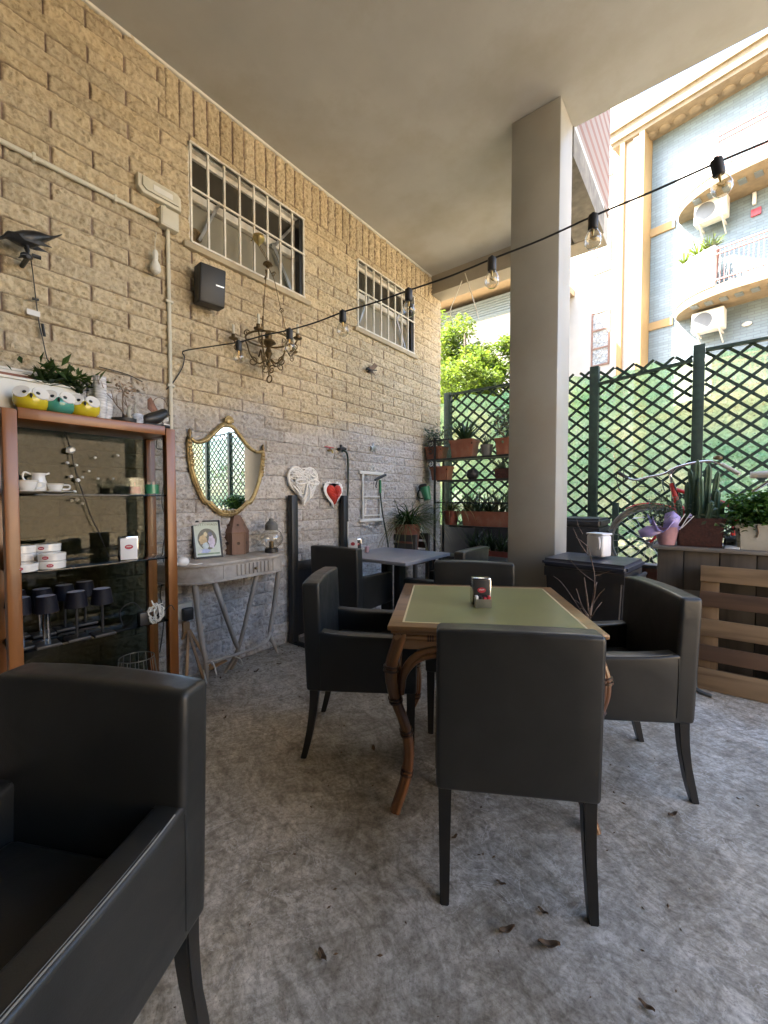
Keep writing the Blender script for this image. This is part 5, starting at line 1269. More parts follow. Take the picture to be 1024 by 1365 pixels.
# jewelled fairy lights behind the back glass
t = thing('gem_lights', 'cord of faceted clear gem lights hanging inside the cabinet before its back glass', 'lights', (0, 0, 0))
G = lambda x, y, X=-2.60: at(x, y, 0, X)
line = [(86, 575), (94, 600), (100, 625), (106, 645), (114, 668), (122, 690), (133, 712), (144, 740)]
b = B(); b.tube(curve([G(*q) for q in line], 5), .0025, 6); b.done('cord', M['black'], t)
for k, (x, y, r) in enumerate([(94, 600, .024), (90, 617, .009), (102, 620, .010), (95, 635, .010), (104, 640, .012), (110, 636, .008), (131, 638, .008), (119, 628, .007), (100, 655, .009), (96, 667, .009), (103, 666, .012), (110, 671, .009), (151, 638, .007), (127, 610, .008), (157, 607, .009), (98, 752, .018), (111, 752, .010)]):
    b = B(T(G(x, y)) @ Matrix.Rotation(.7 + k, 4, 'Z') @ Matrix.Rotation(.6, 4, 'X')); b.lathe([(.001, -r), (r, -r * .1), (r * .7, r * .6), (.001, r * .62)], 6); b.done('gem', mat('cut_gem', (.80, .81, .79), .1, .0, var=.1, bump=0), t, None, 0)
t = thing('black_cable', 'thin black cable looping down the wall behind the glass side of the cabinet', 'cable', (0, 0, 0))
b = B(); b.tube(curve([at(x, y, 0, WX + .03) for x, y in [(221, 590), (211, 583), (209, 597), (218, 600), (221, 612), (219, 640), (216, 670), (222, 700), (217, 735), (220, 765), (214, 790), (218, 830), (213, 870)]], 6), .004, 6); b.done('wire', M['black'], t)

# ================================================================== CONSOLE TABLE
ct = thing('console_table', 'whitewashed half-round console table with splayed crossing legs under the mirror', 'table', (0, 0, 0))
def dee(x0, y0, y1, dep, n=14):
    P = [(x0, y0)]; rr = .26
    for k in range(n + 1): a = PI * k / n / 2; P.append((x0 + dep * math.sin(a), y0 + rr * (1 - math.cos(a))))
    for k in range(n + 1): a = PI / 2 * (1 - k / n); P.append((x0 + dep * math.sin(a), y1 - rr * (1 - math.cos(a))))
    P.append((x0, y1)); return P[1:-1] if False else P
cx0, cy0, cy1, cd = WX + .02, 1.17, 2.14, .31
pr = dee(cx0, cy0, cy1, cd); 
def dd(P): 
    o = []
    for q in P:
        if not o or (abs(q[0] - o[-1][0]) + abs(q[1] - o[-1][1])) > 1e-4: o.append(q)
    return o
b = B(); b.prism(dd(pr)[::-1], .020, T((0, 0, .805)), .004); top = b.done('table_top', M['pale'], ct)
b = B(); b.prism(dd(dee(cx0, cy0 + .018, cy1 - .018, cd - .018))[::-1], .100, T((0, 0, .704))); b.prism(dd(dee(cx0, cy0 + .008, cy1 - .008, cd - .008))[::-1], .010, T((0, 0, .694))); apn = b.done('apron', M['pale'], ct)
b = B()
for k in range(9): b.box((cx0 + cd - .0185, 1.60 + k * .032, .716), (cx0 + cd - .010, 1.60 + k * .032 + .020, .792), .003)
b.done('fluted_panel', M['palez'], apn)
for yy in (1.50, 1.90): b = B(); b.box((cx0 + cd - .0185, yy, .71), (cx0 + cd - .0145, yy + .004, .80)); b.done('drawer_joint', M['palez'], apn)
b = B(); b.lathe([(.004, 0), (.004, .012), (.010, .018), (.008, .026), (.001, .028)], 14, T((cx0 + cd - .010, 1.738, .752)) @ Matrix.Rotation(R(90), 4, 'Y')); b.done('knob', M['bronze'], apn)
xf = cx0 + cd - .05
def leg(P, r0, r1):
    pts = curve(P, 6); n = len(pts); b = B(); b.tube(pts, [r0 + (r1 - r0) * i / (n - 1) for i in range(n)], 10); b.done('leg', M['palez'], ct, None, 60)
leg([(xf - .03, 1.335, .70), (xf - .03, 1.37, .35), (xf - .04, 1.41, .14), (xf - .05, 1.415, 0)], .021, .012)
leg([(xf - .10, 2.06, .70), (xf - .12, 2.02, .38), (xf - .13, 1.985, .18), (xf - .13, 2.02, .09), (xf - .135, 2.06, 0)], .022, .011)
leg([(xf - .02, 1.46, .70), (xf - .02, 1.60, .28), (xf - .05, 1.66, .14), (xf - .14, 1.65, 0)], .019, .011)
leg([(xf - .02, 1.80, .70), (xf - .02, 1.68, .30), (xf - .04, 1.63, .14), (xf - .12, 1.59, 0)], .019, .011)
b = B(); b.tube(curve([(xf - .035, 1.405, .155), (xf - .005, 1.55, .155), (xf - .005, 1.75, .155), (xf - .05, 1.9, .165), (xf - .128, 1.99, .19)], 6), .012, 8); b.done('stretcher', M['pale'], ct)
zc = .8255
# framed picture
p = at(279, 744, 2, zc)
pt = thing('framed_picture', 'small black framed print with an oval scene leaning on the console table', 'picture', (p.x + .0, p.y, zc), R(-12))
PM_ = T((0, 0, 0)) @ Matrix.Rotation(R(-17), 4, 'Y')
b = B(PM_); w_, h_ = .098, .275
for lo, hi in (((-.008, -w_, 0), (.008, -w_ + .013, h_)), ((-.008, w_ - .013, 0), (.008, w_, h_)), ((-.0079, -w_ + .013, 0), (.0079, w_ - .013, .013)), ((-.0079, -w_ + .013, h_ - .013), (.0079, w_ - .013, h_))): b.box(lo, hi, .002)
b.done('frame', M['black'], pt)
b = B(PM_); b.box((-.006, -w_ + .013, .013), (.003, w_ - .013, h_ - .013)); pic = b.done('print', mat('print_paper', (.50, .54, .42), .35, var=.08, scale=20, bump=0, coat=.3), pt)
PQ = PM_ @ T((.0032, 0, h_ / 2)) @ Matrix(((0, 0, 1, 0), (1, 0, 0, 0), (0, 1, 0, 0), (0, 0, 0, 1)))
def patch(nm, pts, col, z=0.0004): b = B(PQ); b.prism(pts, z); return b.done(nm, mat(nm + '_ink', col, .5, var=.25, scale=40, bump=0), pic)
patch('oval_medallion', circ(.066, 30, .078), (.16, .155, .11))
blob = lambda cx, cy, rx, ry, n=18, j=.12: [(cx + rx * math.cos(2 * PI * k / n) * (1 + j * math.sin(k * 2.3)), cy + ry * math.sin(2 * PI * k / n) * (1 + j * math.cos(k * 1.7))) for k in range(n)]
patch('tan_figure', blob(-.030, -.004, .026, .036), (.50, .38, .20), .0007); patch('tan_head', blob(-.010, .036, .012, .018), (.58, .50, .30), .0008)
patch('lilac_figure', blob(.028, -.02, .022, .048), (.55, .50, .60), .0009); patch('dark_hair', blob(.022, .036, .014, .018), (.12, .13, .16), .0010)
patch('blue_drape', blob(-.016, -.048, .022, .024), (.48, .56, .58), .0011); patch('blue_flowers', blob(-.022, -.085, .036, .016), (.36, .42, .60), .0012); patch('rosette', blob(-.054, -.084, .012, .012, 12, .3), (.66, .66, .66), .0014)
patch('green_strip', [(-.076, -.112), (.076, -.112), (.076, -.100), (-.076, -.100)], (.20, .27, .17), .0006)
text_mesh('heading', 'BUTTYWAGS', .026, mat('heading_ink', (.17, .19, .11), .6, bump=0), pic, PQ @ T((0, .106, .0008)), .0003)
# wooden lantern house
p = at(317, 738, 2, zc)
t = thing('wooden_lantern', 'hexagonal weathered red wooden lantern house with tapering roof on the console table', 'lantern', (p.x - .02, p.y, zc), R(10))
b = B(); hexa = [(.092 * math.cos(PI / 3 * k), .092 * math.sin(PI / 3 * k)) for k in range(6)]
b.prism(hexa, .158); bd = b.done('body', M['copper'], t, None, 20)
b = B()
rg = [[b.bm.verts.new((r * math.cos(PI / 3 * k), r * math.sin(PI / 3 * k), z)) for k in range(6)] for r, z in ((.098, .1585), (.100, .166), (.036, .292), (.030, .296))]
for a, c in zip(rg, rg[1:]):
    for j in range(6): b.bm.faces.new((a[j], a[(j + 1) % 6], c[(j + 1) % 6], c[j]))
b.bm.faces.new(rg[-1]); b.bm.faces.new(rg[0][::-1]); rf = b.done('roof', M['copper'], t, None, 20)
for k in range(6):
    a = PI / 3 * k + PI / 6; e = Vector((math.cos(a), math.sin(a), 0)); Mh = Matrix.Rotation(a, 4, 'Z') @ Matrix.Rotation(R(90), 4, 'Y')
    b = B(T(e * .0798 + Vector((0, 0, .085))) @ Mh); b.lathe([(.012, 0), (.012, .002), (.001, .002)], 14); b.done('hole', M['node'], bd)
    b = B(T(e * .0645 + Vector((0, 0, .222))) @ Matrix.Rotation(a, 4, 'Z') @ Matrix.Rotation(R(66), 4, 'Y')); b.lathe([(.009, 0), (.009, .002), (.001, .002)], 14); b.done('hole', M['node'], rf)
for k in range(6):
    b = B(); b.tube([(.091 * math.cos(PI / 3 * k), .091 * math.sin(PI / 3 * k), .002), (.091 * math.cos(PI / 3 * k), .091 * math.sin(PI / 3 * k), .157)], .0045, 6); b.done('corner_strip', M['copper'], bd)
p = at(366, 737, 2, zc)
t = thing('glass_lantern', 'round clear glass storm lantern with dark metal cap on the console table', 'lantern', (p.x - .05, p.y + .01, zc))
b = B(); b.lathe([(.05, 0), (.052, .004), (.05, .03), (.042, .036), (.02, .036)], 24); b.done('base', M['black'], t)
b = B(); b.lathe([(.042, .037), (.07, .06), (.088, .095), (.088, .12), (.072, .155), (.045, .178)], 30, None, False); b.done('globe', M['bulbglass'], t, None, 60)
b = B(); b.lathe([(.047, .176), (.050, .18), (.050, .215), (.04, .232), (.02, .25), (.018, .262), (.006, .268)], 24); b.done('cap', M['greyplastic'], t)
b = B(); b.lathe([(.018, .037), (.018, .085), (.004, .09)], 14); b.done('burner', M['bronze'], t)
p = at(338, 733, 2, zc)
t = thing('small_figurine', 'tiny white figurine holding a dark flower between the two lanterns', 'figurine', (p.x - .03, p.y, zc))
b = B(); b.lathe([(.02, 0), (.02, .004), (.017, .02), (.010, .042), (.012, .05), (.006, .056)], 16); b.ball((0, 0, .064), (.010, .010, .012)); b.done('body', M['porcelain'], t)
g = random.Random(3); leaf_cloud('flower', [(g.gauss(.0, .012), g.gauss(-.02, .012), .075 + g.gauss(0, .016)) for k in range(40)], M['leafdark'], .02, t, .7, 0, 4)
p = at(236, 747, 2, zc)
t = thing('white_mouse', 'rounded white ornament with a long tail at the cabinet end of the console', 'ornament', (-2.56, 1.235, zc))
b = B(); b.ball((0, 0, .03), (.032, .042, .032)); b.ball((0, -.04, .022), (.016, .024, .016)); b.tube(curve([(0, .04, .012), (.02, .07, .006), (.01, .12, .005)], 5), .004, 7); b.done('body', M['porcelain'], t)
# ---- small wooden easel standing on the floor
e0 = at(262, 900, 2, 0)
t = thing('small_easel', 'small folding beech easel standing on the floor in front of the console', 'easel', (e0.x, e0.y - .02, 0), R(-8))
hd = Vector((-.02, -.04, .33))
for k, f in enumerate([(.075, -.075, 0), (.105, .03, 0), (-.02, .14, 0), (-.12, -.09, 0)]): b = B(); b.bar(Vector((hd.x * .6, hd.y + (.015, .01, .02, -.01)[k], hd.z)), f, .012, .018, (0, 1, 0), .001); b.done('leg', M['easel'], t)
b = B(); b.cbox(hd + Vector((0, .0, .02)), (.03, .045, .08), .003); b.bar(hd, hd + Vector((-.015, -.01, .17)), .014, .02, (0, 1, 0), .001); b.cbox(hd + Vector((.004, .02, .09)), (.02, .05, .03), .003); b.done('head_block', M['easel'], t)
b = B(); b.bar((.085, .03, .045), (.05, .21, .07), .035, .010, (0, 0, 1), .001); b.done('tray', M['easel'], t)
b = B(); b.ball((-.02, .145, .008), .010); b.done('rubber_foot', M['black'], t)
t = thing('extension_cable', 'white cable with a plug trailing on the floor below the console', 'cable', (0, 0, 0))
fl = lambda x, y, z=.006: at(x, y, 2, z) + Vector((0, 0, 0))
b = B(); b.tube(curve([Vector((xf - .05, 1.42, .13)), Vector((xf - .01, 1.44, .15)), Vector((xf - .0, 1.46, .06)), fl(283, 882), fl(279, 894), fl(270, 892), Vector((xf - .02, 1.40, .02)), Vector((xf - .06, 1.40, .10))], 7), .005, 6)
b.tube(curve([Vector((xf - .03, 1.57, .16)), Vector((xf - .03, 1.66, .10)), Vector((xf - .06, 1.69, .03)), fl(308, 878), fl(298, 878)], 6), .004, 6); b.done('wire', M['white'], t)
q = fl(299, 879, .016); b = B(T(q) @ Matrix.Rotation(R(30), 4, 'Z')); b.box((-.02, -.03, -.015), (.02, .03, .015), .005); b.cyl((0, .03, 0), (0, .06, 0), .010, .006, 10); b.done('plug', M['white'], t)
q = fl(282, 886, .014); b = B(T(q) @ Matrix.Rotation(R(-20), 4, 'X')); b.cyl((0, 0, -.0), (0, .01, .05), .010, None, 10); b.done('connector', M['white'], t)
# ================================================================== CORNER FLOWER-POT SHELVES
SY0, SY1 = 4.40, 4.64           # front and back of the shelving
t = thing('plant_shelf', 'dark metal flower pot shelving with scroll ends in the corner before the trellis', 'shelf', (0, 0, 0))
sx0, sx1 = -2.76, -1.55
for x in (sx0 + .09, sx1 - .02):
    for y in (SY0 + .015, SY1 - .015): b = B(); b.box((x - .011, y - .011, 0), (x + .011, y + .011, 1.99 if x < -2 and y < 4.5 else 1.745)); b.done('post', M['black'], t)
SZ = [(1.735, sx0 + .0), (1.472, sx0 + .13), (.925, sx0 + .30), (.50, sx0 + .30)]
for z, x0 in SZ:
    b = B(); b.box((x0, SY0, z - .022), (sx1, SY0 + .03, z - .001), .003); b.box((x0, SY1 - .03, z - .022), (sx1, SY1, z - .001), .003)
    for k in range(4): b.box((x0 + .002, SY0 + .036 + k * .045, z - .016), (sx1 - .002, SY0 + .066 + k * .045, z - .002), .002)
    b.box((x0, SY0 + .031, z - .0165), (x0 + .02, SY1 - .031, z - .0015)); b.done('shelf_board', M['black'], t)
b = B(); b.bar((sx0 + .1, SY0 + .004, 1.195), (sx1 - .03, SY0 + .004, 1.195), .016, .016); b.bar((sx0 + .1, SY1 - .004, 1.195), (sx1 - .03, SY1 - .004, 1.195), .016, .016); b.done('guard_rail', M['black'], t)
b = B(); b.bar((sx0 + .0, SY0 + .01, 1.955), (sx0 + .3, SY0 + .01, 1.955), .012, .016); b.done('top_rail', M['black'], t)
E1 = Vector((1, 0, 0))
for dz, s in ((.10, 1), (.19, -1), (-.06, -1)):
    b = B(); b.tube(spiral(Vector((sx0 + .03, SY0 + .01, 1.735 + dz)), E1, .052, 1.35, s, 20, 1.0), .006, 6); b.done('scroll', M['black'], t)
def box_pot(name, lab, p, w, d, h, m, taper=.8, group=None, rim=True, cat='flower pot'):
    t = thing(name, lab, cat, p, 0, group)
    b = B()
    def ring(sx, sy, z): return [b.bm.verts.new((x * sx, y * sy, z)) for x, y in ((-1, -1), (1, -1), (1, 1), (-1, 1))]
    W, D_ = w / 2, d / 2; R_ = [ring(W * taper, D_ * taper, 0), ring(W * .97, D_ * .97, h * .82)]
    if rim: R_ += [ring(W, D_, h * .82), ring(W * 1.01, D_ * 1.01, h)]
    else: R_ += [ring(W, D_, h)]
    R_ += [ring(W * .93, D_ * .92, h), ring(W * .92, D_ * .9, h * .86)]
    for a, c in zip(R_, R_[1:]):
        for j in range(4): b.bm.faces.new((a[j], a[(j + 1) % 4], c[(j + 1) % 4], c[j]))
    b.bm.faces.new(R_[0][::-1])
    bmesh.ops.bevel(b.bm, geom=[e for e in b.bm.edges if abs(e.verts[0].co.z - e.verts[1].co.z) > .3 * h], offset=min(w, d) * .07, segments=2, affect='EDGES')
    b.done('pot', m, t)
    b = B(); b.box((-W * .93, -D_ * .92, h * .7), (W * .93, D_ * .92, h * .9)); b.done('soil', M['soil'], t)
    return t
def round_pot(name, lab, p, r, h, m, group=None, cat='flower pot'):
    t = thing(name, lab, cat, p, 0, group)
    b = B(); b.lathe([(r * .72, 0), (r * .95, h * .82), (r, h * .82), (r * 1.03, h), (r * .94, h), (r * .9, h * .85), (.001, h * .84)], 26); b.done('pot', m, t)
    b = B(); b.lathe([(r * .9, h * .86), (.001, h * .9)], 20, None, False); b.done('soil', M['soil'], t)
    return t
PG = 'flower pots on the corner shelves'
X_ = lambda x, z: at(x, 600, 1, 4.5).x
# top shelf
bt = box_pot('flower_pot', 'terracotta box pot with a thin shrub at the wall end of the top shelf', (at(581, 600, 1, 4.5).x, 4.52, 1.736), .24, .19, .155, M['terra'], .84, PG)
twigs('stems', (0, 0, .12), .26, 7, M['twig'], bt, 21, .005, .8, 3)
g = random.Random(2); leaf_cloud('leaves', [(g.gauss(0, .09), g.gauss(0, .06), .27 + g.gauss(0, .07)) for k in range(260)], M['leafgrey'], .055, bt, .4, 0, 31)
bt = box_pot('flower_pot', 'large terracotta box pot with a spiky dracaena on the top shelf', (at(618, 600, 1, 4.5).x, 4.52, 1.736), .31, .20, .21, M['terra'], .84, PG)
blades('leaves', (0, 0, .18), 60, .36, M['leafdark'], bt, .03, .45, 5, 1.05)
bt = round_pot('flower_pot', 'small grey pot with a sparse plant between the two terracotta pots on top', (at(649, 600, 1, 4.5).x, 4.5, 1.736), .072, .13, M['greyplastic'], PG)
blades('leaves', (0, 0, .11), 22, .24, M['leafgrey'], bt, .014, .6, 6, .9)
bt = box_pot('flower_pot', 'terracotta box pot with a leafy shrub beside the concrete column on the top shelf', (at(676, 600, 1, 4.5).x, 4.52, 1.736), .24, .19, .185, M['terra'], .84, PG)
twigs('stems', (0, 0, .14), .34, 6, M['twig'], bt, 23, .005, .6, 3)
leaf_cloud('leaves', [(g.gauss(0, .08), g.gauss(0, .06), .34 + g.gauss(0, .10)) for k in range(300)], M['leafgrey'], .055, bt, .5, 0, 32)
# second shelf
box_pot('flower_pot', 'empty terracotta box pot on the second shelf', (at(588, 630, 1, 4.5).x, 4.52, 1.473), .25, .18, .17, M['terra'], .84, PG)
bt = thing('flower_pot', 'small round black ball pot on the second shelf', 'flower pot', (at(630, 632, 1, 4.5).x, 4.5, 1.473), 0, PG)
b = B(); b.lathe([(.04, 0), (.066, .025), (.074, .06), (.06, .1), (.045, .115), (.04, .112), (.001, .09)], 26); b.done('pot', M['blackplastic'], bt, None, 60)
bt = box_pot('flower_pot', 'brown pot with dry spiky plant beside the column on the second shelf', (at(672, 632, 1, 4.5).x, 4.52, 1.473), .2, .16, .11, M['wicker'], .84, PG)
blades('leaves', (-.03, 0, .08), 40, .24, M['leafgrey'], bt, .016, .7, 8, .9)
# lower shelf
bt = box_pot('flower_trough', 'long red-brown plastic trough of aloe plants on the lower shelf', (at(650, 690, 1, 4.5).x + .02, 4.52, .926), .68, .19, .17, M['terra'], .9, PG, True, 'planter')
for k in range(9): blades('aloe', (-.30 + k * .075, 0, .14), 15, .33, M['leafgrey'] if k % 2 else M['leafdark'], bt, .024, .25, 80 + k, 1.1)
bt = round_pot('flower_pot', 'red-brown pot with long trailing straw-coloured leaves on the lower shelf', (at(594, 695, 1, 4.45).x + .05, 4.50, .926), .10, .17, M['terradark'], PG)
blades('trailing_leaves', (0, -.02, .16), 60, .55, M['leafstraw'], bt, .012, 1.7, 12, .7, 9)
blades('leaves', (0, 0, .15), 26, .3, M['leafmid'], bt, .014, .9, 13, .9)
bt = box_pot('flower_trough', 'dark red trough of spiky plants on the bottom shelf', (-1.95, 4.52, .501), .62, .18, .15, M['terradark'], .9, PG, True, 'planter')
for k in range(7): blades('aloe', (-.26 + k * .085, 0, .12), 14, .34, M['leafdark'], bt, .026, .3, 180 + k, 1.05)
bt = box_pot('flower_trough', 'dark red trough standing on the floor under the flower pot shelves', (-1.9, 4.35, .001), .6, .22, .2, M['terradark'], .9, PG, True, 'planter')
for k in range(6): blades('aloe', (-.24 + k * .095, 0, .17), 14, .30, M['leafdark'], bt, .026, .3, 280 + k, 1.05)
# green watering cup hung on the shelf post
p = at(568, 657, 1, 4.3)
t = thing('watering_can', 'small green watering can hanging tilted on the shelf post', 'watering can', p)
Mw = Matrix.Rotation(R(-16), 4, 'Y')
b = B(Mw); b.lathe([(.045, -.09), (.062, .07), (.058, .07), (.042, -.08), (.001, -.08)], 24); b.done('body', M['spraygreen'], t)
b = B(Mw); b.tube(curve([(-.06, 0, .06), (-.1, 0, .05), (-.12, 0, -.02), (-.05, 0, -.06)], 5), .008, 7); b.tube(curve([(-.06, 0, .055), (-.02, -.06, .09), (.05, -.02, .08)], 5), .02, 8); b.done('handle', M['blackplastic'], t)
# fern on a crate stand
p = at(541, 722, 1, 3.95)
t = thing('plant_stand', 'dark wooden crate stand under the spider plant in the corner', 'stand', (p.x, 3.98, 0))
b = B()
for x in (-.20, .20):
    for y in (-.13, .13): b.box((x - .02, y - .02, 0), (x + .02, y + .02, .84), .003)
for z in (.56, .66, .76): b.box((-.218, -.155, z), (.218, -.151 + .0, z + .075), .0); b.box((-.218, .151, z), (.218, .155, z + .075))
b.box((-.222, -.158, .50), (.222, .158, .53), .004); b.done('crate', M['greyplank'], t)
bt = round_pot('flower_pot', 'terracotta pot overflowing with a spider plant on the dark crate stand', (p.x, 3.98, .531), .155, .42, M['terra'], None)
blades('leaves', (0, 0, .38), 210, .58, M['leafmid'], bt, .016, 1.15, 15, .85, 8, .06)
blades('dry_leaves', (0, 0, .36), 110, .72, M['leafstraw'], bt, .012, 1.6, 16, .6, 9, .06)
blades('tall_leaves', (0, 0, .40), 12, .5, M['leafgrey'], bt, .012, .3, 17, 1.15, 7, .08)
t = thing('dark_screen', 'low dark board screen standing behind the lower flower pot shelves', 'screen', (0, 0, 0)); b = B(); b.box((-2.95, 5.0, 0), (-1.62, 5.03, .88), .003); b.done('board', M['black'], t)
t = thing('plant_bench', 'low dark bench standing in front of the flower pot shelves', 'bench', (-2.15, 4.02, 0))
b = B(); b.box((-.30, -.14, .60), (.55, .14, .63), .004)
for x in (-.26, .51):
    for y in (-.1, .1): b.box((x - .018, y - .018, 0), (x + .018, y + .018, .599))
b.done('bench_frame', M['black'], t)

# ================================================================== RIGHT-HAND SIDE: BINS, BENCH, PALLET, BICYCLE
def wheelie(name, lab, cx, cy, w, d, h, rz, lid):
    t = thing(name, lab, 'bin', (cx, cy, 0), R(rz))
    b = B()
    def ring(sx, sy, z): return [b.bm.verts.new((x * sx, y * sy, z)) for x, y in ((-1, -1), (1, -1), (1, 1), (-1, 1))]
    W, D_ = w / 2, d / 2
    RR_ = [ring(W * .82, D_ * .82, .02), ring(W * .97, D_ * .97, h * .86), ring(W * 1.0, D_ * 1.0, h * .86), ring(W * 1.0, D_ * 1.0, h * .93), ring(W * .93, D_ * .93, h * .93)]
    for a, c in zip(RR_, RR_[1:]):
        for j in range(4): b.bm.faces.new((a[j], a[(j + 1) % 4], c[(j + 1) % 4], c[j]))
    b.bm.faces.new(RR_[0][::-1]); b.bm.faces.new(RR_[-1])
    bmesh.ops.bevel(b.bm, geom=[e for e in b.bm.edges if abs(e.verts[0].co.z - e.verts[1].co.z) > .3 * h], offset=.012, segments=3, affect='EDGES')
    b.done('body', M['blackplastic'], t)
    b = B(); t2 = bmesh.new(); bmesh.ops.create_cube(t2, size=1, matrix=Matrix.Diagonal((w * 1.07, d * 1.05, h * .07, 1))); bmesh.ops.bevel(t2, geom=t2.edges[:], offset=.018, segments=3, affect='EDGES')
    for v in t2.verts:
        if v.co.z > 0: v.co.z += -.02 * (2 * v.co.y / d) ** 2 + .012
    b._add(t2, T((0, 0, h * .968))); ld = b.done('lid', lid, t)
    b = B(); b.box((W * 1.01, -D_ * .4, h * .86), (W * 1.01 + .05, D_ * .4, h * .90), .008); b.tube([(W + .04, -D_ * .5, h * .90), (W + .04, D_ * .5, h * .90)], .013, 8); b.done('handle', M['blackplastic'], t)
    return t
lidm = mat('blue_black_lid', (.030, .034, .052), .36, var=.12, scale=10, bump=.25, bscale=240, spec=.6)
wheelie('waste_bin', 'black plastic waste bin with a flat lid and a white jug on it', -.60, 3.02, .48, .42, .855, -6, lidm)
wheelie('waste_bin', 'taller black box bin standing behind the white jug next to the column', -.83, 3.78, .32, .40, 1.09, 0, M['blackplastic'])
p = at(797, 742, 1, 3.02)
t = thing('white_jug', 'white plastic jug with a handle standing on the black bin lid', 'jug', (p.x, 3.05, .864), R(-25))
b = B(); b.box((-.060, -.048, 0), (.060, .048, .142), .014, 3); b.box((-.063, -.051, .1425), (.063, .051, .155), .006, 2); bd = b.done('body', M['jug'], t)
b = B(); b.tube(curve([(.018, -.050, .126), (.042, -.060, .124), (.044, -.060, .062), (.02, -.050, .052)], 6), .007, 8); b.done('handle', M['jug'], bd)
p = at(786, 820, 1, 2.62)
t = thing('bare_plant', 'bare dry branching plant in a dark pot beside the black bin', 'plant', (p.x, 2.62, 0))
b = B(); b.lathe([(.09, 0), (.12, .26), (.13, .28), (.12, .28), (.11, .26), (.001, .25)], 24); b.done('pot', M['blackplastic'], t)
b = B(); K2 = lambda x, y, dy=0: at(x, y, 1, 2.62 + dy) - Vector((p.x, 2.62, 0))
for pts, r in (([(786, 830), (787, 815), (790, 800), (793, 770), (788, 745), (784, 730), (776, 722), (768, 716)], .006), ([(786, 825), (783, 800), (781, 785), (779, 770)], .009), ([(787, 820), (791, 800), (794, 782), (796, 776)], .009), ([(785, 822), (776, 808), (770, 790), (768, 785)], .007), ([(786, 828), (775, 815), (762, 795), (748, 776), (738, 768)], .005), ([(787, 812), (797, 795), (806, 785)], .005), ([(784, 740), (774, 725), (766, 708), (764, 703)], .004), ([(777, 712), (771, 700), (769, 692)], .003), ([(792, 775), (778, 765), (765, 752), (760, 745)], .003), ([(792, 768), (805, 764), (816, 760)], .003), ([(786, 826), (795, 812), (802, 803)], .005), ([(784, 824), (774, 806), (767, 800)], .005), ([(784, 826), (777, 812), (772, 812)], .004)):
    q = [K2(x, y, .03 * math.sin(k * 1.7 + x)) for k, (x, y) in enumerate(pts)]; q = curve(q, 4); b.tube(q, [r * .62 * (1 - .6 * k / len(q)) for k in range(len(q))], 6)
b.done('branches', mat('pale_twig', (.17, .13, .11), .8, var=.4, scale=50), t, None, 60)
# plank bench
t = thing('plank_counter', 'low counter of grey weathered planks carrying the flower pots', 'counter', (0, 0, 0))
bx0, bx1 = -.29, 1.7
b = B()
for k in range(4): b.box((bx0 - .03, 3.605 + k * .125, .878), (bx1, 3.605 + k * .125 + .120, .902), .003)
b.done('top_plank', M['greytop'], t)
b = B(); x = bx0 + .0; k = 0
for w in (.16, .20, .19, .22, .18, .20, .2, .19, .2): 
    b.box((x, 3.635 + .004 * (k % 2), .02), (x + w - .006, 3.66, .8775), .002); x += w; k += 1
b.box((bx0, 3.6605, .0), (bx0 + .03, 4.09, .877)); b.done('front_plank', M['greyplank'], t)
b = B(); b.box((bx0 + .032, 3.664, .01), (bx1, 3.68, .875)); b.done('gap_light_stop', M['black'], t)  # added dark sheet, stops light leaking through the plank gaps
b = B(); b.box((bx0 + .04, 3.62, .52), (bx0 + .26, 3.634, .60), .002); b.done('patch_board', M['greytop'], t)
# pallet leaning on it
t = thing('wooden_pallet', 'pine pallet standing upright against the plank counter', 'pallet', (0, 3.40, 0))
Mp = Matrix.Rotation(R(-8), 4, 'X')
L0, L1, PH = -.035, 1.16, .80
for k, (z, hgt, m) in enumerate([(.0, .135, 'pallet'), (.185, .10, 'palletdark'), (.345, .11, 'pallet'), (.535, .10, 'palletdark'), (.70, .105, 'pallet')]):
    b = B(Mp); b.box((L0, -.022, z), (L1, 0, z + hgt), .004); b.done('slat', M[m], t)
for x in (L0 + .002, .52, 1.06):
    for z, q in ((.0, .80),): b = B(Mp); b.box((x, .001, z + .004), (x + .10, .09, q), .004); b.done('upright', M['palletz'], t)
for z in (.02, .34, .70): b = B(Mp); b.box((L0, .091, z), (L1, .111, z + .1), .004); b.done('back_slat', M['palletdark'], t)
t = thing('grey_hose', 'grey hose curling round the foot of the pallet', 'hose', (0, 0, 0))
b = B(); b.tube(curve([at(940, 880, 1, 3.5) , at(930, 900, 1, 3.44), at(927, 915, 2, .014), at(934, 922, 2, .014), at(950, 928, 2, .014)], 6), .012, 8); b.done('tube', M['greyplastic'], t)
# pots on the counter
zc = .903
p = at(891, 726, 1, 3.72)
bt = thing('wrapped_pot', 'small pot in pink paper and lilac wrapping with a grey-green plant', 'flower pot', (p.x - .01, 3.72, zc))
b = B(); b.lathe([(.05, 0), (.055, .01), (.082, .13), (.085, .135), (.07, .13), (.001, .12)], 24); b.done('pot', M['pinkwrap'], bt, None, 60)
b = B(); nn = 26; rg = []
for k, (r, z) in enumerate([(.075, .10), (.092, .13), (.112, .155), (.125, .165)]):
    rg.append([b.bm.verts.new((r * (1 + .22 * math.sin(3 * a + .6) * k / 3) * math.cos(a), r * (1 + .2 * math.cos(4 * a) * k / 3) * math.sin(a) * .8, z + (.045 * math.sin(5 * a + 1) + .03 * math.cos(2 * a)) * k / 3)) for a in [2 * PI * j / nn for j in range(nn)]])
for a, c in zip(rg, rg[1:]):
    for j in range(nn): b.bm.faces.new((a[j], a[(j + 1) % nn], c[(j + 1) % nn], c[j]))
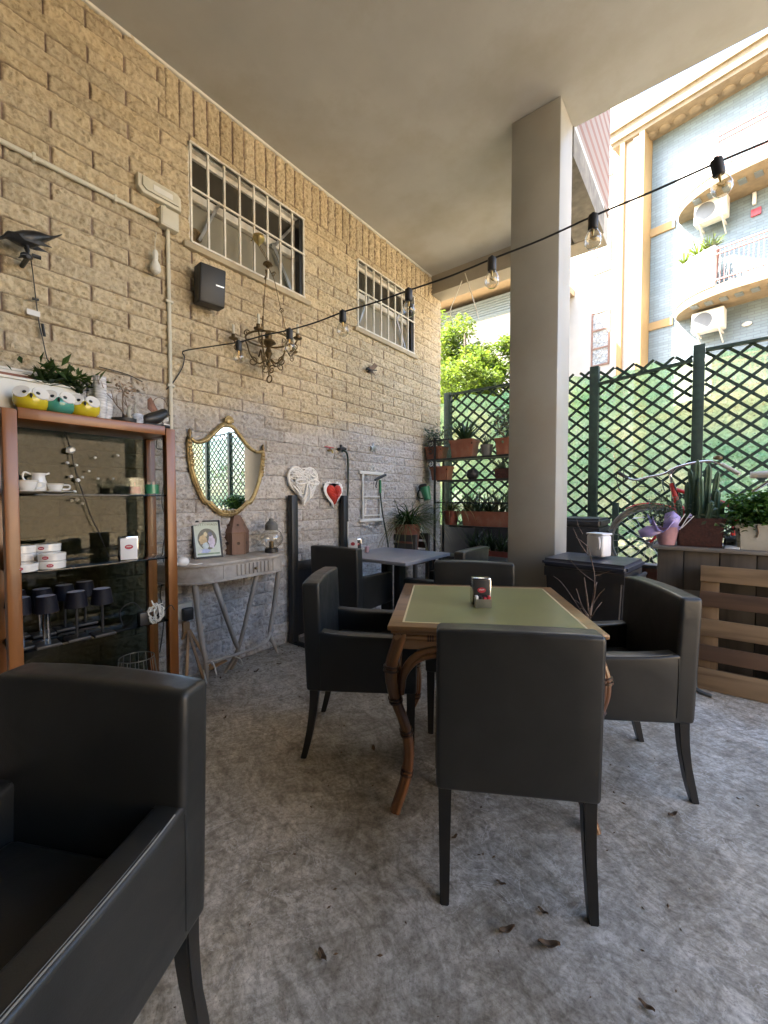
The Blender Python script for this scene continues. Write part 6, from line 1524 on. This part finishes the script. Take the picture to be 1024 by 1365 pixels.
b.poly([(-.02, -.09, .13), (.07, -.085, .14), (.085, -.07, .21), (.04, -.065, .255), (-.01, -.07, .235)]); b.poly([(-.06, -.08, .14), (-.02, -.09, .10), (-.09, -.10, .06), (-.16, -.08, .055), (-.18, -.06, .10), (-.12, -.06, .14)])
w_ = b.done('wrapping', M['purple'], bt, None, 60); s_ = w_.modifiers.new('thick', 'SOLIDIFY'); s_.thickness = .0015
b = B(); b.tube([(.08, -.06, .12), (.14, -.05, .24)], .003, 5); b.tube([(.09, -.06, .13), (.16, -.05, .22)], .003, 5); b.tube([(.06, -.07, .14), (.11, -.06, .235)], .003, 5); b.done('ribbon', M['paper'], bt)
g = random.Random(6); leaf_cloud('leaves', [(g.gauss(-.03, .07), g.gauss(.02, .06), .24 + g.gauss(0, .055)) for k in range(420)], M['leafgrey'], .035, bt, .35, -.3, 51)
twigs('stems', (-.02, .02, .12), .17, 12, M['leafmid'], bt, 55, .003, .7, 2)
t = thing('paper_scrap', 'crumpled white paper scrap lying on the wrapped pot beside the bicycle wheel', 'paper', (p.x - .19, 3.72, zc + .185), R(10))
b = B(); b.poly([(-.05, -.03, .0), (.02, -.04, .012), (.07, -.01, .02), (.04, .03, .006), (-.03, .03, .012)]); o = b.done('sheet', M['paper'], t); o.modifiers.new('thick', 'SOLIDIFY').thickness = .001
p = at(932, 728, 1, 3.74)
bt = box_pot('cactus_pot', 'dark red woven square pot holding a tall clump of columnar cactus', (p.x, 3.80, zc), .285, .24, .205, M['wicker'], .9, None, True, 'flower pot')
def cactus(name, x, y, h, r, par, lean=0):
    b = B(); n = 24; rg = []
    for k in range(13):
        q = k / 12; rr = r * (1 - .12 * q) * math.sqrt(max(0, 1 - max(0, (q - .86) / .14) ** 2 * .98))
        rg.append([b.bm.verts.new((x + lean * q * h + rr * (1 + .16 * math.cos(6 * a)) * math.cos(a), y + rr * (1 + .16 * math.cos(6 * a)) * math.sin(a), .17 + h * q)) for a in [2 * PI * j / n for j in range(n)]])
    for a, c in zip(rg, rg[1:]):
        for j in range(n): b.bm.faces.new((a[j], a[(j + 1) % n], c[(j + 1) % n], c[j]))
    b.bm.faces.new(rg[-1]); b.done(name, M['cactus'], par, None, 60)
for x, y, h, r, le in ((-.03, .0, .46, .021, .02), (.03, .03, .43, .021, .03), (-.07, .02, .30, .018, -.03), (.005, -.04, .33, .019, -.02), (.08, -.02, .24, .022, .06), (-.02, .06, .40, .018, -.12), (.06, .05, .38, .017, .10), (-.11, -.05, .17, .018, -.1), (.11, .02, .15, .018, .1), (.04, -.07, .16, .018, .15)): cactus('cactus_stem', x, y, h, r, bt, le)
b = B(); g = random.Random(4)
for k in range(26): 
    x, y = g.uniform(-.11, .11), g.uniform(-.09, .09); b.ball((x, y, .185), (.016, .014, .010), 8, 5)
b.done('pebbles', M['stone'], bt)
p = at(1010, 733, 1, 3.74)
bt = box_pot('stone_planter', 'pale stone-coloured long planter overflowing with parsley-like greens', (.345, 3.80, zc), .40, .24, .175, M['stone'], .92, None, True, 'planter')
g = random.Random(9); pts = []
for k in range(30):
    c = Vector((g.uniform(-.22, .24), g.uniform(-.12, .08), .22 + g.uniform(-.02, .12)))
    for q in range(70): pts.append(c + Vector((g.gauss(0, .04), g.gauss(0, .04), g.gauss(0, .03))))
leaf_cloud('leaves', pts, M['leafpars'], .036, bt, .75, .1, 61)
leaf_cloud('side_leaves', [Vector((-.27 + g.gauss(0, .06), -.03 + g.gauss(0, .05), .17 + g.gauss(0, .06))) for k in range(260)], M['leafgrey'], .035, bt, .5, .3, 62)
twigs('stems', (-.05, 0, .14), .2, 24, M['leafmid'], bt, 63, .003, 1.0, 2)
b = B(); b.tube(curve([(-.085, -.11, .175), (-.09, -.125, .16), (-.083, -.122, .12), (-.09, -.121, .085)], 5), .004, 6); b.done('trailing_root', M['twig'], bt)
for k, (x, z, lab) in enumerate([(.135, .0, 'small white card lying on the counter between the cactus and the planter'), (.125, .06, 'folded white paper tucked above the card beside the cactus pot')]):
    t = thing('white_card', lab, 'card', (x, 3.70 + .12 * k, zc + z), R(-8 + 20 * k)); b = B(T((0, 0, .008)) @ Matrix.Rotation(R(18), 4, 'X')); b.box((-.04, -.03, 0), (.04, .03, .004), .001)
    if k: b.box((-.03, -.02, -.065), (.03, .02, -.006), .003)
    b.done('card', M['paper'], t)
# ================================================================== BICYCLE
BX, BY, BZ = at(866, 722, 1, 4.52).x, 4.52, .505
t = thing('bicycle', 'old red city bicycle with worn tyres and chrome swept handlebar parked against the trellis', 'bicycle', (BX, BY, BZ))
wr = .335
def wheel(x):
    b = B(); b.tube([(x + wr * math.cos(a), 0, wr + wr * math.sin(a)) for a in [2 * PI * k / 48 for k in range(48)]], .021, 10, True); ty = b.done('tyre', M['tyre'], t)
    b = B(); b.tube([(x + (wr - .028) * math.cos(a), 0, wr + (wr - .028) * math.sin(a)) for a in [2 * PI * k / 48 for k in range(48)]], .011, 8, True); b.done('rim', M['steel'], ty)
    b = B()
    for k in range(28):
        a = 2 * PI * k / 28; a2 = a + (.5 if k % 2 else -.5); s = .02 if (k // 2) % 2 else -.02
        b.tube([(x + .022 * math.cos(a2), s, wr + .022 * math.sin(a2)), (x + (wr - .03) * math.cos(a), 0, wr + (wr - .03) * math.sin(a))], .0013, 4)
    b.done('spokes', M['steel'], ty)
    b = B(); b.cyl((x, -.05, wr), (x, .05, wr), .016, None, 14); b.cyl((x, -.028, wr), (x, -.024, wr), .032, None, 16); b.cyl((x, .024, wr), (x, .028, wr), .032, None, 16); b.ball((x, -.058, wr), .012, 10, 6); b.done('hub', M['steel'], ty)
    ar = lambda a0, a1, n=22: [(x + (wr + .036) * math.cos(a0 + (a1 - a0) * k / n), 0, wr + (wr + .036) * math.sin(a0 + (a1 - a0) * k / n)) for k in range(n + 1)]
    return ar
def guard(pts, nm):
    b = B(); n = len(pts); L_ = []
    for p in pts: L_.append([b.bm.verts.new((p[0], y, p[2] - dz)) for y, dz in ((-.028, .012), (-.02, .002), (0, 0), (.02, .002), (.028, .012))])
    for a, c in zip(L_, L_[1:]):
        for j in range(4): b.bm.faces.new((a[j], a[j + 1], c[j + 1], c[j]))
    o = b.done(nm, M['red'], t, None, 60); o.modifiers.new('thick', 'SOLIDIFY').thickness = .002
ar = wheel(0); guard(ar(R(122), R(8)), 'mudguard')
ar = wheel(1.06); guard(ar(R(165), R(-5)), 'mudguard')
hd0, hd1 = Vector((.20, 0, .70)), Vector((.165, 0, .86))    # head tube
sd = Vector((.62, 0, .62)); bb = Vector((.56, 0, .29))
def fr_tube(nm, a, c, r, m='red'): b = B(); b.tube([a, c], r, 12); return b.done(nm, M[m], t)
fr_tube('head_tube', hd0 + Vector((.01, 0, -.05)), hd1 + Vector((-.005, 0, .02)), .022)
fr_tube('top_tube', hd1 + Vector((0, 0, -.03)), sd + Vector((0, 0, .05)), .018); fr_tube('down_tube', hd0, bb, .019); fr_tube('seat_tube', bb, sd + Vector((.02, 0, .12)), .018)
for s in (-1, 1):
    b = B(); b.tube(curve([hd0 + Vector((.012, s * .02, -.05)), (.12, s * .05, .52), (.04, s * .055, .38), (0, s * .05, wr)], 5), [.014] * 5 + [.013] * 5 + [.011] * 6, 9); b.done('fork_blade', M['red'], t)
    b = B(); b.tube([sd + Vector((.0, s * .02, .05)), (1.06, s * .05, wr)], .009, 8); b.tube([bb + Vector((0, s * .02, 0)), (1.06, s * .05, wr)], .010, 8); b.done('stay', M['red'], t)
b = B(); b.tube([hd1, hd1 + Vector((-.02, 0, .10))], .012, 10); st = hd1 + Vector((-.02, 0, .10))
HB = [st + Vector((.13, .27, -.075)), st + Vector((.06, .25, -.03)), st + Vector((-.02, .16, .035)), st, st + Vector((-.02, -.16, .035)), st + Vector((.04, -.25, -.03)), st + Vector((.13, -.28, -.075))]
K3 = lambda x, y, dy=0: at(x, y, 1, BY + dy) - Vector((BX, BY, BZ))
HB = [K3(833, 636, .10), K3(848, 640, .08), K3(864, 636, .04), K3(884, 632, 0), K3(902, 623, -.04), K3(925, 617, -.10), K3(948, 615, -.18), K3(968, 622, -.22), K3(985, 631, -.26)]
b.tube(curve(HB, 5), .0105, 9); b.tube([st, K3(902, 623, -.04)], .011, 8); b.done('handlebar', M['chrome'], t, None, 60)
b = B(); b.tube([K3(823, 629, .12), K3(838, 638, .10)], .017, 10); b.done('grip', M['blackplastic'], t)
b = B(); b.tube([K3(962, 619, -.22), K3(986, 632, -.27)], .016, 10); b.done('grip', M['stone'], t)
b = B(); b.lathe([(.012, -.012), (.03, -.004), (.032, .004), (.026, .018), (.004, .026)], 18, T(K3(957, 611, -.20) + Vector((0, 0, .0)))); b.done('bell', M['bronze'], t)
b = B(); b.tube(curve([K3(827, 627, .12), K3(822, 634, .12), K3(824, 648, .12), K3(828, 655, .11)], 5), .004, 6); b.tube(curve([K3(848, 641, .08), K3(852, 648, .08), K3(868, 650, .05), K3(880, 660, .0)], 5), .004, 6); b.tube(curve([K3(831, 640, .1), K3(834, 622, .1), K3(860, 625, .05), K3(900, 650, 0)], 6), .0035, 6); b.done('brake_cable', M['black'], t)
b = B(); b.tube(curve([K3(895, 636, -.02), K3(900, 648, -.02), K3(905, 662, 0)], 5), .006, 6); b.tube([K3(882, 641, 0), K3(886, 655, 0)], .005, 6); b.done('brake_lever', M['chrome'], t)
# saddle
sp_ = K3(1012, 633, -.06)
b = B(); rg = []; n = 14
for k in range(10):
    q = k / 9; w_ = .022 + .07 * q ** 1.6; x = sp_.x - .05 + .27 * q; h_ = .03 + .012 * q
    rg.append([b.bm.verts.new((x, w_ * math.cos(a), sp_.z + h_ * (math.sin(a) if math.sin(a) > 0 else .8 * math.sin(a)) + .012 * q * q)) for a in [2 * PI * j / n for j in range(n)]])
for a, c in zip(rg, rg[1:]):
    for j in range(n): b.bm.faces.new((a[j], a[(j + 1) % n], c[(j + 1) % n], c[j]))
b.bm.faces.new(rg[0][::-1]); b.bm.faces.new(rg[-1]); b.done('saddle', M['stone'], t, None, 60)
b = B(); b.tube([(sp_.x + .1, 0, sp_.z - .02), sd + Vector((.02, 0, .12))], .013, 10); b.done('seat_post', M['chrome'], t)
b = B(); b.cyl(bb + Vector((0, -.05, 0)), bb + Vector((0, .05, 0)), .022, None, 14); b.cyl(bb + Vector((0, -.056, 0)), bb + Vector((0, -.052, 0)), .09, None, 26); b.bar(bb + Vector((0, -.07, 0)), bb + Vector((.12, -.07, -.12)), .02, .012, (0, 1, 0)); b.done('crank', M['steel'], t)
t = thing('timber_block', 'worn timber block with flaking red paint lying under the bicycle wheel', 'block', (at(862, 760, 1, 4.3).x, 4.22, 0))
b = B(); b.box((-.13, -.09, .44), (.13, .09, .66), .006); b.done('block', mat('flaking_red', (.24, .10, .07), .8, var=.3, scale=12, bump=.4, dirt=(.30, .26, .2), dscale=7), t)
b = B(); b.box((-.15, -.11, .0), (.15, .11, .439), .006); b.done('plinth', M['greyplank'], t)
b = B(); b.box((-.30, -.14, .661), (.10, .0, .69), .004, 2, Matrix.Rotation(R(0), 4, 'Y')); b.done('loose_board', M['greytop'], t)
# ================================================================== FESTOON LIGHT STRING
A = at(245, 468, 0, WX + .03); dA = (A - EYE).dot(_F)
def tdep(x): u = (x - 245) / (1024 - 245); return 1 / (1 / dA * (1 - u) + u / 1.45)
t = thing('string_lights', 'black festoon cable of clear bulbs sagging across the terrace from the block wall', 'string lights', (0, 0, 0))
CP = [(245, 468), (280, 462), (318, 456), (352, 447), (385, 440), (420, 430), (457, 416), (500, 403), (545, 387), (600, 368), (656, 345), (720, 320), (791, 288), (870, 255), (955, 217), (1024, 188), (1100, 155)]
cp = [deep(x, y, tdep(x)) for x, y in CP]
wall0 = [at(222, 519, 0, WX + .02), at(232, 508, 0, WX + .02), at(243, 490, 0, WX + .02), at(246, 476, 0, WX + .025)]
b = B(); b.tube(curve(wall0 + cp, 5), .0042, 7); b.done('cable', M['black'], t)
fil = mat('filament', (.6, .4, .15), .3, .8, bump=0)
def bulb(x, y, tilt=0):
    p = deep(x, y, tdep(x)); s = 1.0
    Mb = T(p) @ Matrix.Rotation(tilt, 4, _F) 
    b = B(Mb); b.lathe([(.010, .006), (.0185, .003), (.0195, -.004), (.0195, -.05), (.0175, -.054)], 18); b.box((-.006, -.006, -.006), (.006, .006, .014), .002); so = b.done('bulb_socket', M['blackplastic'], t)
    b = B(Mb); b.lathe([(.0165, -.0545), (.020, -.062), (.029, -.078), (.033, -.095), (.030, -.112), (.018, -.126), (.001, -.131)], 24, None, False); gl = b.done('glass_bulb', M['bulbglass'], so, None, 70)
    b = B(Mb); b.cyl((0, 0, -.0545), (0, 0, -.078), .006, .003, 10); b.tube([(.012 * math.cos(a), .006 * math.sin(a), -.088 - .008 * math.sin(a * 1.5)) for a in [2 * PI * k / 16 for k in range(16)]], .0012, 5, True); b.done('filament', fil, gl)
for x, y in ((318, 456), (386, 440), (457, 416), (545, 387), (656, 345), (791, 288)): bulb(x, y)
bulb(955, 214, R(-14))
# a second thin cable behind, and two pale cords hanging from the beam
t = thing('thin_wire', 'thin dark wire running from the block wall towards the cabinet corner', 'wire', (0, 0, 0))
b = B(); b.tube(curve([at(132, 489, 0, WX + .02), at(152, 494, 0, WX + .02), at(172, 500, 0, WX + .02), at(190, 509, 0, WX + .02)], 4), .003, 5); b.done('wire', M['black'], t)
for k, (pts, lab) in enumerate([([(616, 374), (609, 392), (601, 411), (601, 422), (604, 434)], 'pale cord hanging crookedly from the beam nearer the wall corner'), ([(620, 364), (626, 383), (632, 402), (638, 424)], 'pale cord hanging from the beam nearer the concrete column')]):
    t = thing('pale_cord', lab, 'cord', (0, 0, 0)); b = B(); b.tube(curve([at(x, y, 1, 4.55) for x, y in pts], 5), .006, 6); b.done('cord', M['white'], t)
# ================================================================== FLOOR LITTER
def leaf(px, ln, lab, seed, curl=.4):
    p = at(*px, 2, 0); g = random.Random(seed); t = thing('fallen_leaf', lab, 'leaf', (p.x, p.y, .002), g.uniform(0, 6.3), 'dry leaves on the floor')
    n = 7; V = []; F = []
    for k in range(n + 1):
        q = k / n; w = ln * .17 * math.sin(PI * min(1, q * .95 + .05)) ** .8; z = .003 + ln * curl * (q - .5) ** 2 + .002 * math.sin(q * 9)
        V += [(ln * (q - .5), w, z + ln * .12), (ln * (q - .5), 0, z), (ln * (q - .5), -w, z + ln * .12)]
    for k in range(n):
        i = k * 3; F += [(i, i + 1, i + 4, i + 3), (i + 1, i + 2, i + 5, i + 4)]
    o = raw('blade', V, F, M['deadleaf'], t, 60); o.modifiers.new('thick', 'SOLIDIFY').thickness = .001
LV = [((897, 1088), .045, 'dry leaf on the floor near the rear leg of the pallet-side chair'), ((732, 1263), .06, 'largest curled dry leaf in front of the near chair'), ((676, 1243), .05, 'curled dry leaf left of the largest leaf'), ((724, 1218), .032, 'thin dry leaf just behind the largest leaf'), ((430, 1277), .04, 'dry leaf on open floor between the foreground and near chairs'), ((498, 1000), .05, 'dry leaf by the front leg of the mirror-side chair'), ((606, 1118), .03, 'pale scrap of leaf under the green table'), ((925, 942), .05, 'dark dry leaf beside the rear corner of the pallet-side chair'), ((372, 886), .035, 'dry leaf on the floor in front of the console leg'), ((342, 896), .05, 'flattened dry leaf before the console table'), ((294, 905), .03, 'tiny dry leaf near the small easel'), ((300, 958), .03, 'dry leaf on the floor behind the foreground chair'), ((862, 1345), .035, 'dry leaf near the lower edge of the floor'), ((668, 1180), .03, 'small dry leaf between the legs of the near chair')]
for k, (px_, ln, lab) in enumerate(LV): leaf(px_, ln, lab, 100 + k)
g = random.Random(77); V = []; F = []
for k in range(420):
    x, y = g.uniform(-2.7, 1.6), g.uniform(.2, 4.2); s = g.uniform(.002, .006); a = g.uniform(0, 6.3); i = len(V)
    if g.random() < .25: x = WX + .03 + abs(g.gauss(0, .12)); s *= 1.6
    for j in range(4): V.append((x + s * math.cos(a + j * PI / 2) * (1.8 if j % 2 else .8), y + s * math.sin(a + j * PI / 2) * (1.8 if j % 2 else .8), .0012 + s * .2))
    V.append((x, y, .001 + s * .9)); F += [(i, i + 1, i + 4), (i + 1, i + 2, i + 4), (i + 2, i + 3, i + 4), (i + 3, i, i + 4)]
o = raw('debris', V, F, M['deadleaf'], None, 0); tag(o, 'scattered crumbs and bits of dry leaf on the concrete floor', 'debris', None, 'stuff')
# ================================================================== LIGHT, SKY, CAMERA
SUN_EL, sdir = R(50), Vector((-.82, -.57, 0)).normalized()
D = Vector((sdir.x * math.cos(SUN_EL), sdir.y * math.cos(SUN_EL), math.sin(SUN_EL)))
sl = bpy.data.lights.new('sun', 'SUN'); sl.energy = 4.2; sl.angle = R(.5); sl.color = (1, .94, .84)
so = bpy.data.objects.new('sun', sl); COL.objects.link(so); so.rotation_euler = D.to_track_quat('Z', 'Y').to_euler(); so.location = (0, 0, 30)
w = bpy.data.worlds.new('World'); scene.world = w; w.use_nodes = True; nt = w.node_tree
bg = nt.nodes['Background']; sky = nt.nodes.new('ShaderNodeTexSky'); sky.sky_type = 'NISHITA'; sky.sun_disc = False
sky.sun_elevation = SUN_EL; sky.sun_rotation = math.atan2(sdir.x, sdir.y); sky.dust_density = 2.0; sky.air_density = 1.0; sky.ozone_density = .8
nt.links.new(sky.outputs[0], bg.inputs[0]); bg.inputs[1].default_value = .15
cam = bpy.data.cameras.new('camera'); co = bpy.data.objects.new('camera', cam); COL.objects.link(co); scene.camera = co
co.location = EYE; co.matrix_world = Matrix((( _R.x, _U.x, -_F.x, EYE.x), (_R.y, _U.y, -_F.y, EYE.y), (_R.z, _U.z, -_F.z, EYE.z), (0, 0, 0, 1)))
cam.sensor_fit = 'HORIZONTAL'; cam.sensor_width = 36; cam.lens = 36 * FPX / 1024; cam.clip_end = 500; cam.clip_start = .03
scene.view_settings.view_transform = 'Standard'; scene.view_settings.look = 'None'; scene.view_settings.exposure = 3.45; scene.view_settings.gamma = 1
scene.render.engine = 'CYCLES'
cy = scene.cycles; cy.use_denoising = True; cy.denoiser = 'OPENIMAGEDENOISE'; cy.max_bounces = 10; cy.diffuse_bounces = 6; cy.glossy_bounces = 5; cy.transmission_bounces = 6; cy.transparent_max_bounces = 24
cy.use_adaptive_sampling = False; cy.denoising_prefilter = 'ACCURATE'; cy.denoising_input_passes = 'RGB_ALBEDO_NORMAL'; cy.sample_clamp_indirect = 5; cy.caustics_reflective = False; cy.caustics_refractive = False
